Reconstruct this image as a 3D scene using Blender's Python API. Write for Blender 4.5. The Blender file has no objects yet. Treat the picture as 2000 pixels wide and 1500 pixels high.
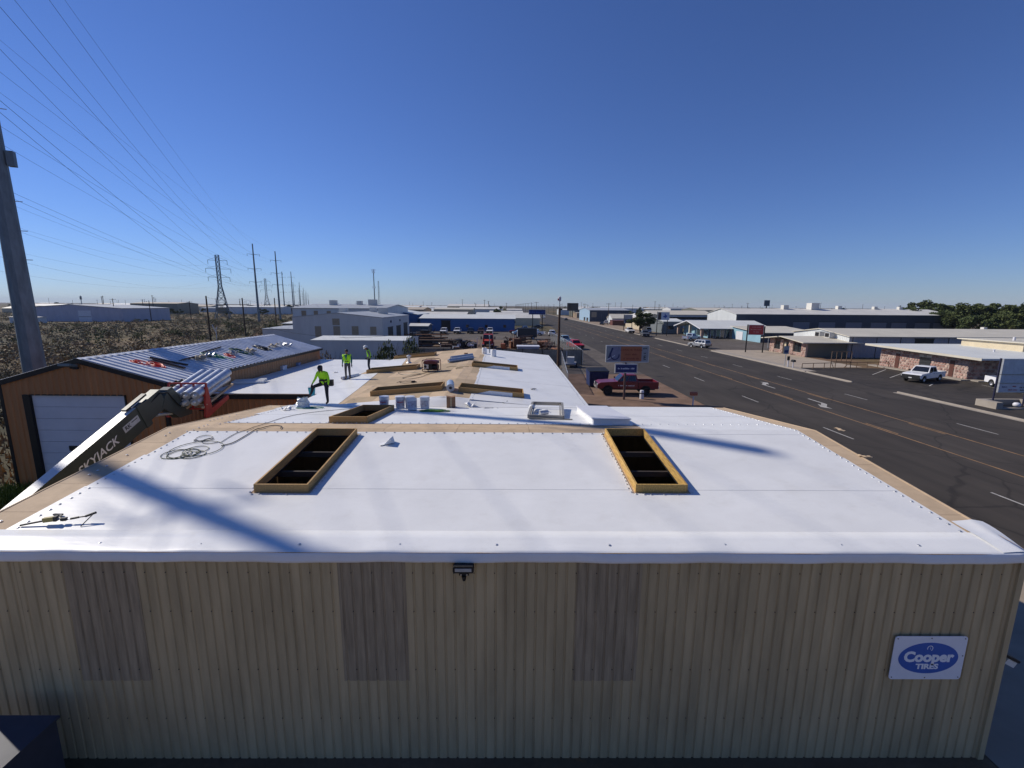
import bpy, bmesh, math, random
from mathutils import Vector, Matrix
R = math.radians
random.seed(7)
scene = bpy.context.scene
COL = scene.collection

# ---------------------------------------------------------------- camera
H = 9.0
FPX = 870.0
PITCH, YAW, ROLL = R(10.0), R(0.45), R(0.4)
fwd = Vector((math.sin(YAW)*math.cos(PITCH), math.cos(YAW)*math.cos(PITCH), -math.sin(PITCH)))
rgt0 = Vector((math.cos(YAW), -math.sin(YAW), 0))
up0 = rgt0.cross(fwd)
rgt = rgt0*math.cos(ROLL) + up0*math.sin(ROLL)
upv = up0*math.cos(ROLL) - rgt0*math.sin(ROLL)
CAM = Vector((0, 0, H))
cd = bpy.data.cameras.new('camera'); cam = bpy.data.objects.new('camera', cd); COL.objects.link(cam)
cam.matrix_world = Matrix(((rgt.x, upv.x, -fwd.x, 0), (rgt.y, upv.y, -fwd.y, 0), (rgt.z, upv.z, -fwd.z, H), (0, 0, 0, 1)))
cd.sensor_fit = 'HORIZONTAL'; cd.sensor_width = 36; cd.lens = 36*FPX/2000
cd.clip_start = 0.1; cd.clip_end = 20000
scene.camera = cam

# ---------------------------------------------------------------- sky, sun, exposure
SUN_EL = R(35.0)
SUN_AZ = math.atan2(-0.894, 0.447)          # from +Y, positive to +X
w = bpy.data.worlds.new('World'); scene.world = w; w.use_nodes = True
nt = w.node_tree; nt.nodes.clear()
sky = nt.nodes.new('ShaderNodeTexSky'); sky.sky_type = 'NISHITA'; sky.sun_disc = False
sky.sun_elevation = SUN_EL; sky.sun_rotation = SUN_AZ
sky.altitude = 0; sky.air_density = 1.0; sky.dust_density = 0.0; sky.ozone_density = 3.0
tint = nt.nodes.new('ShaderNodeMix'); tint.data_type = 'RGBA'; tint.blend_type = 'MULTIPLY'; tint.inputs[0].default_value = 1.0
tint.inputs[7].default_value = (0.53, 0.68, 1.11, 1)      # the camera's white balance, the same over the whole sky
bg = nt.nodes.new('ShaderNodeBackground'); bg.inputs['Strength'].default_value = 0.085
wo = nt.nodes.new('ShaderNodeOutputWorld')
nt.links.new(sky.outputs[0], tint.inputs[6]); nt.links.new(tint.outputs[2], bg.inputs[0]); nt.links.new(bg.outputs[0], wo.inputs[0])
sl = bpy.data.lights.new('sun', 'SUN'); sun = bpy.data.objects.new('sun', sl); COL.objects.link(sun)
sl.energy = 4.6; sl.angle = R(0.53); sl.color = (1.0, 0.93, 0.82)
sdir = Vector((math.sin(SUN_AZ)*math.cos(SUN_EL), math.cos(SUN_AZ)*math.cos(SUN_EL), math.sin(SUN_EL)))
sun.rotation_euler = (-sdir).to_track_quat('-Z', 'Y').to_euler()
sun.location = (-40, 30, 60)
vs = scene.view_settings
vs.view_transform = 'Standard'; vs.look = 'None'; vs.gamma = 1.0; vs.exposure = 0.0; vs.use_curve_mapping = False
scene.cycles.max_bounces = 6

# ---------------------------------------------------------------- photo pixel -> direction helpers
def ray(x, y): return fwd + rgt*((x-1000)/FPX) - upv*((y-750)/FPX)
def gz(x, y, z=0.0):
    d = ray(x, y); return CAM + d*((z-H)/d.z)
def gy(x, y, Y):
    d = ray(x, y); return CAM + d*(Y/d.y)
def gx(x, y, X):
    d = ray(x, y); return CAM + d*(X/d.x)

# ---------------------------------------------------------------- materials
MATS = {}
def M(name, col, rough=0.6, metal=0.0, var=0.12, scale=3.0, bump=0.0, bscale=60.0, spec=0.4, col2=None, streak=None, coat=0.0, rnd=0.0, detail=4.0):
    if name in MATS: return MATS[name]
    m = bpy.data.materials.new(name); m.use_nodes = True; n = m.node_tree.nodes; l = m.node_tree.links
    p = n['Principled BSDF']
    p.inputs['Roughness'].default_value = rough; p.inputs['Metallic'].default_value = metal
    p.inputs['Specular IOR Level'].default_value = spec
    if coat: p.inputs['Coat Weight'].default_value = coat; p.inputs['Coat Roughness'].default_value = 0.08
    tc = n.new('ShaderNodeTexCoord'); mp = n.new('ShaderNodeMapping')
    l.new(tc.outputs['Object'], mp.inputs[0])
    if streak: mp.inputs['Scale'].default_value = streak
    no = n.new('ShaderNodeTexNoise'); no.inputs['Scale'].default_value = scale; no.inputs['Detail'].default_value = detail
    no.inputs['Roughness'].default_value = 0.62
    l.new(mp.outputs[0], no.inputs[0])
    cr = n.new('ShaderNodeValToRGB'); l.new(no.outputs[0], cr.inputs[0])
    c2 = col2 if col2 else tuple(min(1, c*(1+var)) for c in col)
    c1 = col if col2 else tuple(c*(1-var) for c in col)
    cr.color_ramp.elements[0].position = 0.32; cr.color_ramp.elements[1].position = 0.68
    cr.color_ramp.elements[0].color = (*c1, 1); cr.color_ramp.elements[1].color = (*c2, 1)
    out = cr.outputs[0]
    if rnd:
        oi = n.new('ShaderNodeObjectInfo'); mr = n.new('ShaderNodeMapRange'); hs = n.new('ShaderNodeHueSaturation')
        mr.inputs['To Min'].default_value = 1-rnd; mr.inputs['To Max'].default_value = 1+rnd
        l.new(oi.outputs['Random'], mr.inputs[0]); l.new(mr.outputs[0], hs.inputs['Value']); l.new(out, hs.inputs['Color']); out = hs.outputs[0]
    l.new(out, p.inputs['Base Color'])
    if bump:
        nb = n.new('ShaderNodeTexNoise'); nb.inputs['Scale'].default_value = bscale; nb.inputs['Detail'].default_value = 5
        l.new(tc.outputs['Object'], nb.inputs[0])
        b = n.new('ShaderNodeBump'); b.inputs['Strength'].default_value = bump; b.inputs['Distance'].default_value = 0.02
        l.new(nb.outputs[0], b.inputs['Height']); l.new(b.outputs[0], p.inputs['Normal'])
    MATS[name] = m
    return m

# ---------------------------------------------------------------- mesh builder
class MB:
    def __init__(s): s.v = []; s.f = []; s.m = []
    def add(s, vs, fs, m=0):
        k = len(s.v); s.v += [tuple(v) for v in vs]; s.f += [tuple(i+k for i in f) for f in fs]; s.m += [m]*len(fs); return s
    def box(s, x0, x1, y0, y1, z0, z1, m=0):
        return s.add([(x0,y0,z0),(x1,y0,z0),(x1,y1,z0),(x0,y1,z0),(x0,y0,z1),(x1,y0,z1),(x1,y1,z1),(x0,y1,z1)],
                     [(0,3,2,1),(4,5,6,7),(0,1,5,4),(1,2,6,5),(2,3,7,6),(3,0,4,7)], m)
    def obox(s, c, size, rot=(0,0,0), m=0):
        from mathutils import Euler
        q = Euler(rot).to_matrix(); c = Vector(c); a, b, d = size[0]/2, size[1]/2, size[2]/2
        vs = [c + q @ Vector((x*a, y*b, z*d)) for z in (-1,1) for x, y in ((-1,-1),(1,-1),(1,1),(-1,1))]
        return s.add(vs, [(0,3,2,1),(4,5,6,7),(0,1,5,4),(1,2,6,5),(2,3,7,6),(3,0,4,7)], m)
    def beam(s, p0, p1, wd, ht, m=0):
        p0 = Vector(p0); p1 = Vector(p1); d = (p1-p0).normalized()
        a = d.cross(Vector((0,0,1)))
        a = Vector((1,0,0)) if a.length < 1e-4 else a.normalized()
        b = a.cross(d)
        vs = []
        for p in (p0, p1):
            for i, j in ((-1,-1),(1,-1),(1,1),(-1,1)): vs.append(p + a*(i*wd/2) + b*(j*ht/2))
        return s.add(vs, [(0,3,2,1),(4,5,6,7),(0,1,5,4),(1,2,6,5),(2,3,7,6),(3,0,4,7)], m)
    def cyl(s, p0, p1, r0, r1=None, n=12, m=0, caps=True):
        r1 = r0 if r1 is None else r1
        p0 = Vector(p0); p1 = Vector(p1); d = (p1-p0).normalized()
        a = d.orthogonal().normalized(); b = d.cross(a)
        vs = []
        for p, r in ((p0, r0), (p1, r1)):
            for i in range(n):
                t = 2*math.pi*i/n; vs.append(p + a*(r*math.cos(t)) + b*(r*math.sin(t)))
        fs = [(i, (i+1)%n, n+(i+1)%n, n+i) for i in range(n)]
        if caps: fs += [tuple(range(n-1,-1,-1)), tuple(range(n, 2*n))]
        return s.add(vs, fs, m)
    def tube(s, pts, r, n=6, m=0):
        pts = [Vector(p) for p in pts]; k = len(pts); vs = []; fs = []
        prev = None
        for i, p in enumerate(pts):
            d = (pts[min(i+1,k-1)] - pts[max(i-1,0)])
            d = d.normalized() if d.length > 1e-9 else Vector((1,0,0))
            if prev is None: a = d.orthogonal().normalized()
            else:
                a = prev - d*prev.dot(d); a = a.normalized() if a.length > 1e-6 else d.orthogonal().normalized()
            prev = a; b = d.cross(a)
            rr = r(i/(k-1)) if callable(r) else r
            for j in range(n):
                t = 2*math.pi*j/n; vs.append(p + a*(rr*math.cos(t)) + b*(rr*math.sin(t)))
        for i in range(k-1):
            for j in range(n): fs.append((i*n+j, i*n+(j+1)%n, (i+1)*n+(j+1)%n, (i+1)*n+j))
        fs += [tuple(range(n-1,-1,-1)), tuple(range((k-1)*n, k*n))]
        return s.add(vs, fs, m)
    def lathe(s, prof, n=16, c=(0,0,0), m=0):
        vs = []; fs = []; k = len(prof)
        for r, z in prof:
            for j in range(n):
                t = 2*math.pi*j/n; vs.append((c[0]+r*math.cos(t), c[1]+r*math.sin(t), c[2]+z))
        for i in range(k-1):
            for j in range(n): fs.append((i*n+j, i*n+(j+1)%n, (i+1)*n+(j+1)%n, (i+1)*n+j))
        if prof[0][0] > 1e-6: fs.append(tuple(range(n-1,-1,-1)))
        if prof[-1][0] > 1e-6: fs.append(tuple(range((k-1)*n, k*n)))
        return s.add(vs, fs, m)
    def prism(s, poly, a, b, axis='y', m=0):
        # poly of (u, w) pairs: axis y -> (x, z), x -> (y, z), z -> (x, y)
        def P(u, w, t): return (u, t, w) if axis == 'y' else ((t, u, w) if axis == 'x' else (u, w, t))
        n = len(poly)
        vs = [P(u, w, a) for u, w in poly] + [P(u, w, b) for u, w in poly]
        fs = [(i, (i+1)%n, n+(i+1)%n, n+i) for i in range(n)] + [tuple(range(n-1,-1,-1)), tuple(range(n, 2*n))]
        return s.add(vs, fs, m)
    def quad(s, a, b, c, d, m=0): return s.add([a,b,c,d], [(0,1,2,3)], m)
    def mesh(s, name, mats, smooth=False):
        me = bpy.data.meshes.new(name); me.from_pydata(s.v, [], s.f)
        for mt in (mats if isinstance(mats, (list, tuple)) else [mats]): me.materials.append(mt)
        if any(s.m): me.polygons.foreach_set('material_index', s.m)
        bm = bmesh.new(); bm.from_mesh(me); bmesh.ops.recalc_face_normals(bm, faces=bm.faces); bm.to_mesh(me); bm.free()
        if smooth:
            me.polygons.foreach_set('use_smooth', [True]*len(me.polygons))
            me.set_sharp_from_angle(angle=R(smooth if smooth > 1 else 40))
        me.update(); return me
    def build(s, name, mats, parent=None, loc=(0,0,0), rz=0.0, smooth=False):
        return put(s.mesh(name, mats, smooth), name, parent, loc, rz)

def put(me, name, parent=None, loc=(0,0,0), rz=0.0, rot=None, scl=None):
    o = bpy.data.objects.new(name, me); COL.objects.link(o)
    o.location = loc; o.rotation_euler = rot if rot else (0, 0, rz)
    if scl: o.scale = scl
    if parent: o.parent = parent
    return o
def tag(o, label, cat, group=None):
    o['label'] = label; o['category'] = cat
    if group: o['group'] = group
    return o
def thing(name, label, cat, loc=(0,0,0), rz=0.0, group=None):
    o = bpy.data.objects.new(name, None); COL.objects.link(o); o.empty_display_size = 0.2
    o.location = loc; o.rotation_euler = (0, 0, rz)
    return tag(o, label, cat, group)
def struct(o): o['kind'] = 'structure'; return o
def stuff(o): o['kind'] = 'stuff'; return o
def dup(root, loc, rz=0.0, label=None, group=None, scl=None):
    def cp(o, par):
        c = o.copy(); COL.objects.link(c)
        if par is not None: c.parent = par
        for ch in KIDS.get(o.name, []): cp(ch, c)
        return c
    r = cp(root, None); r.location = loc; r.rotation_euler = (0, 0, rz)
    if label: r['label'] = label
    if group: r['group'] = group
    if scl: r.scale = scl
    return r
KIDS = {}
def index_kids(root):
    def walk(o):
        ch = [c for c in bpy.data.objects if c.parent == o]
        KIDS[o.name] = ch
        for c in ch: walk(c)
    walk(root)

# ---------------------------------------------------------------- material library
def membrane_mat(name, col, wr):
    m = M(name, col, 0.42, var=0.05, scale=0.7, detail=9, spec=0.35); n = m.node_tree.nodes; l = m.node_tree.links; p = n['Principled BSDF']
    src = p.inputs['Base Color'].links[0].from_socket; tc = [k for k in n if k.type == 'TEX_COORD'][0]
    def nz(sc, d, lo, hi, a, b):
        k = n.new('ShaderNodeTexNoise'); k.inputs['Scale'].default_value = sc; k.inputs['Detail'].default_value = d; k.inputs['Roughness'].default_value = .7; l.new(tc.outputs['Object'], k.inputs[0])
        r = n.new('ShaderNodeMapRange'); r.inputs['From Min'].default_value = lo; r.inputs['From Max'].default_value = hi; r.inputs['To Min'].default_value = a; r.inputs['To Max'].default_value = b; l.new(k.outputs[0], r.inputs[0]); return r.outputs[0]
    mul = n.new('ShaderNodeMath'); mul.operation = 'MULTIPLY'; l.new(nz(1.7, 8, .54, .72, 1.0, .84), mul.inputs[0]); l.new(nz(7.0, 6, .60, .75, 1.0, .86), mul.inputs[1])
    mx = n.new('ShaderNodeMix'); mx.data_type = 'RGBA'; mx.inputs[6].default_value = (.46, .42, .36, 1); l.new(mul.outputs[0], mx.inputs[0]); l.new(src, mx.inputs[7]); l.new(mx.outputs[2], p.inputs['Base Color'])
    mp = n.new('ShaderNodeMapping'); mp.inputs['Scale'].default_value = (.5, 1.6, 1); l.new(tc.outputs['Object'], mp.inputs[0])
    k = n.new('ShaderNodeTexNoise'); k.inputs['Scale'].default_value = 2.2; k.inputs['Detail'].default_value = 3; l.new(mp.outputs[0], k.inputs[0])
    b = n.new('ShaderNodeBump'); b.inputs['Strength'].default_value = wr; b.inputs['Distance'].default_value = .03; l.new(k.outputs[0], b.inputs['Height']); l.new(b.outputs[0], p.inputs['Normal'])
    return m
m_white = membrane_mat('membrane_white', (0.75, 0.745, 0.725), .22)
m_white2 = membrane_mat('membrane_white_lap', (0.76, 0.76, 0.75), .3)
m_board = M('cover_board_tan', (0.50, 0.37, 0.24), 0.85, var=0.1, scale=2.5, bump=0.1, bscale=90, rnd=0.06)
m_board2 = M('cover_board_dark', (0.40, 0.30, 0.19), 0.85, var=0.12, scale=2.0, bump=0.1, bscale=90, rnd=0.06)
m_wood = M('curb_lumber', (0.42, 0.25, 0.09), 0.7, var=0.3, scale=3.0, streak=(12, 1.2, 12), bump=0.15, bscale=40, rnd=0.15)
m_siding = M('beige_siding', (0.46, 0.36, 0.205), 0.6, spec=.2, var=0.17, scale=1.2, streak=(3, 3, 0.35), bump=0.02, bscale=30, rnd=0.05)
m_fiber = M('fibreglass_panel', (0.34, 0.27, 0.175), 0.7, spec=.1, var=0.22, scale=2.5, streak=(5, 5, 0.4), bump=0.04, bscale=60)
m_steel = M('galvanised', (0.55, 0.56, 0.58), 0.42, 0.75, var=0.12, scale=6, rnd=0.05)
m_roofmetal = M('roof_metal', (0.68, 0.69, 0.71), 0.5, 0.12, var=0.12, scale=1.3, rnd=0.06)
m_dark = M('dark_metal', (0.02, 0.021, 0.024), 0.5, 0.3, var=0.2)
m_black = M('black_plastic', (0.012, 0.012, 0.013), 0.55, var=0.2)
m_brown = M('brown_siding', (0.43, 0.185, 0.068), 0.5, var=0.1, scale=1.3, streak=(3, 3, 0.3), rnd=0.05)
m_trim = M('dark_trim', (0.018, 0.016, 0.016), 0.4, 0.2, var=0.15)
m_doorw = M('white_door', (0.62, 0.62, 0.66), 0.45, var=0.05, scale=1.0, bump=0.02, bscale=20)
m_rubber = M('rubber', (0.015, 0.015, 0.015), 0.85, var=0.25, bump=0.2, bscale=50)
m_chrome = M('rim_alloy', (0.6, 0.6, 0.62), 0.3, 0.9, var=0.1)
m_glass = M('car_glass', (0.012, 0.015, 0.02), 0.06, 0.0, var=0.2, spec=0.8)
m_winglass = M('window_glass', (0.02, 0.025, 0.03), 0.08, 0.0, var=0.2, spec=0.8)
m_conc = M('concrete', (0.32, 0.28, 0.235), 0.9, var=0.14, scale=0.8, bump=0.15, bscale=30)
m_galvpole = M('steel_pole', (0.16, 0.19, 0.21), 0.55, 0.4, var=0.25, scale=1.2, streak=(2, 2, 0.5))
m_timber = M('pole_timber', (0.055, 0.036, 0.026), 0.9, var=0.35, scale=3, streak=(8, 8, 0.5), bump=0.3, bscale=25)
m_cable = M('cable', (0.03, 0.03, 0.033), 0.5, 0.2)
m_hivis = M('hi_vis', (0.42, 0.85, 0.02), 0.75, var=0.1, scale=12)
m_trouser = M('dark_trousers', (0.02, 0.02, 0.024), 0.85, var=0.3, scale=14)
m_grey_tr = M('grey_trousers', (0.06, 0.055, 0.06), 0.85, var=0.3, scale=14)
m_skin = M('skin', (0.26, 0.13, 0.08), 0.6, var=0.1)
m_boot = M('boot', (0.12, 0.085, 0.055), 0.8, var=0.2)
m_red = M('red_paint', (0.42, 0.035, 0.025), 0.45, var=0.15, scale=4)
m_green_boom = M('boom_green', (0.05, 0.062, 0.058), 0.4, 0.1, var=0.12, scale=2)
m_boomwhite = M('boom_white', (0.68, 0.68, 0.66), 0.4, var=0.06)
# ================================================================ GROUND AND ROADS
def ground_mat():
    m = bpy.data.materials.new('dry_ground'); m.use_nodes = True; n = m.node_tree.nodes; l = m.node_tree.links
    p = n['Principled BSDF']; p.inputs['Roughness'].default_value = 0.95; p.inputs['Specular IOR Level'].default_value = 0.1
    tc = n.new('ShaderNodeTexCoord')
    def noise(s, d=6):
        k = n.new('ShaderNodeTexNoise'); k.inputs['Scale'].default_value = s; k.inputs['Detail'].default_value = d; k.inputs['Roughness'].default_value = 0.65
        l.new(tc.outputs['Object'], k.inputs[0]); return k
    def ramp(src, a, b, ca, cb):
        r = n.new('ShaderNodeValToRGB'); r.color_ramp.elements[0].position = a; r.color_ramp.elements[1].position = b
        r.color_ramp.elements[0].color = (*ca, 1); r.color_ramp.elements[1].color = (*cb, 1); l.new(src, r.inputs[0]); return r
    def mix(fac, a, b):
        x = n.new('ShaderNodeMix'); x.data_type = 'RGBA'; l.new(fac, x.inputs[0]); l.new(a, x.inputs[6]); l.new(b, x.inputs[7]); return x.outputs[2]
    dirt = ramp(noise(0.35).outputs[0], .3, .7, (0.15, 0.092, 0.058), (0.24, 0.16, 0.105))
    grass = ramp(noise(1.4).outputs[0], .3, .7, (0.12, 0.092, 0.045), (0.22, 0.165, 0.08))
    scrub = ramp(noise(0.6).outputs[0], .35, .65, (0.04, 0.04, 0.024), (0.10, 0.085, 0.05))
    f1 = ramp(noise(0.045).outputs[0], .42, .58, (0,0,0), (1,1,1)).outputs[0]
    f2 = ramp(noise(0.02).outputs[0], .36, .52, (0,0,0), (1,1,1)).outputs[0]
    c = mix(f2, mix(f1, dirt.outputs[0], grass.outputs[0]), scrub.outputs[0])
    l.new(c, p.inputs['Base Color'])
    b = n.new('ShaderNodeBump'); b.inputs['Strength'].default_value = 0.5; b.inputs['Distance'].default_value = 0.1
    l.new(noise(3.0).outputs[0], b.inputs['Height']); l.new(b.outputs[0], p.inputs['Normal'])
    return m
def asphalt(name, c1, c2, cracks=True, along=(1, 0.12, 1)):
    m = bpy.data.materials.new(name); m.use_nodes = True; n = m.node_tree.nodes; l = m.node_tree.links
    p = n['Principled BSDF']; p.inputs['Roughness'].default_value = 0.85; p.inputs['Specular IOR Level'].default_value = 0.25
    tc = n.new('ShaderNodeTexCoord'); mp = n.new('ShaderNodeMapping'); mp.inputs['Scale'].default_value = along
    l.new(tc.outputs['Object'], mp.inputs[0])
    a = n.new('ShaderNodeTexNoise'); a.inputs['Scale'].default_value = 0.9; a.inputs['Detail'].default_value = 6; l.new(mp.outputs[0], a.inputs[0])
    r = n.new('ShaderNodeValToRGB'); l.new(a.outputs[0], r.inputs[0])
    r.color_ramp.elements[0].position = .3; r.color_ramp.elements[1].position = .7
    r.color_ramp.elements[0].color = (*c1, 1); r.color_ramp.elements[1].color = (*c2, 1)
    col = r.outputs[0]
    g = n.new('ShaderNodeTexNoise'); g.inputs['Scale'].default_value = 0.12; g.inputs['Detail'].default_value = 3; l.new(tc.outputs['Object'], g.inputs[0])
    mr = n.new('ShaderNodeMapRange'); mr.inputs['From Min'].default_value = .35; mr.inputs['From Max'].default_value = .65
    mr.inputs['To Min'].default_value = .82; mr.inputs['To Max'].default_value = 1.15; l.new(g.outputs[0], mr.inputs[0])
    hs = n.new('ShaderNodeHueSaturation'); l.new(mr.outputs[0], hs.inputs['Value']); l.new(col, hs.inputs['Color']); col = hs.outputs[0]
    if cracks:
        nz = n.new('ShaderNodeTexNoise'); nz.inputs['Scale'].default_value = 0.7; nz.inputs['Detail'].default_value = 4; l.new(tc.outputs['Object'], nz.inputs[0])
        mx = n.new('ShaderNodeMix'); mx.data_type = 'VECTOR'; mx.inputs[0].default_value = 0.35
        l.new(tc.outputs['Object'], mx.inputs[4]); l.new(nz.outputs['Color'], mx.inputs[5])
        vo = n.new('ShaderNodeTexVoronoi'); vo.feature = 'DISTANCE_TO_EDGE'; vo.inputs['Scale'].default_value = 0.22; l.new(mx.outputs[1], vo.inputs[0])
        cr = n.new('ShaderNodeValToRGB'); l.new(vo.outputs[0], cr.inputs[0])
        cr.color_ramp.elements[0].position = 0.004; cr.color_ramp.elements[1].position = 0.012
        cr.color_ramp.elements[0].color = (0.45, 0.45, 0.45, 1); cr.color_ramp.elements[1].color = (1, 1, 1, 1)
        ml = n.new('ShaderNodeMix'); ml.data_type = 'RGBA'; ml.blend_type = 'MULTIPLY'; ml.inputs[0].default_value = 0.6
        l.new(col, ml.inputs[6]); l.new(cr.outputs[0], ml.inputs[7]); col = ml.outputs[2]
    l.new(col, p.inputs['Base Color'])
    f = n.new('ShaderNodeTexNoise'); f.inputs['Scale'].default_value = 40; f.inputs['Detail'].default_value = 3; l.new(tc.outputs['Object'], f.inputs[0])
    b = n.new('ShaderNodeBump'); b.inputs['Strength'].default_value = .25; b.inputs['Distance'].default_value = .01; l.new(f.outputs[0], b.inputs['Height']); l.new(b.outputs[0], p.inputs['Normal'])
    return m
g = MB(); NG = 96
g.add([(0, 0, 0)] + [(9000*math.cos(2*math.pi*i/NG), 9000*math.sin(2*math.pi*i/NG), 0) for i in range(NG)], [(0, i+1, (i+1) % NG+1) for i in range(NG)])
struct(g.build('ground', ground_mat()))
def sheet(name, x0, x1, y0, y1, z, mat): return struct(MB().quad((x0,y0,z),(x1,y0,z),(x1,y1,z),(x0,y1,z)).build(name, mat))
def sheetp(name, pts, z, mat): return struct(MB().add([(x, y, z) for x, y in pts], [tuple(range(len(pts)))]).build(name, mat))
m_asph = asphalt('road_asphalt', (0.041, 0.0345, 0.0285), (0.062, 0.052, 0.043))
m_asph2 = asphalt('lot_asphalt', (0.032, 0.027, 0.023), (0.056, 0.047, 0.039), along=(1, 1, 1))
m_lot = asphalt('old_lot', (0.085, 0.07, 0.058), (0.13, 0.11, 0.092), along=(1, 1, 1))
m_dirt = M('dirt_shoulder', (0.19, 0.125, 0.09), 0.95, var=0.25, scale=0.5, bump=0.5, bscale=4, spec=0.1)
m_dirt2 = M('yard_dirt', (0.16, 0.115, 0.085), 0.95, var=0.3, scale=0.25, bump=0.5, bscale=3, spec=0.1)
m_grassp = M('weedy_grass', (0.14, 0.12, 0.045), 0.95, var=0.35, scale=1.0, bump=0.6, bscale=6, spec=0.1)
m_ypaint = M('yellow_paint', (0.30, 0.17, 0.075), 0.8, var=0.3, scale=1.2)
m_wpaint = M('white_paint', (0.40, 0.38, 0.35), 0.8, var=0.3, scale=1.5)
RX0, RX1 = 18.2, 42.0
road = sheet('road', RX0, RX1, -60, 1500, 0.016, m_asph)
sheet('dirt_shoulder', 3.8, RX0+0.6, 18, 62, 0.008, m_dirt)
sheetp('dirt_track', [(-27, 30), (-24.5, 30), (-80, 160), (-88, 160)], 0.007, m_dirt)
sheet('yard_ground', -22, 16.5, 66, 118, 0.006, m_dirt2)
sheet('driveway_pavement', 6.0, RX0+0.2, 59, 150, 0.011, m_lot)
sheet('driveway_pavement', 9.8, RX0+0.2, -30, 20, 0.011, M('pale_caliche', (0.30, 0.245, 0.185), .95, var=.15, scale=.5, bump=.3, bscale=6))
sheet('front_apron', -30, 9.8, -30, 7.3, 0.009, M('caliche', (0.30, 0.225, 0.14), .95, var=.2, scale=.5, bump=.3, bscale=6))
sheet('yard_pavement', -48, 16, 118, 156.5, 0.009, m_lot)
# far kerb and the lots beyond it
def kerb(y0, y1):
    k = MB(); n = max(1, int((y1-y0)/3.0)); 
    k.box(RX1+0.002, RX1+0.16, y0, y1, 0.0, 0.14)
    k.box(RX1-0.45, RX1, y0, y1, 0.0, 0.024)
    return struct(k.build('kerb', m_conc))
for a, b in ((-40, 47), (53.5, 62), (62.2, 92), (104, 128), (136, 260), (262, 500)): kerb(a, b)
sheet('sidewalk', RX1+0.16, RX1+1.6, 62, 92, 0.125, m_conc)
sheetp('concrete_apron', [(RX1+1.6, 66.5), (54.4, 67.5), (54.4, 94), (RX1+1.6, 94)], 0.02, M('pale_concrete', (0.36, 0.30, 0.235), 0.9, var=0.12, scale=0.5, bump=0.1, bscale=20))
sheet('parking_lot', RX1, 58.3, 20, 66.4, 0.012, m_asph2)
sheet('parking_lot', RX1, 75, 94.1, 150, 0.012, m_lot)
sheet('roadside_verge', RX1+0.2, 52, 150.2, 420, 0.010, M('verge_dirt', (0.25, 0.19, 0.14), 0.95, var=0.25, scale=0.3, bump=0.4, bscale=4))
# stone walk beside the near stone building
struct(MB().box(57.2, 58.4, 55.2, 70.2, 0, 0.13).build('sidewalk', m_conc))
struct(MB().box(58.4, 85, 54.2, 55.5, 0, 0.13).build('sidewalk', m_conc))
# painted markings: parts of the road
for x, dx in ((28.0, 0), (32.0, 0)):
    inner = 0.28 if x < 30 else -0.28
    MB().quad((x-.06, -40, .020), (x+.06, -40, .020), (x+.06, 900, .020), (x-.06, 900, .020)).build('yellow_line', m_ypaint, road)
    for k in range(70):
        y = -30 + 12.2*k
        MB().quad((x+inner-.06, y, .020), (x+inner+.06, y, .020), (x+inner+.06, y+3.0, .020), (x+inner-.06, y+3.0, .020)).build('yellow_dash', m_ypaint, road)
dash = MB().quad((-.06, 0, 0), (.06, 0, 0), (.06, 3.05, 0), (-.06, 3.05, 0)).mesh('lane_dash', m_wpaint)
for k in range(60):
    put(dash, 'lane_dash', road, (24.0, 29.95-24.3+12.0*k-12.0*2, .020))
    put(dash, 'lane_dash', road, (35.6, 31.3-24.3+12.0*k-12.0*2, .020))
def turn_arrow(flip):
    pts = [(-.1,0),(.1,0),(.1,1.5),(.75,2.2),(.75,1.85),(1.3,2.75),(.75,3.3),(.75,2.75),(-.1,1.9)]
    if flip: pts = [(-x, 3.3-y) for x, y in pts]
    return MB().add([(x, y, 0) for x, y in pts], [(0,1,2,8),(8,2,3,7),(7,3,4,5,6)])
for fl, px in ((False, (1495, 755)), (True, (1630, 793))):
    p = gz(*px); o = turn_arrow(fl).build('turn_arrow', m_wpaint, road, (30.0, p.y-1.2, .020)); o.scale = (1.0, 1.35, 1)
# parking stripes by the near stone building
lot2 = [o for o in bpy.data.objects if o.name.startswith('parking_lot')][0]
for (a, b) in (((1704, 732), (1730, 722)), ((1738, 738), (1763, 729)), ((1815, 754), (1822, 750)), ((1917, 752), (1999, 769))):
    p = gz(*a); q = gz(*b); d = (q-p).normalized(); s_ = Vector((-d.y, d.x, 0))*.06
    MB().quad(*[(v.x, v.y, .017) for v in (p-s_, q-s_, q+s_, p+s_)]).build('parking_stripe', m_wpaint, lot2)

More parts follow.
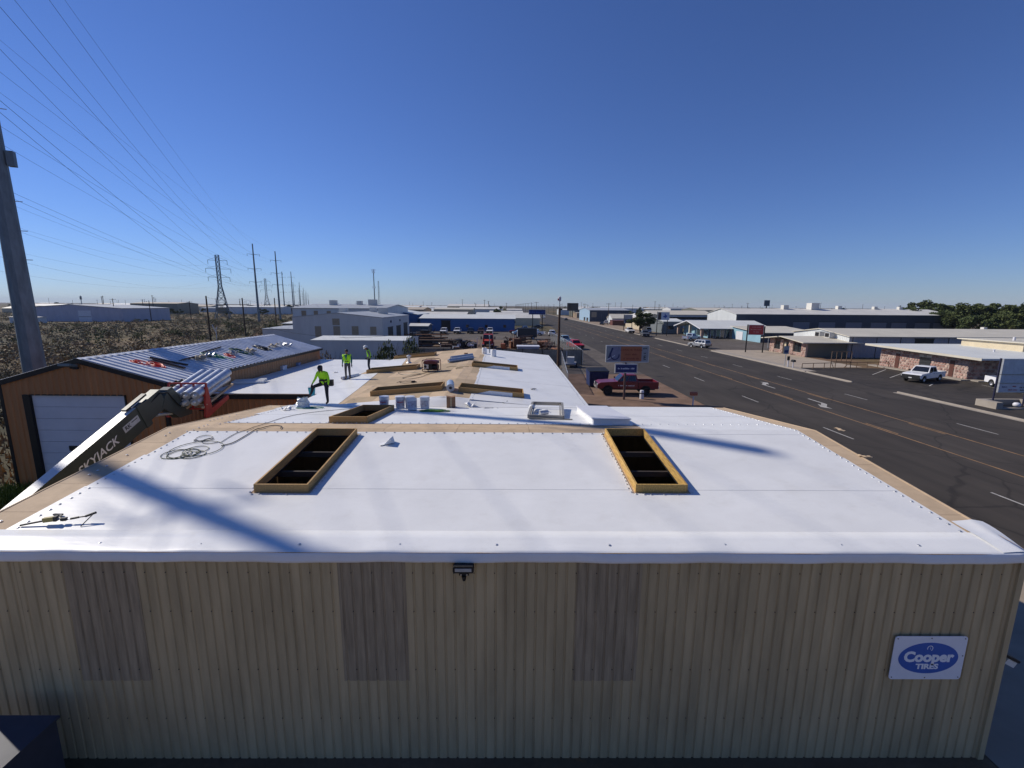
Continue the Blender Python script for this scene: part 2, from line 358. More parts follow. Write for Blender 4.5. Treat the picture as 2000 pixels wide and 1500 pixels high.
# ================================================================ RIBBED SIDING
def ribbed(u0, u1, ztop, zbot=0.0, pitch=0.19, depth=0.025, prof=((0,0),(.55,0),(.68,1),(.84,1),(.97,0))):
    """verts/faces of vertical-rib sheet in local (u, -out, z); ztop is a function of u"""
    us = []
    k0 = int(math.floor(u0/pitch)); k1 = int(math.ceil(u1/pitch))
    for k in range(k0, k1+1):
        for t, d in prof: us.append(((k+t)*pitch, d*depth))
    us.append(((k1+1)*pitch, prof[0][1]*depth))
    us.insert(0, ((k0-1+prof[-1][0])*pitch, prof[-1][1]*depth))
    def at(u):
        for (a, da), (b, db) in zip(us, us[1:]):
            if a <= u <= b: return da+(db-da)*(u-a)/max(1e-9, b-a)
        return 0.0
    return [(u0, at(u0))] + [(u, d) for u, d in us if u0+1e-5 < u < u1-1e-5] + [(u1, at(u1))]
def siding(mb, u0, u1, ztop, zbot, place, pitch=0.19, depth=0.025, m=0, **kw):
    us = ribbed(u0, u1, ztop, zbot, pitch, depth, **kw)
    vs = []
    for u, d in us: vs.append(place(u, d, zbot(u) if callable(zbot) else zbot)); vs.append(place(u, d, ztop(u) if callable(ztop) else ztop))
    mb.add(vs, [(2*i, 2*i+2, 2*i+3, 2*i+1) for i in range(len(us)-1)], m)
    return mb
def siding_panels(parent, u0, u1, ztop, zbot, place, mat, width=0.76, skip=(), name='siding_panel', **kw):
    n = max(1, round((u1-u0)/width)); wd = (u1-u0)/n
    for i in range(n):
        a = u0+i*wd; b = a+wd
        lift = 0.0025*(i % 2)
        pieces = [(a, b, zbot, ztop)]
        for s0, s1, z0, z1 in skip:      # rectangular openings
            new = []
            for (pa, pb, zb, zt) in pieces:
                if pb <= s0+1e-4 or pa >= s1-1e-4: new.append((pa, pb, zb, zt)); continue
                if pa < s0: new.append((pa, s0, zb, zt))
                if pb > s1: new.append((s1, pb, zb, zt))
                ia, ib = max(pa, s0), min(pb, s1)
                if callable(zb) or z0 > zb+0.01: new.append((ia, ib, zb, z0))
                if z1 < 4.3 or callable(zt) and zt(ia) > z1+.05: new.append((ia, ib, z1, zt))
            pieces = new
        for pa, pb, zb, zt in pieces:
            if pb-pa > 0.005: siding(MB(), pa, pb, zt, zb, lambda u, d, z: place(u, d+lift, z), **kw).build(name, mat, parent)

# ================================================================ ROOF PIECES
def rects_minus(r, holes):
    out = [r]
    for hx0, hx1, hy0, hy1 in holes:
        new = []
        for x0, x1, y0, y1 in out:
            if hx1 <= x0 or hx0 >= x1 or hy1 <= y0 or hy0 >= y1: new.append((x0, x1, y0, y1)); continue
            if hy0 > y0: new.append((x0, x1, y0, hy0))
            if hy1 < y1: new.append((x0, x1, hy1, y1))
            a, b = max(y0, hy0), min(y1, hy1)
            if hx0 > x0: new.append((x0, hx0, a, b))
            if hx1 < x1: new.append((hx1, x1, a, b))
        out = new
    return out
def roof_slab(mb, r, zf, t0, t1, breaks_x=(), breaks_y=()):
    """slab between zf+t0 and zf+t1 over rectangle r, broken at the ridge"""
    x0, x1, y0, y1 = r
    xs = sorted(set([x0, x1] + [b for b in breaks_x if x0 < b < x1])); ys = sorted(set([y0, y1] + [b for b in breaks_y if y0 < b < y1]))
    for i in range(len(xs)-1):
        for j in range(len(ys)-1):
            a, b, c, d = xs[i], xs[i+1], ys[j], ys[j+1]
            q = [(a, c), (b, c), (b, d), (a, d)]
            v = [(x, y, zf(x, y)+t0) for x, y in q] + [(x, y, zf(x, y)+t1) for x, y in q]
            mb.add(v, [(0,3,2,1),(4,5,6,7),(0,1,5,4),(1,2,6,5),(2,3,7,6),(3,0,4,7)])
    return mb
m_purlin = M('purlin_brown', (.05, .04, .033), .7)
def curb(label, x0, x1, y0, y1, zf, hgt=0.2, mat=None, purlins=1, group='timber skylight curbs', t=0.04, axis='y', weep=0):
    """four timber boards round an opening, following the roof"""
    c = thing('skylight_curb', label, 'skylight curb', ((x0+x1)/2, y0, zf((x0+x1)/2, y0)), 0, group)
    o = Vector(c.location)
    def board(a, b, ext):
        # board from a to b (xy), thickness t outward ext
        v = []
        for (x, y) in (a, b):
            for k in (0, 1):
                xx, yy = x+ext[0]*k*t, y+ext[1]*k*t
                for z in (-0.02, hgt): v.append(Vector((xx, yy, zf(x, y)+z)) - o)
        MB().add(v, [(0,1,5,4),(2,6,7,3),(0,4,6,2),(1,3,7,5),(0,2,3,1),(4,5,7,6)]).build('board', mat or m_wood, c)
    board((x0, y0), (x0, y1), (1, 0)); board((x1, y0), (x1, y1), (-1, 0))
    board((x0+t, y0), (x1-t, y0), (0, 1)); board((x0+t, y1), (x1-t, y1), (0, -1))
    for k in range(purlins):
        f = (k+1)/(purlins+1)
        if axis == 'y':
            yy = y0+(y1-y0)*f; z = zf((x0+x1)/2, yy)
            MB().beam(Vector((x0-.1, yy, z-.12))-o, Vector((x1+.1, yy, z-.12))-o, .06, .14).build('purlin', m_purlin, c)
        else:
            xx = x0+(x1-x0)*f
            MB().beam(Vector((xx, y0-.1, zf(xx, y0)-.12))-o, Vector((xx, y1+.1, zf(xx, y1)-.12))-o, .06, .14).build('purlin', m_purlin, c)
    return c
def plates(parent, pts, zf, name='fastener_plate'):
    mb = MB()
    for x, y in pts:
        a = random.uniform(0, 6.28); z = zf(x, y)+0.012
        mb.lathe([(0.030, 0), (0.027, 0.005), (0.012, 0.007), (0.012, 0.014), (0, 0.014)], 8, (x+random.uniform(-.02, .02), y+random.uniform(-.02, .02), z))
    return stuff(mb.build(name, m_steel, parent))

# ================================================================ FRONT BUILDING
XL, XR, YF, YR, YB = -10.6, 9.65, 7.55, 13.5, 19.45
ZE, ZR = 4.55, 5.19
def zf1(x, y): return ZE+(ZR-ZE)*(y-YF)/(YR-YF) if y <= YR else ZR-(ZR-ZE)*(y-YR)/(YB-YR)
C1 = (-5.78, -4.55, 9.6, 13.0); C2 = (2.94, 4.14, 9.66, 13.1); C3 = (-6.0, -4.72, 14.5, 18.0)
HOLES1 = [C1, C2, C3]
inner = lambda c, e=0.045: (c[0]+e, c[1]-e, c[2]+e, c[3]-e)
fb = thing('metal_building', 'beige ribbed metal workshop under a half finished white membrane roof', 'building', (0, 0, 0))
# walls
ztop = lambda u: ZE-0.06
FIB = [(-8.18, -6.9), (-3.12, -1.92), (1.32, 2.48)]
skips = [(a, b, 1.84, 4.6) for a, b in FIB]
siding_panels(fb, XL+.03, XR-.03, ztop, 0.0, lambda u, d, z: (u, YF-0.004-d, z), m_siding, width=0.76, skip=skips, prof=((0,0),(.66,0),(.74,-1),(.88,-1),(.96,0)), depth=0.022)
for a, b in FIB:
    siding(MB(), a-.03, b+.03, ZE-.06, 1.80, lambda u, d, z: (u, YF-0.012-d, z), depth=0.022, prof=((0,0),(.66,0),(.74,-1),(.88,-1),(.96,0))).build('skylight_panel', m_fiber, fb)['label'] = 'grey weathered fibreglass panel'
siding_panels(fb, YF, YB, lambda u: zf1(0, u)-.06, 0.0, lambda u, d, z: (XR-.02+d, u, z), m_siding)
siding_panels(fb, YF, YB, lambda u: zf1(0, u)-.06, 0.0, lambda u, d, z: (XL+.02-d, u, z), m_siding)
MB().box(XL+.05, XR-.05, YB-.02, YB, 0, ZE-.06).build('back_wall', m_siding, fb)
MB().box(XR-.10, XR+.012, YF-.045, YF+.06, 0, ZE-.2).build('corner_trim', m_siding, fb)
screws = MB()
for zz in (0.95, 2.05, 3.3, 4.1):
    u = XL+.1
    while u < XR-.1:
        screws.lathe([(0.011, 0), (0.008, 0.01), (0, 0.012)], 6, (0, 0, 0)); k = len(screws.v)-18
        for i in range(k, len(screws.v)):
            v = screws.v[i]; screws.v[i] = (u+v[0], YF-0.008-v[2], zz+v[1])
        u += 0.38
stuff(screws.build('screw_heads', m_dark, fb))
MB().box(XL+.1, XR-.1, YF+.1, YB-.1, 0.02, 0.05).build('floor_slab', m_conc, fb)
for x in (-9, -2.2, 2.0, 7): MB().box(x-.08, x+.08, YR-.1, YR+.1, .05, ZR-.35).build('column', m_dark, fb)
mb = MB(); mb.box(-5.4, -4.6, 11.6, 12.6, 0.05, 2.9); mb.build('shelving', m_doorw, fb)
# deck
mb = MB()
for r in rects_minus((XL+.02, XR-.02, YF+.02, YB-.02), [inner(c, .05) for c in HOLES1]): roof_slab(mb, r, zf1, -0.06, -0.03, breaks_y=(YR,))
mb.build('roof_deck', m_dark, fb)
# cover boards where the membrane leaves them bare
def boards(parent, r, zf, holes, n_x, n_y, mats, t0, t1, bx=(), by=(), clip=None):
    x0, x1, y0, y1 = r; dx = (x1-x0)/n_x; dy = (y1-y0)/n_y; g_ = 0.004
    for i in range(n_x):
        for j in range(n_y):
            q = (x0+i*dx+g_, x0+(i+1)*dx-g_, y0+j*dy+g_, y0+(j+1)*dy-g_)
            for rr in rects_minus(q, holes):
                if rr[1]-rr[0] > .02 and rr[3]-rr[2] > .02: roof_slab(MB(), rr, zf, t0, t1+random.uniform(0, .002), bx, by).build('cover_board', random.choice(mats), parent)
boards(fb, (XL, XR, YF+.05, YB), zf1, [inner(c, .02) for c in HOLES1], 9, 10, [m_board], -0.028, -0.008, by=(YR,))
# membrane sheets, lapped
def membrane(parent, r, zf, holes, t, mat, bx=(), by=(), name='membrane_sheet', step=0.6):
    mb = MB()
    for q in rects_minus(r, holes): roof_slab(mb, q, zf, t-.003, t, bx, by)
    return mb.build(name, mat, parent)
WXL, WXR = -10.1, 9.35
hs = [inner(c, -.06) for c in HOLES1]
membrane(fb, (-9.82, 9.14, 8.06, 9.84), zf1, hs, 0.004, m_white)
membrane(fb, (-9.78, 9.13, 9.76, 11.52), zf1, hs, 0.0085, m_white)
membrane(fb, (-9.72, 9.11, 11.44, 13.2), zf1, hs, 0.004, m_white)
membrane(fb, (4.25, 9.10, 13.12, 14.5), zf1, hs, 0.0085, m_white, by=(YR,))
membrane(fb, (-9.4, 9.09, 14.42, 16.6), zf1, hs, 0.004, m_white)
membrane(fb, (-9.65, 9.10, 16.5, 18.3), zf1, hs, 0.0085, m_white)
membrane(fb, (-9.8, 9.12, 18.2, YB+.06), zf1, hs, 0.004, m_white)
# front edge sheet wrapped over the eave, loose at the corner
mb = MB(); prof = []
NX = 90
def lip(x):
    wv = 0.006*math.sin(x*2.1)+0.004*math.sin(x*5.3+1)
    sag = 0.012*math.sin(x*0.9+2)
    return [(8.14, zf1(0, 8.14)+0.010), (7.9, zf1(0, 7.9)+0.012+wv*.5), (7.66, zf1(0, 7.66)+0.014+wv), (7.55, ZE+0.012+wv), (7.50, ZE-0.004+wv), (7.482, ZE-0.03),
            (7.478+wv, ZE-0.10), (7.474+wv*1.5, ZE-0.155), (7.47+wv*2, ZE-0.195+sag*.4)]
vs = []; 
xs = [XL-.05+(XR+.05-XL)*i/NX for i in range(NX+1)]
for x in xs:
    L = lip(x); up = max(0.0, (x-8.6)/1.1)       # the corner flares out
    vs.append([(x, y-(0.05*up*up if k > 3 else 0), z+(0.05*up**2*(k-3)/5 if k > 3 else 0)) for k, (y, z) in enumerate(L)])
k = len(vs[0]); flat = [p for row in vs for p in row]
mb.add(flat, [(i*k+j, (i+1)*k+j, (i+1)*k+j+1, i*k+j+1) for i in range(NX) for j in range(k-1)])
o = mb.build('eave_sheet', m_white2, fb, smooth=60)
sm = o.modifiers.new('thickness', 'SOLIDIFY'); sm.thickness = 0.003; sm.offset = -1
# loose flap at the corner
mb = MB(); fl = []
for i in range(9):
    s = i/8
    for j in range(9):
        t = j/8
        x = 9.15+0.66*s+0.05*t; y = 7.50+1.05*t
        z = zf1(0, y)+0.02+0.05*s*s*(0.3+math.sin(t*3.0))-0.35*max(0, s-.62)*(1-.5*t)+0.018*math.sin(5*t+3*s)
        fl.append((x, y, z))
mb.add(fl, [(i*9+j, i*9+j+1, (i+1)*9+j+1, (i+1)*9+j) for i in range(8) for j in range(8)])
mb.build('membrane_flap', m_white2, fb, smooth=60)
MB().box(XL+.0, XR-.02, 7.49, 7.545, ZE-.17, ZE-.012).build('eave_nailer', m_wood, fb)
for side, xa in (('l', XL-.045), ('r', XR)):
    mb = MB()
    for ya, yb in ((YF, YR), (YR, YB)):
        v = []
        for y in (ya, yb):
            for xx in (xa, xa+.045):
                for z in (-.12, .004): v.append((xx, y, zf1(0, y)+z))
        mb.add(v, [(0,1,5,4),(2,6,7,3),(0,4,6,2),(1,3,7,5),(0,2,3,1),(4,5,7,6)])
    mb.build('rake_trim', m_board, fb)
pts = [(x, 8.0+0*x) for x in ()]
for (x0, x1, y) in ((-9.75, 4.2, 13.14), (-9.3, 9.0, 14.5)):
    x = x0
    while x < x1: pts.append((x, y)); x += 0.30
y = 8.2
while y < 19.2:
    pts.append((-9.64 if y < 14 else -9.4, y)); pts.append((9.03, y)); pts.append((-10.2, y)) if random.random() < .3 else None; y += 0.22
for c in HOLES1:
    x = c[0]
    while x <= c[1]: pts += [(x, c[2]-.09), (x, c[3]+.09)]; x += 0.16
    y = c[2]
    while y <= c[3]: pts += [(c[0]-.1, y), (c[1]+.1, y)]; y += 0.17
for x in (-9.6, -7.6, -5.7, -3.9, -2.0, -0.2, 1.9, 4.1, 6.3, 7.8): pts.append((x, 7.72))
plates(fb, [p for p in pts if p], zf1)
# wall lights and sign
fl = thing('flood_light', 'small black floodlight mounted under the white eave', 'floodlight', (-0.80, YF-.03, 4.10))
MB().box(-.09, .09, -.06, 0, -.0, .20).build('bracket', m_black, fl)
h_ = MB(); h_.prism([(-.17, .13), (.17, .13), (.19, .16), (.19, .23), (.17, .26), (-.17, .26), (-.19, .23), (-.19, .16)], -.19, -.06, 'y'); h_.build('lamp_head', m_black, fl)
MB().box(-.15, .15, -.2, -.188, .165, .225).build('lens', M('lens', (0.4, 0.4, 0.38), 0.2), fl)
MB().cyl((0, -.05, .0), (0, -.05, -.1), .05, .03, 10).build('photocell', m_black, fl)
for s in (-1, 1): MB().cyl((s*.055, -.062, .02), (s*.055, -.07, .02), .012, n=8).build('bolt', m_steel, fl)
sg = thing('tire_sign', 'white metal sign with a blue oval reading Cooper Tires on beige siding', 'sign', (8.12, YF-.05, 2.36))
pan = MB(); W2, H2, rr = .70, .47, .06
poly = []
for cx, cz, a0 in ((W2-rr, H2-rr, 0), (-W2+rr, H2-rr, 90), (-W2+rr, -H2+rr, 180), (W2-rr, -H2+rr, 270)):
    for i in range(5): a = R(a0+22.5*i); poly.append((cx+rr*math.cos(a), cz+rr*math.sin(a)))
pan.prism(poly, -.012, 0, 'y'); pan.build('panel', M('sign_white', (0.75, 0.76, 0.80), 0.35, var=0.03), sg)
m_cblue = M('sign_blue', (0.03, 0.11, 0.42), 0.4, var=0.05); m_cwhite = M('sign_letter', (0.8, 0.81, 0.84), 0.4, var=0.02)
MB().prism([(.58*math.cos(2*math.pi*i/48), .335*math.sin(2*math.pi*i/48)) for i in range(48)], -.016, -.0125, 'y').build('oval', m_cblue, sg)
def text(s, size, loc, parent, mat, name='lettering', rot=(R(90), 0, 0), bold=0.0, align='CENTER', sx=1.0, ext=0.001, shear=0.0):
    c = bpy.data.curves.new(name, 'FONT'); c.body = s; c.size = size; c.align_x = align; c.align_y = 'CENTER'; c.extrude = ext; c.offset = bold; c.shear = shear
    c.resolution_u = 3
    t = bpy.data.objects.new('tmp_text', c); COL.objects.link(t)
    dg = bpy.context.evaluated_depsgraph_get(); me = bpy.data.meshes.new_from_object(t.evaluated_get(dg)); bpy.data.objects.remove(t)
    me.materials.clear(); me.materials.append(mat)
    o = put(me, name, parent, loc, rot=rot, scl=(sx, 1, 1)); return o
def marks(lens, size, loc, parent, mat, rot=(R(90), 0, 0), width=.5, name='print_marks', **kw):
    """rows of strokes for print too small to read in the photograph; lens = strokes in each word"""
    rnd = random.Random(int(size*1000)+len(lens)); cw = size*width; tot = sum(lens)*cw+(len(lens)-1)*cw; x = -tot/2; mb = MB()
    for n_ in lens:
        for _ in range(n_):
            h_ = size*rnd.choice((.5, .5, .7, .72)); mb.box(x+cw*.1, x+cw*rnd.uniform(.55, .85), -size*.35, -size*.35+h_, 0, .002); x += cw
        x += cw
    return put(mb.mesh(name, mat), name, parent, loc, rot=rot)
text('Cooper', .30, (0, -.018, .02), sg, m_cwhite, bold=.014, sx=1.0)
text('TIRES', .15, (0, -.018, -.185), sg, m_cwhite, bold=.007, sx=1.2)
hel = MB()
for k in range(7):
    a = R(205 - k*38.3); hel.beam((.052*math.cos(a), -.018, .215+.055*math.sin(a)), (.052*math.cos(a-.6), -.018, .215+.055*math.sin(a-.6)), .003, .014)
hel.beam((0, -.018, .24), (0, -.018, .195), .003, .014); hel.build('crest', m_cwhite, sg)
for x, z in ((-.65, .42), (0, .43), (.65, .42), (-.65, -.42), (0, -.43), (.65, -.42), (.66, .05)): MB().cyl((x, -.013, z), (x, -.018, z), .011, n=8).build('screw', m_dark, sg)
wl = thing('wall_lamp', 'black wall lamp with pale lens on the corner of the beige wall', 'lamp', (XR+.04, YF+.14, 2.2))
MB().obox((.20, 0, .06), (.34, .24, .05), (0, R(28), 0)).build('housing', m_black, wl); MB().obox((.20, 0, -.05), (.22, .2, .12), (0, R(28), 0)).build('lens', M('lens_pale', (.6, .6, .56), .4), wl)
cb = thing('steel_cabinet', 'dark steel equipment cabinet standing against the beige siding', 'cabinet', (-8.72, 6.45, 0))
MB().box(-.6, .55, -.5, .5, 0, 1.55).build('body', M('slate_paint', (.05, .055, .075), .6, .1), cb); MB().box(-.64, .59, -.54, .54, 1.55, 1.6).build('lid', M('slate_paint', (.05, .055, .075), .6, .1), cb)
MB().box(-.05, .0, -.53, -.5, .7, .9).build('handle', m_steel, cb)

# curbs of the front building
curb('timber skylight curb with fibreglass dust in a sunlit opening beside the cable coil', *C1, zf1, hgt=.19, purlins=2)
curb('bright yellow timber skylight curb in the front roof beside the white capped curb', *C2, zf1, hgt=.19, purlins=2, mat=M('curb_lumber_yellow', (0.47, 0.29, 0.085), 0.7, var=0.35, scale=3, streak=(10, 1.2, 10), rnd=.1))
curb('timber skylight curb crossing the bare tan ridge strip', *C3, zf1, hgt=.22, purlins=1)

# ================================================================ SECOND BUILDING
X2L, X2R, X2C, Y20, Y21 = -10.1, 3.77, -2.92, 19.62, 42.6
Z2R, Z2E = 4.95, 4.32
def zf2(x, y): return Z2R-(Z2R-Z2E)*abs(x-X2C)/(X2R-X2C if x > X2C else X2C-X2L)
D = [(-6.7, -3.25, 21.2, 22.4), (-9.7, -6.25, 30.1, 31.3), (-9.98, -6.45, 38.6, 39.8), (-2.4, 0.74, 21.0, 22.2), (-2.5, 0.62, 30.0, 31.2)]
b2 = thing('roof_building', 'long low building with tan cover boards and white membrane between five timber curbs', 'building')
mb = MB()
for r in rects_minus((X2L, X2R, Y20, Y21), [inner(c, .05) for c in D]): roof_slab(mb, r, zf2, -.07, -.03, breaks_x=(X2C,))
mb.build('roof_deck', m_dark, b2)
siding_panels(b2, Y20, Y21, Z2E-.06, 0, lambda u, d, z: (X2R-.03+d, u, z), m_siding, width=1.5)
siding_panels(b2, Y20, Y21, Z2E-.06, 0, lambda u, d, z: (X2L+.05-d, u, z), m_brown, width=1.5)
for yy in (Y20+.02, Y21-.05):
    MB().prism([(X2L+.06, 0), (X2R-.06, 0), (X2R-.06, Z2E-.08), (X2C, Z2R-.08), (X2L+.06, Z2E-.08)], yy, yy+.03, 'y').build('end_wall', m_siding, b2)
MB().box(X2L+.1, X2R-.1, Y20+.1, Y21-.1, .02, .05).build('floor_slab', m_conc, b2)
hd = [inner(c, .02) for c in D]
boards(b2, (X2L, 0.2, Y20, Y21), zf2, hd, 8, 9, [m_board, m_board, m_board2], -.028, -.008, bx=(X2C,))
hw = [inner(c, -.03) for c in D]
def poly_sheet(parent, pts, zf, t, mat, name='membrane_sheet'):
    v = [(x, y, zf(x, y)+t) for x, y in pts] + [(x, y, zf(x, y)+t-.003) for x, y in pts]; n = len(pts)
    return MB().add(v, [tuple(range(n)), tuple(range(2*n-1, n-1, -1))] + [(i, (i+1) % n, n+(i+1) % n, n+i) for i in range(n)]).build(name, mat, parent)
ya = Y20
for i, yb in enumerate((22.65, 25.7, 28.7, 31.7, 34.7, 37.7, Y21)):      # right slope, lapped strips
    t = .004 if i % 2 else .0085
    xa0, xa1 = -1.72-.018*(ya-Y20), -1.72-.018*(yb-Y20)
    mb = MB()
    for q in rects_minus((xa1, X2R+.06, ya-.05, yb), [h for h in hw]): roof_slab(mb, q, zf2, t-.003, t, (X2C,))
    mb.build('membrane_sheet', m_white, b2); ya = yb
poly_sheet(b2, [(X2L-.02, Y20), (-7.72, Y20), (-8.2, 24.4), (X2L-.02, 24.4)], zf2, .004, m_white)
poly_sheet(b2, [(X2L-.02, 24.3), (-8.19, 24.3), (-8.85, 29.9), (X2L-.02, 29.9)], zf2, .0085, m_white)
poly_sheet(b2, [(X2L-.02, 31.4), (-7.8, 31.4), (-8.8, 38.4), (X2L-.02, 38.4)], zf2, .004, m_white)
mb = MB(); vv = []
for i in range(40):
    y = Y20+(Y21-Y20)*i/39; wv = .01*math.sin(i*1.7)
    vv += [(X2R+.05, y, Z2E+.006), (X2R+.075, y, Z2E-.02), (X2R+.08+wv, y, Z2E-.14)]
mb.add(vv, [(3*i+j, 3*i+j+1, 3*i+j+4, 3*i+j+3) for i in range(39) for j in range(2)]); mb.build('eave_sheet', m_white2, b2, smooth=60)
plates(b2, [(X2R-.12, Y20+.3*k) for k in range(70)] + [(-1.62-.018*.35*k, Y20+.35*k) for k in range(60)] + [(random.uniform(-7.5, -2), random.uniform(20, 41)) for k in range(90)], zf2)
curb('timber curb on bare tan boards behind the row of white pails', *D[0], zf2, .24, purlins=1, axis='x')
curb('timber curb at the feet of the worker in the white helmet', *D[1], zf2, .24, purlins=1, axis='x')
curb('farthest timber curb on the tan boards beside the vent pipe', *D[2], zf2, .24, purlins=1, axis='x')
curb('timber curb half wrapped in white membrane with a silver roll against it', *D[3], zf2, .24, purlins=1, axis='x')
curb('timber curb half wrapped in white membrane beyond the generator', *D[4], zf2, .24, purlins=1, axis='x')
# white cricket closing the step between the two roofs
mb = MB(); vv = []
for i in range(41):
    x = X2L+.1+(X2R-X2L-.1)*i/40; zt = zf2(x, 20)+.010
    vv += [(x, 19.05, zf1(x, 19.05)+.012), (x, 19.35, zf1(x, 19.05)*.45+zt*.55-.02), (x, 19.66, zt), (x, 19.75, zt+.001)]
mb.add(vv, [(4*i+j, 4*i+j+1, 4*i+j+5, 4*i+j+4) for i in range(40) for j in range(3)]); mb.build('membrane_cricket', m_white, b2, smooth=60)
# membrane turned up against the two right curbs
for c in (D[3], D[4]):
    MB().add([(c[0]+.9, c[2]-.012, zf2(c[0]+.9, 0)+.012), (c[1]-.55, c[2]-.012, zf2(c[1]-.55, 0)+.012), (c[1]-.55, c[2]-.012, zf2(c[1]-.55, 0)+.20), (c[0]+1.5, c[2]-.012, zf2(c[0]+1.5, 0)+.2)], [(0,1,2,3)]).build('membrane_upstand', m_white2, b2)

# ================================================================ LEAN-TO AND BROWN BUILDING
BX0, BX1, BY0, BY1, BZE, BZR = -24.2, -16.35, 21.0, 38.6, 5.28, 6.38
BXC = (BX0+BX1)/2
lt = thing('flat_roof_annex', 'low annex with white membrane roof joining the brown workshop', 'building')
LX0, LX1, LY0, LY1, LZ = BX1+.05, X2L-.03, 23.3, 38.3, 4.30
def zlt(x, y): return LZ+.0*(y-LY0)
for i, (ya, yb) in enumerate(((LY0, 27), (26.9, 30.9), (30.8, 34.6), (34.5, LY1))):
    mb = MB(); roof_slab(mb, (LX0, LX1, ya, yb), zlt, -.003+(i % 2)*.004, (i % 2)*.004); mb.build('membrane_sheet', m_white, lt)
MB().box(LX0, LX1, LY0+.02, LY1, LZ-.12, LZ-.01).build('roof_deck', m_board, lt)
MB().box(LX0, LX1, LY0-.05, LY0+.01, LZ-.30, LZ-.05).build('fascia', m_trim, lt); MB().box(LX0, LX1, LY0-.03, LY0+.02, LZ-.05, LZ-.006).build('edge_strip', m_board, lt)
siding_panels(lt, LX0, LX1, LZ-.3, 0, lambda u, d, z: (u, LY0+.12-d, z), m_brown, width=.9, pitch=.3, depth=.03, skip=[(-15.0, -12.2, 0, 2.9)])
MB().box(-15.0, -12.2, LY0+.14, LY0+.18, 0, 2.9).build('overhead_door', m_doorw, lt)
MB().box(-15.2, -15.0, LY0+.05, LY0+.12, 0, 3.0).box(-12.2, -12.0, LY0+.05, LY0+.12, 0, 3.0).box(-15.0, -12.2, LY0+.05, LY0+.12, 2.9, 3.0).build('door_trim', m_trim, lt)
siding_panels(lt, LX0, LX1, LZ-.1, 0, lambda u, d, z: (u, LY1-.1+d, z), m_brown, width=1.5, pitch=.3)

bb = thing('brown_workshop', 'brown metal workshop with black trim, white overhead door and silver ribbed roof', 'building')
zb = lambda u: BZE+(BZR-BZE)*(1-abs(u-BXC)/(BX1-BXC))
DX0, DX1, DZ = -22.85, -18.35, 4.62
siding_panels(bb, BX0+.1, BX1-.1, lambda u: zb(u)-.1, 0, lambda u, d, z: (u, BY0-d, z), m_brown, width=.9, pitch=.3, depth=.05, skip=[(DX0, DX1, 0, DZ)])
siding_panels(bb, BX0+.1, BX1-.1, lambda u: zb(u)-.1, 0, lambda u, d, z: (u, BY1+d, z), m_brown, width=.9, pitch=.3)
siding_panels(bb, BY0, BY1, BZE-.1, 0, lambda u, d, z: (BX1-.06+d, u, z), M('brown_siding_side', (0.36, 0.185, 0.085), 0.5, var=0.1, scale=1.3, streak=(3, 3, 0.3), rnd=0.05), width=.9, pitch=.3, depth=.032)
siding_panels(bb, BY0, BY1, BZE-.1, 0, lambda u, d, z: (BX0+.06-d, u, z), m_brown, width=.9, pitch=.3)
for i in range(8):
    z0 = i*DZ/8; MB().box(DX0+.02, DX1-.02, BY0+.06, BY0+.1, z0+.006, z0+DZ/8-.006).build('door_section', m_doorw, bb)
MB().box(DX0, DX1, BY0+.101, BY0+.12, 0, DZ).build('door_backing', m_dark, bb)
MB().box(-21.45, -21.05, BY0+.03, BY0+.058, 1.85, 2.1).build('door_window', m_dark, bb)
MB().box(DX0-.32, DX0, BY0-.06, BY0+.08, 0, DZ+.04).build('door_jamb', m_trim, bb); MB().box(DX1, DX1+.07, BY0-.05, BY0+.08, 0, DZ+.04).build('door_jamb', m_trim, bb)
MB().box(DX0, DX1, BY0-.05, BY0+.08, DZ, DZ+.05).build('door_head', m_trim, bb)
for x0, x1 in ((BX0-.02, BX0+.14), (BX1-.14, BX1+.02)): MB().box(x0, x1, BY0-.07, BY0+.06, 0, BZE-.05).build('corner_trim', m_trim, bb)
for sgn, xe in ((-1, BX0-.1), (1, BX1+.1)):
    for yy in (BY0-.12, BY1+.04):
        v = []
        for x, z in ((BXC, BZR), (xe, BZE-.03)):
            for y in (yy, yy+.1):
                for dz in (-.2, .035): v.append((x, y, z+dz))
        MB().add(v, [(0,1,5,4),(2,6,7,3),(0,4,6,2),(1,3,7,5),(0,2,3,1),(4,5,7,6)]).build('rake_trim', m_trim, bb)
    mb = MB().box(min(xe, xe+sgn*.1), max(xe, xe+sgn*.1), BY0-.1, BY1+.12, BZE-.2, BZE-.035); mb.build('gutter', m_trim, bb)
    n = 20; wd = (BY1-BY0+.02)/n
    for i in range(n):                                                   # roof panels, ribs running down the slope
        us = ribbed(BY0+i*wd, BY0+(i+1)*wd, 0, 0, .40, .06, ((0,0),(.42,0),(.56,1),(.80,1),(.94,0))); v = []
        for u, d in us: v += [(BXC, u, BZR+d+.003*(i % 2)), (xe+sgn*.06, u, BZE-.04+d+.003*(i % 2))]
        MB().add(v, [(2*j, 2*j+2, 2*j+3, 2*j+1) for j in range(len(us)-1)]).build('roof_panel', m_roofmetal, bb)
MB().prism([(BXC-.2, BZR-.01), (BXC, BZR+.05), (BXC+.2, BZR-.01), (BXC, BZR+.043)], BY0-.1, BY1+.1, 'y').build('ridge_cap', m_roofmetal, bb)
fl2 = thing('flood_light', 'boxy floodlight hung at the peak of the brown gable', 'floodlight', (BXC-.25, BY0-.12, BZR-.32))
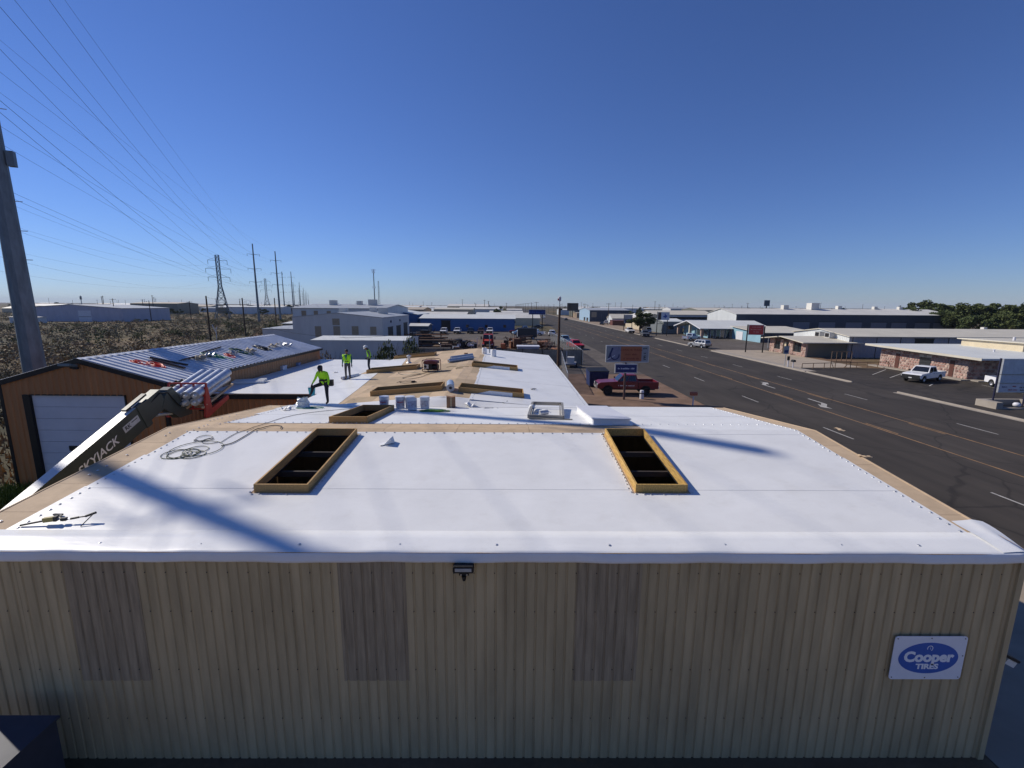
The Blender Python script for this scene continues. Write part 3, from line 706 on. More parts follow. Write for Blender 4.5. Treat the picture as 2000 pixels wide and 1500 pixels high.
MB().obox((0, -.18, .05), (.55, .4, .12), (R(-15), 0, 0)).build('housing', M('lamp_grey', (.16, .18, .17), .5), fl2); MB().box(-.06, .06, -.05, .05, -.12, .1).build('bracket', m_dark, fl2); MB().lathe([(.0, -.1), (.12, -.08), (.13, 0), (0, .01)], 10, (.3, -.12, -.05)).build('sensor', m_dark, fl2)
# ================================================================ THINGS ON THE ROOFS
def on(x, y, zf, it=40):
    d = ray(x, y); t0 = 5.0; f = lambda t: (CAM+d*t).z-zf((CAM+d*t).x, (CAM+d*t).y)
    t1 = t0
    while t1 < 80 and f(t1) > 0: t0 = t1; t1 += .2
    for _ in range(it):
        tm = (t0+t1)/2
        if f(tm) > 0: t0 = tm
        else: t1 = tm
    return CAM+d*t1
def coil(cx, cy, zf, n, r0, r1, rad, wob, seed, off=.012, sq=.6, rot=0.0):
    rnd = random.Random(seed); pts = []
    k = n*26
    ph = [rnd.uniform(0, 6.28) for _ in range(4)]
    for i in range(k+1):
        a = 2*math.pi*i/26; t = i/k
        r = r0+(r1-r0)*(.5+.5*math.sin(a*.173+ph[0]))+wob*math.sin(a*.41+ph[1])
        x = r*math.cos(a)+wob*1.6*math.sin(a*.13+ph[2]); y = sq*(r*math.sin(a))+wob*1.2*math.sin(a*.21+ph[3])
        X = cx+x*math.cos(rot)-y*math.sin(rot); Y = cy+x*math.sin(rot)+y*math.cos(rot)
        pts.append((X, Y, zf(X, Y)+off+rad+.008*(.5+.5*math.sin(a*.3))))
    return pts
def path(pts2, zf, rad, off=.012, sub=8, wob=.02, seed=3):
    rnd = random.Random(seed); P = [Vector((p[0], p[1], 0)) for p in pts2]; out = []
    for i in range(len(P)-1):
        p0 = P[max(0, i-1)]; p1 = P[i]; p2 = P[i+1]; p3 = P[min(len(P)-1, i+2)]
        for k in range(sub):
            t = k/sub
            q = .5*((2*p1)+(-p0+p2)*t+(2*p0-5*p1+4*p2-p3)*t*t+(-p0+3*p1-3*p2+p3)*t**3)
            out.append((q.x, q.y, zf(q.x, q.y)+off+rad))
    q = P[-1]; out.append((q.x, q.y, zf(q.x, q.y)+off+rad)); return out
def cable(name, label, pts, rad, mat, cat='cable'):
    b = Vector(pts[0]); return tag(MB().tube([Vector(p)-b for p in pts], rad, 5).build(name, mat, None, b, smooth=60), label, cat)
m_gcord = M('green_cord', (0.055, 0.075, 0.025), .5); m_bcord = M('black_cord', (0.015, 0.015, 0.016), .5); m_ycord = M('olive_cord', (0.11, 0.10, 0.03), .5)
c = on(372, 884, zf1)
cable('extension_cord', 'green extension cord in tangled loops on the white front roof', coil(c.x, c.y, zf1, 7, .12, .50, .009, .16, 11, sq=.9), .009, m_gcord)
c2 = on(395, 862, zf1)
cable('extension_cord', 'dark thin cord looped beside the green cord and trailing over the ridge', coil(c2.x, c2.y, zf1, 3, .12, .36, .008, .14, 5, sq=.8) + path([(on(*p, zf1).x, on(*p, zf1).y) for p in ((430, 866), (460, 848), (500, 834), (560, 815), (620, 805), (700, 798))], zf1, .008), .008, m_bcord)
cable('extension_cord', 'black cable ends crossing the bare tan ridge strip', path([(on(*p, zf1).x, on(*p, zf1).y) for p in ((432, 872), (455, 866), (480, 852), (500, 840), (515, 836), (535, 832), (550, 834), (548, 838))], zf1, .013), .013, m_bcord)
# roofing screw gun with extension and its tools
a = on(40, 1029, zf1); b = on(192, 1020, zf1)
tg = thing('screw_gun', 'long handled roofing screw gun lying on white membrane', 'power tool', (a.x, a.y, a.z+.012), math.atan2(b.y-a.y, b.x-a.x))
L = (b-a).length
rt = R(6.1)
MB().beam((0, 0, .02), (.45, .02, .09), .03, .03).build('shaft', m_dark, tg)
MB().obox((.52, .02, .11), (.22, .07, .09), (0, R(-6), 0)).build('motor', M('tool_yellow', (.30, .24, .07), .5), tg); MB().obox((.63, .02, .12), (.05, .08, .1)).build('gearbox', m_black, tg)
MB().cyl((.62, .02, .11), (L-.45, .02, .10), .012, n=8).build('extension_tube', m_steel, tg)
MB().obox((L-.62, .02, .10), (.1, .06, .06)).build('clamp', m_black, tg)
MB().cyl((L-.5, .02, .1), (L-.36, .03, .12), .022, n=8).cyl((L-.36, .03, .12), (L-.24, .04, .13), .014, n=8).build('grip', m_black, tg)
MB().cyl((L-.24, .04, .13), (L-.06, .06, .19), .024, n=8).build('handle', m_black, tg)
MB().beam((L-.08, .05, .19), (L-.22, -.14, .0), .014, .014).build('stand_leg', m_dark, tg)
h2 = on(100, 1014, zf1)
ht = thing('hand_tool', 'small black crimping tool beside the screw gun', 'hand tool', (h2.x, h2.y+.12, h2.z+.03), R(-20))
MB().beam((-.1, 0, 0), (.13, .03, .02), .04, .03).build('jaw', m_dark, ht); MB().beam((.1, .02, .02), (.26, -.06, .03), .03, .025).build('handle', m_black, ht)
# white scraps of membrane, each different
def scrap(px, zf, size, label, seed, name='membrane_scrap', mat=None, lift=.03):
    p = on(*px, zf); rnd = random.Random(seed); n = 7; v = []
    for i in range(n):
        for j in range(n):
            x = (i/(n-1)-.5)*size[0]; y = (j/(n-1)-.5)*size[1]
            v.append((x+rnd.uniform(-.01, .01), y+rnd.uniform(-.01, .01), lift*2+lift*2*math.sin(x*9/size[0]+seed)*math.cos(y*5/size[1]+seed*.7)+rnd.uniform(0, lift*.6)))
    o = MB().add(v, [(i*n+j, i*n+j+1, (i+1)*n+j+1, (i+1)*n+j) for i in range(n-1) for j in range(n-1)]).build(name, mat or m_white2, None, (p.x, p.y, p.z), rnd.uniform(0, 3), smooth=30)
    o.modifiers.new('thickness', 'SOLIDIFY').thickness = .004
    return tag(o, label, 'scrap')
# folded white scrap between the front curbs
p = on(755, 866, zf1)
fs = thing('folded_sheet', 'folded white membrane offcut lying near the large timber curb', 'offcut', (p.x, p.y, p.z+.006), R(25))
MB().add([(-.22, -.14, 0), (.15, -.14, .02), (.2, .1, .03), (-.15, .14, 0), (.05, -.2, .17), (.2, .05, .18), (-.1, -.16, .012), (.22, -.1, .02)], [(0, 1, 2, 3), (6, 7, 5, 4), (1, 7, 5, 2)]).build('sheet', m_white2, fs)
scrap((562, 801), zf1, (.45, .32), 'small peaked white scrap near the torn bag', 3, lift=.035)
scrap((1640, 840), zf1, (.35, .14), 'pale offcut on the tan strip along the road side rake', 9, lift=.01, mat=m_board)
scrap((1690, 893), zf1, (.3, .12), 'curled pale offcut farther down the road side rake', 4, lift=.012, mat=m_board)
# torn clear bag with green strapping
p = on(592, 797, zf1)
bag = thing('plastic_bag', 'crumpled clear plastic bag on green strapping', 'bag', (p.x, p.y, p.z+.01))
me = MB(); rnd = random.Random(5); v = []
for i in range(7):
    for j in range(12):
        t = i/6; a_ = 2*math.pi*j/12; rr = .26*(1-.35*t)*(1+rnd.uniform(-.22, .22)); v.append((rr*math.cos(a_)*1.2, rr*math.sin(a_), .42*t*(1+rnd.uniform(-.15, .15))))
me.add(v, [(i*12+j, i*12+(j+1) % 12, (i+1)*12+(j+1) % 12, (i+1)*12+j) for i in range(6) for j in range(12)]).build('film', M('bag_film', (.55, .6, .63), .25, var=.2, scale=8), bag)
MB().tube([(x-p.x, y-p.y, z-p.z) for x, y, z in coil(p.x+.25, p.y-.05, zf1, 5, .2, .5, .01, .1, 8, sq=.5)], .012, 5).build('strapping', M('green_strap', (.02, .22, .13), .5), bag)
# cap skylight wrapped in white
cs = thing('capped_skylight', 'white membrane wrapped skylight curb with flat white lid', 'skylight', (3.42, 14.3, zf1(0, 14.3)))
def slopebox(parent, name, x0, x1, y0, y1, z0, z1, mat, o, zf):
    v = []
    for y in (y0, y1):
        for x in (x0, x1):
            for z in (z0, z1): v.append(Vector((x, y, zf(x, y)+z))-o)
    return MB().add(v, [(0,1,3,2),(4,6,7,5),(0,4,5,1),(2,3,7,6),(0,2,6,4),(1,5,7,3)]).build(name, mat, parent)
o_ = Vector(cs.location)
slopebox(cs, 'curb_wall', 2.83, 4.02, 14.3, 17.9, -.01, .2, m_white2, o_, zf1); slopebox(cs, 'lid', 2.79, 4.06, 14.26, 17.94, .2, .235, m_doorw, o_, zf1); slopebox(cs, 'patch', 3.45, 3.9, 14.27, 14.296, .03, .15, m_white2, o_, zf1)
slopebox(cs, 'flashing', 2.72, 4.13, 14.2, 18.0, .009, .016, m_white2, o_, zf1)
# skylight frame lying on the roof, and what lies in it
fr = thing('skylight_frame', 'grey aluminium skylight frame lying flat behind the ridge', 'frame', (1.35, 15.6, zf1(0, 15.6)), R(-6))
m_alu = M('old_aluminium', (.33, .30, .25), .5, .4, var=.2)
for x in (-.62, .62): MB().beam((x, 0, .09), (x*1.02, 3.1, -.10), .09, .13).build('rail', m_alu, fr); MB().beam((x*.84, .1, .06), (x*.86, 3.0, -.12), .05, .05).build('glazing_bar', m_alu, fr)
for y, z in ((0, .09), (3.1, -.10)): MB().beam((-.62, y, z), (.62, y, z), .09, .13).build('cross_rail', m_alu, fr)
MB().beam((-.6, -.14, .06), (.95, -.06, .03), .06, .05).build('loose_strip', m_alu, fr)
p = on(1042, 789, zf1)
hh = thing('hard_hat', 'white hard hat resting on the skylight frame', 'hard hat', (.95, 17.6, zf1(0, 17.6)+.16))
MB().lathe([(.15, 0), (.155, .015), (.125, .02), (.122, .06), (.10, .11), (.06, .14), (0, .15)], 16).build('shell', m_boomwhite, hh, smooth=50)
tp = thing('tape_roll', 'silver roll of flashing tape inside the skylight frame', 'tape', (1.2, 16.6, zf1(0, 16.6)+.01)); MB().cyl((0, 0, .09), (.32, .12, .09), .09, n=14).build('roll', m_steel, tp)
gl = scrap((1062, 806), zf1, (.7, .5), 'clear plastic offcut inside the skylight frame', 6, lift=.012)
# pails of adhesive
m_pail = M('pail_plastic', (.62, .63, .66), .35, var=.05); m_plabel = M('pail_label', (.42, .40, .46), .5, var=.4, scale=14); m_plred = M('label_red', (.45, .1, .12), .5)
def pail(label, px, tilt=0.0, red=True, rz=0.0, sc=1.38):
    p = on(*px, zf1)
    t = thing('adhesive_pail', label, 'pail', (p.x, p.y, p.z+.008), rz, 'white adhesive pails')
    MB().lathe([(0, 0), (.125, 0), (.13, .01), (.148, .33), (.155, .33), (.155, .35), (.148, .352), (.15, .37), (.14, .372), (.0, .37)], 20).build('bucket', m_pail, t, smooth=40)
    lb = MB(); n = 10
    v = [(1.012*(.13+.018*z/.33)*math.cos(R(200+14*i)), 1.012*(.13+.018*z/.33)*math.sin(R(200+14*i)), z) for z in (.08, .27) for i in range(n+1)]
    lb.add(v, [(i, i+1, n+2+i, n+1+i) for i in range(n)]).build('paper_label', m_plabel, t)
    if red:
        v = [(1.02*(.13+.018*z/.33)*math.cos(R(225+10*i)), 1.02*(.13+.018*z/.33)*math.sin(R(225+10*i)), z) for z in (.19, .225) for i in range(9)]
        MB().add(v, [(i, i+1, 10+i, 9+i) for i in range(8)]).build('label_band', m_plred, t)
    MB().tube([(.16*math.cos(R(a)), .03+.05*math.sin(R(a)), .31-.13*abs(math.sin(R(a)))) for a in range(180, 361, 15)], .004, 4).build('bail_handle', m_steel, t)
    t.rotation_euler = (tilt, 0, rz); t.scale = (sc, sc, sc)
    return t
pail('white pail with a red banded label standing alone left of the tight cluster', (751, 797))
pail('white pail upright at the edge of the cluster beside the open gap', (782, 797), rz=.3)
pail('white pail upright behind the tilted pail', (801, 797), rz=.6, red=False)
pail('white pail without a red band tilted against its neighbour', (806, 802), tilt=R(-16), red=False, rz=R(25))
pail('white pail with a worn label next to the cardboard box', (830, 798), rz=-.2, red=False)
p = on(881, 796, zf1)
cbx = thing('cardboard_box', 'small tall brown cardboard box standing beside the pails', 'box', (p.x, p.y, p.z), R(8)); m_card = M('cardboard', (.24, .13, .07), .85)
MB().box(-.19, .19, -.15, .15, .0, .48).build('carton', m_card, cbx); MB().obox((-.1, 0, .49), (.19, .3, .01), (0, R(12), 0)).build('flap', m_card, cbx); MB().obox((.1, 0, .49), (.19, .3, .01), (0, R(-12), 0)).build('flap', m_card, cbx); MB().box(-.03, .03, -.152, -.150, .02, .46).build('tape_strip', M('tape', (.4, .3, .18), .4), cbx)
p = on(850, 803, zf1)
rp = tag(MB().tube([(x-p.x, y-p.y, z-p.z) for x, y, z in coil(p.x, p.y, zf1, 9, .12, .42, .012, .12, 21, sq=.6)], .016, 5).build('rope_pile', M('lime_rope', (.10, .25, .03), .7), None, p), 'pile of bright green rope in front of the pails', 'rope')
scrap((915, 794), zf1, (.9, .35), 'crumpled white sheet beside the cardboard box', 12, lift=.06)
scrap((985, 792), zf1, (.5, .3), 'grey rag heaped on the white edge near the skylight frame', 15, lift=.05, mat=M('grey_rag', (.22, .25, .2), .8), name='rag')
for i, (px, lb) in enumerate((((958, 798), 'thin metal strips scattered on white membrane by the rag'),)):
    p = on(*px, zf1); mb = MB()
    t = thing('metal_strips', lb, 'strips', (p.x, p.y, p.z))
    for k in range(4): MB().beam((random.uniform(-.3, .3), random.uniform(-.1, .1), .02), (random.uniform(-.3, .4), random.uniform(-.1, .1), .03), .02, .015).build('strip', m_steel, t)
# on the second roof
def roll(label, pa, pb, r, zf, mat, lift=0.0, name='membrane_roll', group=None):
    a = on(*pa, zf); b = on(*pb, zf)
    a.z = zf(a.x, a.y)+r+.008+lift; b.z = zf(b.x, b.y)+r+.008+lift; base = a.copy()
    t = thing(name, label, 'roll', base, 0, group)
    MB().cyl((0, 0, 0), b-a, r, n=18).build('wound_sheet', mat, t, smooth=40)
    d = (b-a).normalized()
    MB().cyl(-d*.03, (b-a)+d*.03, r*.38, n=12).build('cardboard_core', m_card, t)
    return t
m_foil = M('silver_wrap', (.36, .42, .50), .35, .35, var=.15, scale=5)
roll('long silver wrapped membrane roll lying on tan boards beyond the generator', (876, 709), (924, 702), .15, zf2, m_foil)
roll('second silver roll behind the long one on the tan boards', (880, 703), (923, 697), .14, zf2, m_foil)
ca = D[3]
t = thing('membrane_roll', 'short silver roll with open core leaning at the timber curb', 'roll', (-2.75, 20.75, zf2(-2.75, 20.9)+.20), R(20))
MB().cyl((0, 0, 0), (.25, 1.15, .02), .19, n=18).build('wound_sheet', m_foil, t, smooth=40); MB().cyl((0, -.02, 0), (.25, 1.17, .02), .07, n=12).build('cardboard_core', m_dark, t)
# generator
p = on(843, 725, zf2)
gen = thing('generator', 'portable generator in a dark red tubular frame', 'generator', (p.x, p.y, p.z+.01), R(-8))
m_frame = M('frame_red', (.11, .018, .022), .4); gw, gd, gh = .5, .36, .78
for y in (-gd, gd): MB().tube([(-gw, y, .05), (-gw, y, gh-.08), (-gw+.08, y, gh), (gw-.08, y, gh), (gw, y, gh-.08), (gw, y, .05), (gw-.05, y, .02), (-gw+.05, y, .02), (-gw, y, .05)], .022, 6).build('frame_loop', m_frame, gen, smooth=60)
for x in (-gw, gw):
    for z in (.1, gh-.1): MB().cyl((x, -gd, z), (x, gd, z), .02, n=8).build('cross_bar', m_frame, gen)
MB().prism([(-.44, .5), (.44, .5), (.46, .56), (.4, .68), (.1, .72), (-.1, .72), (-.4, .68), (-.46, .56)], -.3, .3, 'y').build('fuel_tank', m_frame, gen); MB().lathe([(.05, 0), (.05, .04), (0, .045)], 10, (0, 0, .72)).build('fuel_cap', m_black, gen)
MB().box(-.42, .1, -.28, .28, .12, .48).build('engine', m_black, gen); MB().cyl((.1, 0, .28), (.45, 0, .28), .19, n=16).build('alternator', m_dark, gen); MB().box(-.4, -.1, -.34, -.29, .2, .46).build('control_panel', m_steel, gen)
MB().cyl((-.3, -.3, .33), (-.3, -.36, .33), .09, n=14).build('recoil_cover', m_dark, gen)
for sx in (-.35, .35):
    for sy in (-.3, .3): MB().cyl((sx, sy, .0), (sx, sy, .05), .04, n=8).build('foot', m_rubber, gen)
cable('extension_cord', 'black power cord snaking over tan boards in front of the generator', path([(on(*p_, zf2).x, on(*p_, zf2).y) for p_ in ((838, 724), (826, 730), (806, 733), (785, 732), (778, 728), (800, 727), (822, 731), (802, 736), (786, 739), (800, 741), (822, 737), (838, 731), (860, 727), (880, 724))], zf2, .014, sub=7), .014, m_bcord)
cable('extension_cord', 'thin black cord looped on tan boards by the small pump', path([(on(*p_, zf2).x, on(*p_, zf2).y) for p_ in ((775, 748), (785, 745), (800, 744), (806, 747), (792, 749), (780, 747), (796, 746), (806, 745))], zf2, .012, sub=7), .012, m_bcord)
cable('extension_cord', 'thin brown cord running from the generator towards the far right curb', path([(on(*p_, zf2).x, on(*p_, zf2).y) for p_ in ((872, 718), (884, 716), (894, 718), (905, 719), (890, 721), (900, 717), (916, 717))], zf2, .012, sub=7), .012, m_ycord)
p = on(807, 747, zf2); t = thing('cord_splitter', 'small black outlet box on tan boards', 'outlet box', (p.x, p.y, p.z), .3); MB().box(-.1, .1, -.06, .06, 0, .1).build('box', m_black, t); MB().cyl((.1, 0, .05), (.18, .03, .03), .025, n=8).build('plug', m_black, t)
p = on(799, 709, zf2); t = thing('vent_pipe', 'grey metal vent pipe with a rain cap on tan boards', 'vent', (p.x, p.y, p.z))
MB().cyl((0, 0, -.05), (0, 0, .52), .11, n=14).build('pipe', m_steel, t, smooth=40); MB().lathe([(.19, .52), (.19, .56), (.05, .64), (0, .645)], 14).build('rain_cap', m_steel, t, smooth=30); MB().lathe([(.22, 0), (.2, .03), (.12, .1), (.11, .1)], 14).build('flashing', m_steel, t)
for px, lb, s in (((946, 691), 'stubby white paper roll standing on the ridge at the far end', 1.0), ((964, 696), 'white paper roll standing on membrane near the far roof edge', 1.1)):
    p = on(*px, zf2); t = thing('paper_roll', lb, 'roll', (p.x, p.y, p.z)); MB().lathe([(.2*s, 0), (.205*s, .02), (.205*s, .5*s), (.19*s, .52*s), (.07*s, .52*s), (.07*s, .45*s), (0, .45*s)], 16).build('paper', m_white2, t, smooth=40); MB().cyl((0, 0, .4*s), (0, 0, .56*s), .06*s, n=10).build('core', m_card, t)
p = on(956, 690, zf2); t = thing('guard_post', 'grey steel post standing at the far roof edge', 'post', (p.x, p.y+.3, p.z-.2)); MB().cyl((0, 0, 0), (0, 0, 1.7), .04, n=10).build('tube', m_galvpole, t); MB().lathe([(.06, 1.7), (.06, 1.75), (0, 1.77)], 10).build('cap', m_steel, t)
p = on(910, 694, zf2); t = thing('wood_block', 'small brown wood block on the far tan boards', 'block', (p.x, p.y, p.z), .4); MB().box(-.14, .14, -.1, .1, 0, .2).build('block', m_card, t); MB().box(-.141, .141, -.03, .03, .2, .205).build('grain_edge', m_wood, t)
for px, sz, lb, sd in (((700, 733), (.35, .2), 'dark rag on white membrane between two workers', 2), ((760, 703), (.4, .25), 'dark scrap on the white roof edge near the weeds', 4), ((1042, 761), (.3, .12), 'grey scrap on the broad white slope facing the road', 7), ((655, 728), (.3, .2), 'thin white offcut on the annex roof', 10)):
    scrap(px, zf2 if px[0] > 690 else zlt, sz, lb, sd, name='scrap_piece', lift=.02, mat=M('grey_scrap', (.2, .2, .2), .8) if sd != 10 else m_white2)
# annex: folded bundles and a wrapped roll
p = on(484, 748, zlt)
t = thing('wrapped_bundle', 'bundle of white wrapped sheets on the annex roof', 'bundle', (p.x, p.y, p.z+.01), R(12))
for k in range(3): MB().obox((0, k*.22-.2, .07+.03*k), (1.9, .24, .12), (0, 0, R(4*k))).build('wrapped_sheet', m_white2, t)
roll('white membrane roll lying behind the standing worker', (668, 742), (700, 735), .10, zlt, m_white2)
for px, lb, s, mt in (((500, 722), 'dark red tool box against the brown wall', (.9, .5, .45), M('box_maroon', (.10, .03, .03), .6)), ((520, 718), 'white crate against the brown wall', (.5, .4, .4), m_doorw), ((548, 722), 'stack of white cartons in the shade of the brown wall', (.7, .5, .3), m_doorw), ((575, 714), 'blue grey case lying near the brown wall', (.8, .4, .22), M('case_blue', (.2, .25, .38), .5))):
    p = on(*px, zlt); t = thing('storage_box', lb, 'box', (p.x, p.y, p.z+.008), R(random.uniform(-15, 15)))
    MB().box(-s[0]/2, s[0]/2, -s[1]/2, s[1]/2, 0, s[2]*.8).build('body', mt, t); MB().box(-s[0]/2-.02, s[0]/2+.02, -s[1]/2-.02, s[1]/2+.02, s[2]*.8, s[2]).build('lid', mt, t)
    MB().box(-.1, .1, -s[1]/2-.05, -s[1]/2-.02, s[2]*.5, s[2]*.58).build('handle', m_dark, t)
# red step ladder
lp = gy(333, 772, 22.7); lx = lp.x+.1
ld = thing('ladder', 'red fibreglass ladder leaning on the dark edge of the annex', 'ladder', (lx, 22.35, 0))
for s in (-1, 1): MB().beam((s*.23, -.5, 0), (s*.19, .80, 4.65), .04, .09).build('side_rail', M('ladder_red', (.30, .05, .04), .5), ld)
for k in range(13): MB().beam((-.2, -.45+k*.097, .3+.35*k), (.2, -.45+k*.097, .3+.35*k), .05, .03).build('rung', M('ladder_rung', (.33, .13, .11), .5), ld)
# ---- clutter on the brown roof
def zfb(x, y):
    if x > BX1+.1: return -50.0
    return BZE+(BZR-BZE)*(1-abs(x-BXC)/(BX1-BXC))+.035
def onb(x, y): return on(x, y, zfb)
for i, (a_, b_, lb) in enumerate((((290, 701), (365, 716), 'long dark steel channel lying across the silver roof ribs'), ((295, 705), (360, 722), 'second dark steel channel beside the first on the silver roof'), ((352, 706), (404, 694), 'bent black strip lying on the silver roof'), ((395, 690), (430, 680), 'dark trim length near the far clutter on the silver roof'))):
    a = onb(*a_); b = onb(*b_); t = thing('steel_channel', lb, 'trim length', a, 0); d = b-a
    MB().beam((0, 0, .06), d+Vector((0, 0, .06)), .16, .02).build('web', M('channel_brown', (.055, .045, .045), .5), t); MB().beam((.05, .05, .09), d+Vector((.05, .05, .09)), .02, .07).build('flange', M('channel_brown', (.055, .045, .045), .5), t)
m_rope_red = M('red_strap', (.75, .045, .02), .55)
for px, lb, rr, sd in (((308, 714), 'heap of red ratchet straps on the silver roof', .4, 31), ((265, 707), 'loose red strap trailing on the silver roof', .28, 33), ((446, 694), 'red harness lying in the far roof clutter', .25, 35)):
    p = onb(*px); tag(MB().tube([(x-p.x, y-p.y, z-p.z) for x, y, z in coil(p.x, p.y, zfb, 6, .08, rr, .02, .12, sd, sq=.6)], .022, 4).build('strap_heap', m_rope_red, None, p), lb, 'strap')
for px, lb, mt, sd in (((426, 697), 'heap of green rope on the silver roof', M('green_strap', (.02, .22, .13), .5), 41), ((470, 686), 'dark green netting bundled on the far silver roof', M('net_green', (.015, .09, .06), .7), 43), ((510, 680), 'dark rope tangle near the far end of the silver roof', m_bcord, 47)):
    p = onb(*px); tag(MB().tube([(x-p.x, y-p.y, z-p.z) for x, y, z in coil(p.x, p.y, zfb, 7, .1, .5, .02, .2, sd, sq=.5)], .025, 4).build('rope_heap', mt, None, p), lb, 'rope')
for px, s, lb, sd in (((392, 703), (1.0, .5), 'crumpled grey tarp beside the gutter of the silver roof', 51), ((410, 698), (.7, .45), 'dusty tan tarp heaped on the silver roof', 52), ((455, 692), (.8, .4), 'pale scrap sheet beside the red harness', 53), ((490, 688), (1.2, .4), 'grey scrap metal along the gutter', 54), ((535, 678), (1.4, .4), 'pale crumpled sheet near the far end of the silver roof', 55), ((560, 676), (1.0, .4), 'grey sheet offcut at the far corner of the silver roof', 56)):
    p = onb(*px)
    scrap(px, zfb, s, lb, sd, name='tarp_heap', lift=.07, mat=random.choice([m_steel, M('tarp_tan', (.33, .28, .21), .8), M('tarp_grey', (.35, .37, .38), .7)]))
p = onb(549, 676); t = thing('bucket', 'white bucket near the far end of the silver roof', 'bucket', (p.x, p.y, p.z)); MB().lathe([(0, 0), (.13, 0), (.15, .34), (.16, .35), (.14, .35), (.13, .05), (0, .05)], 14).build('shell', m_pail, t); MB().tube([(.15*math.cos(R(a)), 0, .34+.12*math.sin(R(a))) for a in range(0, 181, 20)], .005, 4).build('bail_handle', m_steel, t)

# ================================================================ TELEHANDLER
th = thing('telehandler', 'green and white telehandler with its boom raised to the annex roof', 'telehandler', (-13.0, 8.9, 0))
piv = Vector((.0, -2.1, 1.55)); tip = Vector((-.05, 7.55, 5.6))
d = (tip-piv).normalized(); sidev = Vector((1, 0, 0)); sidev = (sidev-d*sidev.dot(d)).normalized(); upb = sidev.cross(d)
def bm_box(name, a, b, w_, h_, mat, parent=th, top=None, upoff=0.0):
    p0 = piv+d*a+upb*upoff; p1 = piv+d*b+upb*upoff; v = []
    for p in (p0, p1):
        for i, j in ((-1,-1),(1,-1),(1,1),(-1,1)): v.append(p+sidev*(i*w_/2)+upb*(j*h_/2))
    mb = MB(); mb.add(v, [(0,3,2,1),(4,5,6,7),(0,1,5,4),(1,2,6,5)], 0); mb.add(v, [(2,3,7,6)], 1); mb.add(v, [(3,0,4,7)], 0)
    return mb.build(name, [mat, top or mat], parent)
L = (tip-piv).length
bo = bm_box('boom', -.4, L-1.15, .34, .86, m_green_boom, upoff=-.07, top=m_boomwhite)
bm_box('boom_extension', L-1.2, L-.1, .32, .74, m_green_boom, upoff=-.05)
bm_box('boom_collar', L-1.3, L-1.02, .40, .92, m_green_boom, upoff=-.07)
sens = bm_box('hose_guide', L-1.6, L-.6, .16, .07, m_dark, upoff=.44); bm_box('guide_plate', L-1.4, L-.95, .22, .02, m_boomwhite, upoff=.42)
rotm = Matrix((d, upb, sidev)).transposed().to_euler()
pt = piv+d*(L-3.25)+sidev*.174-upb*.10
text('SKYJACK', .38, pt, th, m_cwhite, name='brand_lettering', rot=rotm, bold=.006, shear=.25, sx=1.05)
pl_ = piv+d*(L-1.75)+sidev*.173
q = [pl_+d*x+upb*y for x, y in ((-.36, -.12), (.36, -.12), (.36, .12), (-.36, .12))]; MB().quad(*q).build('decal_plate', M('decal_grey', (.5, .5, .5), .5), th)
text('RK', .2, pl_+sidev*.003-d*.17, th, m_black, name='decal_lettering', rot=rotm, bold=.004)
MB().quad(*[pl_+sidev*.002+d*x+upb*y for x, y in ((.02, .03), (.3, .03), (.3, .06), (.02, .06))]).build('decal_line', m_dark, th)
# head, carriage and forks
hdz = .72
hd_ = MB(); hd_.prism([(7.35, 4.42), (7.7, 5.05), (7.95, 5.12), (8.25, 4.75), (8.45, 4.35), (8.9, 4.1), (8.85, 3.85), (8.2, 3.85), (7.8, 4.15)], -.2, .12, 'x'); hd_.build('boom_head', m_green_boom, th, (0, 0, hdz))
MB().cyl((-.28, 8.35, 4.35), (.2, 8.35, 4.35), .09, n=12).build('pivot_pin', m_steel, th, (0, 0, hdz))
MB().cyl((.0, 7.2, 4.2), (.0, 8.5, 4.0), .06, n=10).build('tilt_cylinder', m_steel, th, (0, 0, hdz))
for s in (-1, 1): MB().tube([(s*.1, 6.9, 4.75), (s*.14, 7.3, 5.0), (s*.12, 7.7, 4.95), (s*.16, 8.1, 4.4), (s*.1, 8.5, 4.2)], .022, 6).build('hydraulic_hose', m_rubber, th, (0, 0, hdz))
car = MB(); gx0, gx1, gy_, gz0, gz1 = -.75, .75, 8.75, 4.05, 5.1
for x in (-.75, -.25, .25, .75): car.beam((x, gy_+.25*(0), gz0), (x, gy_+.2, gz1), .06, .06)
for z in (4.08, 4.6, 4.85, 5.08): car.beam((gx0, gy_+.2*(z-gz0)/(gz1-gz0), z), (gx1, gy_+.2*(z-gz0)/(gz1-gz0), z), .06, .06)
car.build('load_backrest', m_red, th, (0, 0, hdz))
fk = MB()
for x in (-.3, .55): fk.beam((x, gy_, 4.0), (x+.1, gy_+1.5, 4.32), .14, .05)
fk.build('forks', m_dark, th, (0, 0, hdz))
fkc = MB(); fkc.prism([(gy_-.1, 3.75), (gy_+.05, 3.7), (gy_+1.5, 4.2), (gy_+1.45, 4.36), (gy_+.35, 4.05), (gy_+.2, 4.95), (gy_+.08, 4.95)], .72, .80, 'x'); fkc.build('side_frame', m_red, th, (0, 0, hdz))
fkd = MB(); fkd.prism([(gy_-.1, 3.75), (gy_+.05, 3.7), (gy_+1.5, 4.2), (gy_+1.45, 4.36), (gy_+.35, 4.05), (gy_+.2, 4.95), (gy_+.08, 4.95)], -.80, -.72, 'x'); fkd.build('side_frame', m_red, th, (0, 0, hdz))
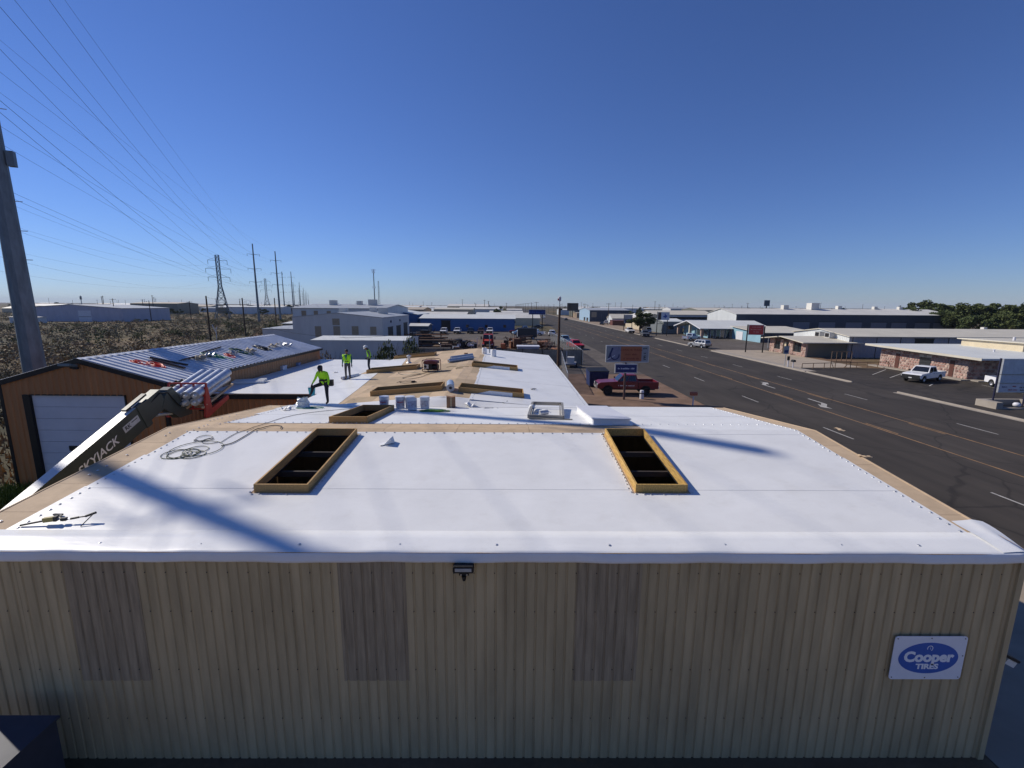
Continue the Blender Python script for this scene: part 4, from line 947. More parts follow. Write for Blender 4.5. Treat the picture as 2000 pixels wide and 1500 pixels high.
# chassis
MB().prism([(-2.6, .55), (2.4, .55), (2.5, .9), (1.4, 1.25), (-1.2, 1.35), (-2.2, 2.3), (-2.7, 2.2), (-2.8, .8)], -.85, .85, 'x').build('chassis', m_green_boom, th)
MB().prism([(-1.0, 1.0), (1.2, 1.0), (1.25, 1.75), (.8, 1.85), (-1.0, 1.85)], .45, 1.2, 'x').build('engine_cover', m_green_boom, th)
cabf = MB(); cabf.prism([(-.9, .8), (1.0, .8), (1.05, 1.6), (.7, 2.55), (-.75, 2.6), (-.9, 1.6)], -1.2, -.45, 'x'); cb_ = cabf.build('cab', m_black, th)
MB().prism([(-.75, 1.6), (.9, 1.6), (.62, 2.45), (-.68, 2.48)], -1.212, -1.203, 'x').build('window', m_glass, cb_); MB().prism([(-.75, 1.6), (.9, 1.6), (.62, 2.45), (-.68, 2.48)], -.447, -.44, 'x').build('window', m_glass, cb_)
def wheel_mesh(r, wd, hub=.55):
    t = MB(); n = 24; prof = [(hub*r, -wd/2), (r*.9, -wd/2), (r*.98, -wd*.36), (r, 0), (r*.98, wd*.36), (r*.9, wd/2), (hub*r, wd/2)]
    v = [(p*math.cos(2*math.pi*j/n), q, p*math.sin(2*math.pi*j/n)) for p, q in prof for j in range(n)]
    t.add(v, [(i*n+j, i*n+(j+1) % n, (i+1)*n+(j+1) % n, (i+1)*n+j) for i in range(len(prof)-1) for j in range(n)])
    rm = MB(); prof = [(0, -wd*.30), (hub*r*.35, -wd*.33), (hub*r*.4, -wd*.2), (hub*r*.86, -wd*.24), (hub*r*.95, -wd*.48), (hub*r*1.02, -wd*.5)]
    for sg_ in (1, -1):
        v = [(p*math.cos(2*math.pi*j/n), q*sg_, p*math.sin(2*math.pi*j/n)) for p, q in prof for j in range(n)]
        rm.add(v, [(i*n+j, i*n+(j+1) % n, (i+1)*n+(j+1) % n, (i+1)*n+j) for i in range(len(prof)-1) for j in range(n)])
    return t, rm
def wheels(parent, r, wd, xs, ys, rimmat, axis='x', spoke=False, tag_='wheel'):
    """wheels with their axle across the thing's local y (vehicles face +x) or x"""
    tm, rm = wheel_mesh(r, wd); tme = tm.mesh('tyre', m_rubber, 40); rme = rm.mesh('rim', rimmat, 40)
    for x in xs:
        for y in ys:
            wloc = (x, y, r) if axis == 'x' else (y, x, r)
            wo_ = put(tme, 'wheel', parent, wloc, rot=(0, 0, 0 if axis == 'x' else R(90))); put(rme, 'rim', wo_)
wheels(th, .62, .42, (-1.6, 1.6), (-1.05, 1.05), m_boomwhite, axis='y')
# rolls on the forks
a = Vector((-13.0+.15, 8.9+8.35, 5.36)); dr = Vector((-.30, 2.7, .55)).normalized(); lat = dr.cross(Vector((0, 0, 1))).normalized(); upr = lat.cross(dr)
m_foil2 = M('silver_wrap_bright', (.5, .53, .58), .35, .45, var=.2, scale=6)
rolls_lab = ['silver roll lying against the red load frame, nearest the brown wall', 'silver roll second from the brown wall on the telehandler', 'silver roll third from the brown wall on the telehandler', 'outermost silver roll of the upper row on the telehandler']
for k in range(4):
    p = a+lat*(-.50+.335*k)+upr*.06; t = thing('membrane_roll', rolls_lab[k], 'roll', p, 0, 'silver rolls carried by the telehandler')
    MB().cyl((0, 0, 0), dr*2.7, .162, n=18).build('wound_sheet', m_foil2, t, smooth=40); MB().cyl(dr*-.12, dr*2.76, .06, n=10).build('core', m_boomwhite, t)
for k in range(3):
    p = a+lat*(-.26+.335*k)-upr*.23; t = thing('membrane_roll', ['lower silver roll under the pair nearest the brown wall', 'lower silver roll in the middle under the upper row', 'outermost lower silver roll under the upper row'][k], 'roll', p, 0, 'silver rolls carried by the telehandler')
    MB().cyl((0, 0, 0), dr*2.7, .162, n=18).build('wound_sheet', m_foil2, t, smooth=40); MB().cyl(dr*-.12, dr*2.76, .06, n=10).build('core', m_boomwhite, t)
pb = a+dr*1.4-upr*.46
t = thing('pallet', 'wooden pallet under the silver rolls', 'pallet', pb)
for k in range(4): MB().beam(dr*(-1.1+.7*k)-lat*.7, dr*(-1.1+.7*k)+lat*.7, .12, .03).build('slat', m_board, t)
for s in (-.6, 0, .6): MB().beam(dr*-1.3+lat*s-upr*.06, dr*1.3+lat*s-upr*.06, .08, .08).build('stringer', m_board, t)

# ================================================================ PEOPLE
def person(label, loc, rz, J, cloth, rad=None, group=None):
    """J: joint positions (x right, y forward, z up); one continuous skinned body"""
    names = list(J); idx = {k: i for i, k in enumerate(names)}
    E = [('pelvis', 'waist'), ('waist', 'chest'), ('chest', 'neck'), ('neck', 'jaw'), ('jaw', 'head'), ('head', 'crown')]
    for s in 'LR':
        E += [('chest', 'sh'+s), ('sh'+s, 'el'+s), ('el'+s, 'wr'+s), ('wr'+s, 'ha'+s), ('pelvis', 'hip'+s), ('hip'+s, 'kn'+s), ('kn'+s, 'an'+s), ('an'+s, 'toe'+s)]
    RD = dict(pelvis=(.15, .11), waist=(.15, .11), chest=(.17, .12), neck=(.06, .06), jaw=(.065, .075), head=(.08, .095), crown=(.055, .065), sh=(.075, .07), el=(.052, .05), wr=(.033, .03), ha=(.042, .022), hip=(.10, .10), kn=(.07, .07), an=(.05, .055), toe=(.045, .03))
    if rad: RD.update(rad)
    pts = [Vector(J[n]) for n in names]; edges = [(idx[a], idx[b]) for a, b in E]; rr = [RD.get(n, RD.get(n[:-1])) for n in names]
    for s in 'LR':       # five fingers at the end of each hand
        h = Vector(J['ha'+s]); wv = (h-Vector(J['wr'+s])).normalized(); sdv = wv.cross(Vector((1, 0, 0)))
        sdv = sdv.normalized() if sdv.length > .1 else Vector((0, 1, 0))
        cv = wv.cross(sdv)
        for k, (o1, ln) in enumerate(((-.036, .06), (-.013, .075), (.011, .07), (.034, .055))):
            p1 = h+sdv*o1+wv*.03; p2 = p1+wv*ln*.6+cv*.012; p3 = p2+wv*ln*.4+cv*.03
            i0 = len(pts); pts += [p1, p2, p3]; rr += [(.011, .011), (.010, .010), (.008, .008)]; edges += [(idx['ha'+s], i0), (i0, i0+1), (i0+1, i0+2)]
        b0 = Vector(J['wr'+s])*.35+h*.65; i0 = len(pts); pts += [b0+sdv*.055+cv*.015, b0+sdv*.075+wv*.045+cv*.03]; rr += [(.012, .012), (.010, .010)]; edges += [(idx['ha'+s], i0), (i0, i0+1)]
    me = bpy.data.meshes.new('body'); me.from_pydata(pts, edges, []); ob = bpy.data.objects.new('tmp_body', me); COL.objects.link(ob)
    sk = ob.modifiers.new('skin', 'SKIN'); sk.use_smooth_shade = True
    for i, sv in enumerate(me.skin_vertices[0].data): sv.radius = rr[i]; sv.use_root = (i == idx['pelvis'])
    ss = ob.modifiers.new('sub', 'SUBSURF'); ss.levels = 1; ss.render_levels = 1
    dg = bpy.context.evaluated_depsgraph_get(); bm_ = bpy.data.meshes.new_from_object(ob.evaluated_get(dg)); bpy.data.objects.remove(ob)
    bm_.name = 'body'
    mats = [m_skin, cloth['top'], cloth['legs'], m_boot, cloth.get('gloves', m_skin)]
    bm_.materials.clear(); [bm_.materials.append(m) for m in mats]
    segs = [(a, b) for a, b in E]
    region = {}
    for a, b in segs:
        if b in ('chest', 'waist', 'neck') or b[:2] in ('sh', 'el', 'wr'): m = 1
        elif b[:2] == 'ha': m = 4
        elif b[:3] == 'hip' or b[:2] in ('kn', 'an'): m = 2
        elif b[:3] == 'toe': m = 3
        else: m = 0
        region[(a, b)] = m
    def seg_d(p, a, b):
        ab = b-a; t = max(0, min(1, (p-a).dot(ab)/ab.length_squared)); return (p-a-ab*t).length
    for f in bm_.polygons:
        c = f.center; best = min(segs, key=lambda s_: seg_d(c, Vector(J[s_[0]]), Vector(J[s_[1]])))
        f.material_index = region[best]; f.use_smooth = True
        if region[best] == 2 and best[1][:2] == 'an' and (c-Vector(J[best[1]])).length < .09: f.material_index = 3
    t = thing('person', label, 'person', loc, rz, group)
    put(bm_, 'body', t)
    return t, bm_
def vest_from(bm_, parent, J, mat, name='vest', grow=.022, lo=None, hi=None, xmax=.24):
    b = bmesh.new(); b.from_mesh(bm_)
    lo = lo if lo is not None else J['pelvis'][2]+.0; hi = hi if hi is not None else J['neck'][2]-.02
    kill = [f for f in b.faces if f.material_index != 1 or not (lo < f.calc_center_median().z < hi) or abs(f.calc_center_median().x-J['chest'][0]) > xmax]
    bmesh.ops.delete(b, geom=kill, context='FACES'); b.normal_update()
    for v in b.verts: v.co += v.normal*grow
    me = bpy.data.meshes.new(name); b.to_mesh(me); b.free(); me.materials.clear(); me.materials.append(mat)
    for f in me.polygons: f.use_smooth = True; f.material_index = 0
    o = put(me, name, parent); o.modifiers.new('thick', 'SOLIDIFY').thickness = .008; return o
def base_joints():
    J = dict(pelvis=(0, 0, .95), waist=(0, .0, 1.10), chest=(0, .0, 1.36), neck=(0, 0, 1.50), jaw=(0, .03, 1.57), head=(0, .025, 1.66), crown=(0, .01, 1.74))
    for s, k in (('L', -1), ('R', 1)):
        J.update({'sh'+s: (k*.20, 0, 1.42), 'el'+s: (k*.26, -.02, 1.14), 'wr'+s: (k*.27, .05, .90), 'ha'+s: (k*.27, .07, .82), 'hip'+s: (k*.10, 0, .88), 'kn'+s: (k*.11, .02, .48), 'an'+s: (k*.12, -.02, .09), 'toe'+s: (k*.13, .14, .04)})
    return J
m_teal = M('teal_shirt', (.01, .10, .13), .8); m_greysh = M('grey_shirt', (.13, .14, .15), .85); m_hair = M('dark_hair', (.01, .008, .007), .7); m_glove = M('black_glove', (.012, .012, .012), .8)
# facing worker
p = on(680, 741, zf2); J = base_joints()
t, bm_ = person('worker in a lime vest over a teal shirt standing with arms down', (p.x, p.y, p.z+.01), R(180), J, dict(top=m_teal, legs=m_grey_tr, gloves=m_glove)); t.scale = (1.07,)*3
vest_from(bm_, t, J, m_hivis, lo=.98, hi=1.46, xmax=.235)
MB().prism([(-.07, 1.47), (.07, 1.47), (.0, 1.14)], .135, .165, 'y').build('shirt_front', m_teal, t)
MB().lathe([(.165, 1.06), (.172, 1.075), (.165, 1.09)], 16).build('belt', m_black, t)
def hair(parent, J, mat=m_hair, full=True):
    h = Vector(J['head']); mb = MB(); n = 14; v = []
    prof = [(.088, -.03), (.098, .02), (.092, .075), (.06, .115), (0, .128)]
    mb.lathe(prof, n, (h.x, h.y-.02, h.z)); return mb.build('hair', mat, parent, smooth=60)
hair(t, J)
def face(parent, J, rz=0.0, beard=False):
    h = Vector(J['head'])
    MB().add([(h.x-.014, h.y+.085, h.z-.005), (h.x+.014, h.y+.085, h.z-.005), (h.x, h.y+.08, h.z+.035), (h.x, h.y+.122, h.z-.012), (h.x, h.y+.085, h.z-.022)], [(0, 3, 2), (1, 2, 3), (0, 4, 3), (4, 1, 3)]).build('nose', m_skin, parent)
    for s in (-1, 1):
        MB().lathe([(.0, -.011), (.011, 0), (0, .011)], 8, (h.x+s*.034, h.y+.088, h.z+.028)).build('eye', m_black, parent)
        MB().lathe([(0, -.03), (.016, -.015), (.018, .012), (0, .03)], 8, (h.x+s*.088, h.y, h.z+.01)).build('ear', m_skin, parent)
    MB().obox((h.x, h.y+.088, h.z-.048), (.05, .014, .012)).build('mouth', M('lips', (.16, .06, .05), .6), parent)
    if beard: MB().lathe([(0, -.1), (.05, -.085), (.075, -.05), (.07, -.03)], 10, (h.x, h.y+.035, h.z)).build('beard', m_hair, parent)
face(t, J)
# worker in the white hard hat, side on, looking down
p = on(722, 728, zf2); J = base_joints()
J.update(neck=(0, .06, 1.49), jaw=(0, .14, 1.52), head=(0, .17, 1.60), crown=(0, .19, 1.69), chest=(0, .02, 1.36), waist=(0, -.03, 1.10))
for s, k in (('L', -1), ('R', 1)): J.update({'sh'+s: (k*.19, .03, 1.40), 'el'+s: (k*.24, -.06, 1.13), 'wr'+s: (k*.20, .08, .95), 'ha'+s: (k*.17, .14, .93), 'kn'+s: (k*.12, .04, .48), 'an'+s: (k*.13, -.03, .09)})
t, bm_ = person('worker in a white hard hat and lime vest looking down beside the curb', (p.x, p.y, p.z+.01), R(105), J, dict(top=m_greysh, legs=M('navy_jeans', (.02, .026, .042), .85), gloves=m_glove)); t.scale = (1.06,)*3
vest_from(bm_, t, J, m_hivis, lo=1.0, hi=1.47, xmax=.22)
hat = MB(); hat.lathe([(.155, -.005), (.16, .01), (.13, .02), (.127, .07), (.10, .12), (.06, .145), (0, .155)], 18); ho = hat.build('hard_hat', m_boomwhite, t, (0, .17, 1.63), smooth=50); ho.rotation_euler = (R(-32), 0, 0)
face(t, J, beard=True)
MB().lathe([(.17, 1.0), (.178, 1.02), (.178, 1.05), (.17, 1.07)], 16, (0, -.02, 0)).build('tool_belt', m_black, t)
MB().lathe([(.0, 1.48), (.075, 1.49), (.085, 1.55), (.07, 1.58)], 12, (0, .08, 0)).build('neck_gaiter', m_black, t)
# worker stepping over the gap
p = on(636, 789, zf2); J = base_joints()
J.update(pelvis=(0, 0, .93), waist=(0, .03, 1.08), chest=(.0, .10, 1.33), neck=(0, .17, 1.46), jaw=(0, .22, 1.52), head=(.01, .24, 1.60), crown=(.01, .25, 1.69))
J.update(shL=(-.21, .10, 1.38), elL=(-.36, .08, 1.10), wrL=(-.44, .20, .90), haL=(-.45, .24, .82), shR=(.21, .10, 1.38), elR=(.33, .16, 1.12), wrR=(.36, .26, .90), haR=(.36, .30, .82))
J.update(hipR=(.10, 0, .88), knR=(.13, .05, .47), anR=(.12, .0, .09), toeR=(.13, .17, .04), hipL=(-.11, 0, .88), knL=(-.30, .34, .80), anL=(-.48, .30, .42), toeL=(-.56, .42, .36))
ang = 168
J2 = {k: (-v[0] if False else v[0], v[1], v[2]) for k, v in J.items()}
# mirrored so the raised leg steps to the annex side
JM = {}
for k, v in J.items():
    kk = k[:-1]+('R' if k[-1] == 'L' else 'L') if k[-1] in 'LR' and k != 'L' else k
    JM[kk] = (-v[0], v[1], v[2])
t, bm_ = person('worker in a long sleeved lime shirt and dark cap stepping over the gap', (p.x, p.y, p.z+.01), R(ang), JM, dict(top=m_hivis, legs=m_trouser, gloves=m_glove), rad=dict(chest=(.18, .13), waist=(.16, .12))); t.scale = (1.06,)*3
hc = JM['head']
MB().lathe([(.10, -.03), (.103, .03), (.095, .08), (.06, .115), (0, .125)], 14, (hc[0], hc[1]-.01, hc[2])).build('cap', m_black, t, smooth=60); MB().obox((hc[0]-.05, hc[1]+.13, hc[2]+.03), (.15, .13, .015), (R(-12), 0, R(25))).build('cap_brim', m_black, t)
face(t, JM, beard=True)
MB().lathe([(.0, -.14), (.085, -.13), (.10, -.06), (.095, -.02), (.08, -.02)], 12, (hc[0], hc[1]-.01, hc[2])).build('neck_gaiter', m_black, t, smooth=60)
MB().lathe([(.168, 1.03), (.178, 1.05), (.178, 1.08), (.168, 1.10)], 16, (0, .04, 0)).build('tool_belt', m_black, t)
for s in (-1, 1): MB().beam((s*.09, .19, 1.06), (s*.11, .13, .9), .05, .02).build('harness_strap', m_black, t)
MB().obox((-.26, -.12, .92), (.16, .22, .26), (0, 0, R(20))).build('tool_pouch', m_black, t)
hl = Vector(JM['haR'])*1.06; rzm = Matrix.Rotation(R(ang), 3, 'Z')
bp = rzm @ Vector((hl.x+.02, hl.y-.02, hl.z-.44))
t2 = thing('bucket', 'turquoise bucket held by the worker stepping over', 'bucket', (p.x+bp.x, p.y+bp.y, p.z+bp.z)); MB().lathe([(0, 0), (.12, 0), (.155, .34), (.165, .35), (.145, .35), (.11, .03), (0, .03)], 16).build('shell', M('turquoise', (.05, .42, .5), .5), t2, smooth=40); MB().tube([(.155*math.cos(R(a)), 0, .34+.1*math.sin(R(a))) for a in range(0, 181, 20)], .006, 4).build('bail_handle', m_steel, t2)
# ================================================================ VEHICLES (local +x is forward)
def paint(name, c, metal=0.0): return M('paint_'+name, c, .32, metal, var=.04, scale=1.0, coat=.25)
m_head = M('headlight_glass', (.55, .57, .6), .15); m_tail = M('taillight_red', (.35, .01, .01), .2); m_plate = M('number_plate', (.6, .6, .58), .5)
VP = {
 'pickup': dict(L=5.9, W=1.98, r=.41, wx=(1.95, -1.72), zb=.48, belt=1.20, hood=1.16, roof=1.90, cab=(1.05, -1.05), roofx=(.42, -.85), bed=True),
 'lifted': dict(L=6.2, W=2.02, r=.47, wx=(2.0, -1.82), zb=.68, belt=1.42, hood=1.40, roof=2.12, cab=(1.10, -1.05), roofx=(.45, -.86), bed=True),
 'regular': dict(L=5.6, W=1.98, r=.41, wx=(1.85, -1.65), zb=.48, belt=1.20, hood=1.16, roof=1.88, cab=(1.0, -.35), roofx=(.4, -.18), bed=True),
 'suv': dict(L=4.9, W=1.92, r=.38, wx=(1.48, -1.42), zb=.42, belt=1.12, hood=1.08, roof=1.80, cab=(.95, -2.35), roofx=(.25, -2.15), bed=False),
 'sedan': dict(L=4.8, W=1.84, r=.33, wx=(1.42, -1.38), zb=.30, belt=.92, hood=.88, roof=1.45, cab=(.95, -1.75), roofx=(.15, -1.0), bed=False),
}
def lerp(a, b, t): return tuple(x+(y-x)*t for x, y in zip(a, b))
def vehicle(kind, label, loc, rz, pm, rim=None, group=None, plain=False, name=None, cat=None, scale=None, decal=False, blackfront=False):
    P = VP[kind]; L, W, r, zb = P['L'], P['W'], P['r'], P['zb']; h = L/2
    nm = name or {'pickup': 'pickup_truck', 'lifted': 'pickup_truck', 'regular': 'pickup_truck', 'suv': 'suv', 'sedan': 'car'}[kind]
    t = thing(nm, label, cat or {'suv': 'suv', 'sedan': 'car'}.get(kind, 'pickup truck'), loc, rz, group)
    ra = r*1.22; pts = []
    # outline from the rear bumper over the top to the front, then back along the sill with wheel arches
    top = [(-h, zb+.1), (-h, P['belt']-.02)]
    if kind == 'sedan': top += [(-h+.1, P['belt']+.02), (P['cab'][1], P['belt']+.05)]
    top += [(P['cab'][0], P['belt']), (P['cab'][0]+.15, P['hood']+.02), (h-.35, P['hood']-.08), (h-.08, P['hood']-.22), (h, zb+.35), (h-.02, zb+.05)]
    bot = []
    for wx in P['wx']:
        if not bot: bot.append((wx+ra+.02, zb))
        for k in range(0, 9):
            a = R(180*k/8); zz = r+ra*math.sin(a)
            bot.append((wx+ra*math.cos(a), max(zb, zz)))
        bot.append((wx-ra-.02, zb))
    prof = top+bot+[(-h+.05, zb)]
    if P['bed']:                    # open load bed: cut the deck away behind the cab
        cabr = P['cab'][1]
        body = MB(); body.prism([(cabr, zb+.32), (cabr, P['belt'])]+prof[2:], -W/2, W/2, 'y') if False else None
        front = [(x, z) for x, z in prof if x >= cabr]
        fr = [(cabr, zb+.02), (cabr, P['belt'])]+[(x, z) for x, z in top if x > cabr]+[(x, z) for x, z in bot if x > cabr]
        b1 = MB().prism(fr, -W/2, W/2, 'y'); bo = b1.build('body', pm, t)
        rear = [(-h, zb+.1), (-h, P['belt']), (cabr-.03, P['belt']), (cabr-.03, zb)]+[(x, z) for x, z in bot if x < cabr-.05 and z >= zb]+[(-h+.05, zb)]
        for s in (-1, 1):
            ob = MB().prism(rear, s*W/2 if s < 0 else W/2-.09, s*W/2+.09 if s < 0 else W/2, 'y').build('bed_side', pm, t)
        MB().box(-h+.1, cabr-.03, -W/2+.09, W/2-.09, zb+.28, zb+.34).build('bed_floor', m_black, t)
        MB().box(-h, -h+.08, -W/2+.09, W/2-.09, zb+.1, P['belt']).build('tailgate', pm, t)
        MB().box(cabr-.1, cabr-.035, -W/2+.09, W/2-.09, zb+.34, P['belt']-.02).build('bed_front', m_black, t)
    else:
        bo = MB().prism(prof, -W/2, W/2, 'y').build('body', pm, t)
    bv = bo.modifiers.new('bevel', 'BEVEL'); bv.width = .05; bv.segments = 2; bv.limit_method = 'ANGLE'; bv.angle_limit = R(35)
    MB().box(-h+.3, h-.3, -W/2+.15, W/2-.15, max(.18, zb-.12), zb+.3).build('underbody', m_black, t)
    # greenhouse
    x0, x1 = P['cab'][0], P['cab'][1]; u0, u1 = P['roofx']; z0, z1 = P['belt']-.01, P['roof']; wa, wb = W/2-.05, W/2-.22
    lo = [(x1, -wa, z0), (x0, -wa, z0), (x0, wa, z0), (x1, wa, z0)]; mid = [(u1, -wb, z1-.04), (u0, -wb, z1-.04), (u0, wb, z1-.04), (u1, wb, z1-.04)]
    tp = [(u1+.08, -wb+.08, z1), (u0-.12, -wb+.08, z1), (u0-.12, wb-.08, z1), (u1+.08, wb-.08, z1)]
    MB().add(lo+mid+tp, [(i, (i+1) % 4, 4+(i+1) % 4, 4+i) for i in range(4)]+[(4+i, 4+(i+1) % 4, 8+(i+1) % 4, 8+i) for i in range(4)]+[(8, 9, 10, 11), (3, 2, 1, 0)]).build('cab', pm, t, smooth=35)
    def pane(nm_, a, b, c, d, us, vs, out):
        q = []
        for u, v in ((us[0], vs[0]), (us[1], vs[0]), (us[1], vs[1]), (us[0], vs[1])):
            p = Vector(lerp(lerp(a, b, u), lerp(d, c, u), v)); q.append(p+Vector(out)*.008)
        MB().quad(*q).build(nm_, m_glass, t)
    pane('windshield', lo[1], lo[2], mid[2], mid[1], (.05, .95), (.06, .93), (1, 0, .4))
    pane('rear_window', lo[3], lo[0], mid[0], mid[3], (.08, .92), (.12, .9), (-1, 0, .3))
    nwin = {'regular': [(.12, .88)], 'suv': [(.06, .30), (.34, .64), (.67, .93)], 'sedan': [(.10, .46), (.50, .86)]}.get(kind, [(.08, .48), (.52, .94)])
    for us in nwin:
        pane('side_window', lo[0], lo[1], mid[1], mid[0], us, (.10, .88), (0, -1, .3)); pane('side_window', lo[3], lo[2], mid[2], mid[3], us, (.10, .88), (0, 1, .3))
    # lamps, bumpers, grille, mirrors
    fm = m_black if blackfront else (m_chrome if P['bed'] else pm)
    MB().box(h-.06, h+.07, -W/2+.03, W/2-.03, zb+.0, zb+.24).build('front_bumper', m_black if blackfront else fm, t); MB().box(-h-.08, -h+.04, -W/2+.03, W/2-.03, zb+.02, zb+.22).build('rear_bumper', m_chrome if P['bed'] and not blackfront else m_black, t)
    gwd = .47 if blackfront else .28; MB().box(h-.1, h+.02, -W*gwd, W*gwd, zb+.24, P['hood']-.2).build('grille', m_black, t)
    for s in (-1, 1):
        MB().box(h-.12, h+.012, s*W*.40-.16, s*W*.40+.16, P['hood']-.42, P['hood']-.24).build('headlight', m_head, t)
        MB().box(-h-.012, -h+.05, s*(W/2-.11)-.09, s*(W/2-.11)+.09, P['belt']-.42, P['belt']-.1).build('taillight', m_tail, t)
        MB().obox((x0-.12, s*(W/2+.1), P['belt']+.12), (.1, .2, .2)).build('mirror', m_black if not plain else pm, t)
        for xx in ((x0+x1)/2-.1, x1+.35) if kind != 'regular' else ((x0+x1)/2-.2,): MB().box(xx-.09, xx+.06, s*W/2-.005 if s > 0 else s*W/2-.02, s*W/2+.02 if s > 0 else s*W/2+.005, P['belt']-.16, P['belt']-.12).build('door_handle', m_black, t)
    MB().box(h+.071, h+.078, -.16, .16, zb+.06, zb+.18).build('number_plate', m_plate, t)
    wheels(t, r, .26, P['wx'], (-W/2+.14, W/2-.14), rim or m_chrome)
    if scale: t.scale = (scale,)*3
    return t
def by_wheels(rear, front, side=1):
    """base point and heading from the pixels of the two wheels on the visible side"""
    a = gz(*rear); b = gz(*front); return a, b, math.atan2(b.y-a.y, b.x-a.x)
white_p = paint('white', (.72, .72, .74)); black_p = paint('black', (.012, .012, .014)); red_p = paint('red', (.50, .012, .02)); maroon_p = paint('maroon', (.16, .012, .018)); silver_p = paint('silver', (.42, .43, .45), .5)
grey_p = paint('grey', (.16, .165, .17), .4); lblue_p = paint('light_blue', (.28, .42, .52)); brown_p = paint('brown', (.07, .035, .025)); navy_p = paint('navy', (.02, .035, .07), .3); tan_p = paint('tan', (.4, .36, .28), .3)
v = vehicle('lifted', 'lifted dark red crew cab pickup with black wheels behind the orange billboard', (12.2, 45.6, 0.012), R(178), maroon_p, rim=m_black)
for s in (-1, 1):
    marks((1, 7, 6), .13, (.15, s*1.025, 1.02), v, m_cwhite, name='door_lettering', rot=(R(90), 0, 0 if s < 0 else R(180)), width=.8)
p = gz(1800, 747); vehicle('pickup', 'white pickup with black grille and bumper parked facing out by the stone office', (p.x+1.2, p.y+1.2, .02), R(204), white_p, blackfront=True)
a, b, ang = by_wheels((1928, 754), (1988, 768)); vehicle('regular', 'white regular cab pickup behind the tall panel sign', ((a.x+b.x)/2-math.sin(ang)*.9, (a.y+b.y)/2+math.cos(ang)*.9, .02), ang, white_p)
a, b, ang = by_wheels((1365.5, 681), (1354, 677)); vehicle('suv', 'silver white suv parked at the road edge', ((a.x+b.x)/2+.8, (a.y+b.y)/2+.3, .02), R(115), silver_p)
a, b, ang = by_wheels((1341, 666), (1364, 664.5)); vehicle('pickup', 'silver blue pickup parked before the pale blue gabled shop', ((a.x+b.x)/2, (a.y+b.y)/2+.9, .02), ang, paint('ice', (.36, .41, .52), .5))
p = gz(1263, 658); vehicle('pickup', 'grey pickup parked nose out beside the tree shade', (p.x, p.y+2, .02), R(262), grey_p, blackfront=True)
p = gz(1233, 651); vehicle('pickup', 'white pickup with dark grille parked in front of the tree', (p.x, p.y+2, .02), R(268), white_p, blackfront=True)
p = gz(1272, 651); vehicle('suv', 'white suv half hidden behind the grey pickup', (p.x, p.y+3, .02), R(250), white_p)
p = gz(1176, 634); vehicle('sedan', 'black car parked on the verge before the red container', (p.x, p.y, .02), R(250), black_p)
p = gz(1187, 633); vehicle('suv', 'white suv parked beside the black car on the verge', (p.x, p.y+4, .02), R(80), white_p)
p = gz(1138, 625); vehicle('sedan', 'dark car parked far up the verge below the billboard', (p.x+3, p.y, .02), R(200), black_p)
p = gz(1145, 625); vehicle('suv', 'dark suv parked far up the verge beyond the dark car', (p.x+6, p.y+6, .02), R(200), grey_p)
p = gz(1126, 683); vehicle('pickup', 'bright red pickup parked facing us beside the chain link fence', (p.x, p.y+2.2, .02), R(282), red_p, blackfront=True)
p = gz(1103, 672); vehicle('pickup', 'light blue pickup parked behind the bright red pickup', (p.x+.3, p.y+3, .02), R(98), lblue_p)
p = gz(1079, 657); vehicle('suv', 'white suv with dark rear window parked beyond the light blue pickup', (p.x, p.y+2, .02), R(88), white_p)
p = gz(1046, 656); vehicle('pickup', 'white pickup parked across the far driveway', (p.x, p.y+2, .02), R(160), white_p)
p = gz(1025, 647); vehicle('suv', 'white suv parked beyond the white pickup in the far driveway', (p.x, p.y+2, .02), R(95), white_p)
p = gz(1050, 642); vehicle('sedan', 'black car parked at the far end of the driveway', (p.x, p.y+2, .02), R(175), black_p)
p = gz(1016, 654); vehicle('sedan', 'pale blue grey car parked by the yard entrance', (p.x, p.y, .02), R(15), lblue_p)
for px, k, pm, lb, hd in ((870, 'suv', white_p, 'white suv facing us at the dark doorway of the blue building', 270), (896, 'pickup', white_p, 'white pickup facing us before the blue wall near the doorway', 270), (921, 'suv', black_p, 'black suv facing us before the blue wall', 270), (941, 'pickup', brown_p, 'brown pickup facing us before the blue wall', 270), (958, 'pickup', white_p, 'white pickup parked behind the red truck before the blue wall', 268)):
    p = gz(px, 650); vehicle(k, lb, (p.x, p.y-3.5, .02), R(hd), pm, blackfront=True)
p = gz(1000, 651); vehicle('pickup', 'maroon pickup parked side on at the corner of the blue building', (p.x+2, p.y-3, .02), R(178), maroon_p)
p = gz(1054, 621.5); vehicle('suv', 'white suv driving far up the road', (24.5+.8, p.y, .02), R(268), white_p)
p = gz(1095, 625.5); vehicle('sedan', 'dark car driving far up the road', (31+5, p.y, .02), R(90), navy_p)
vehicle('sedan', 'dark blue grey car parked beside the shaded building wall', (7.4, 31.6, .02), R(183), navy_p)

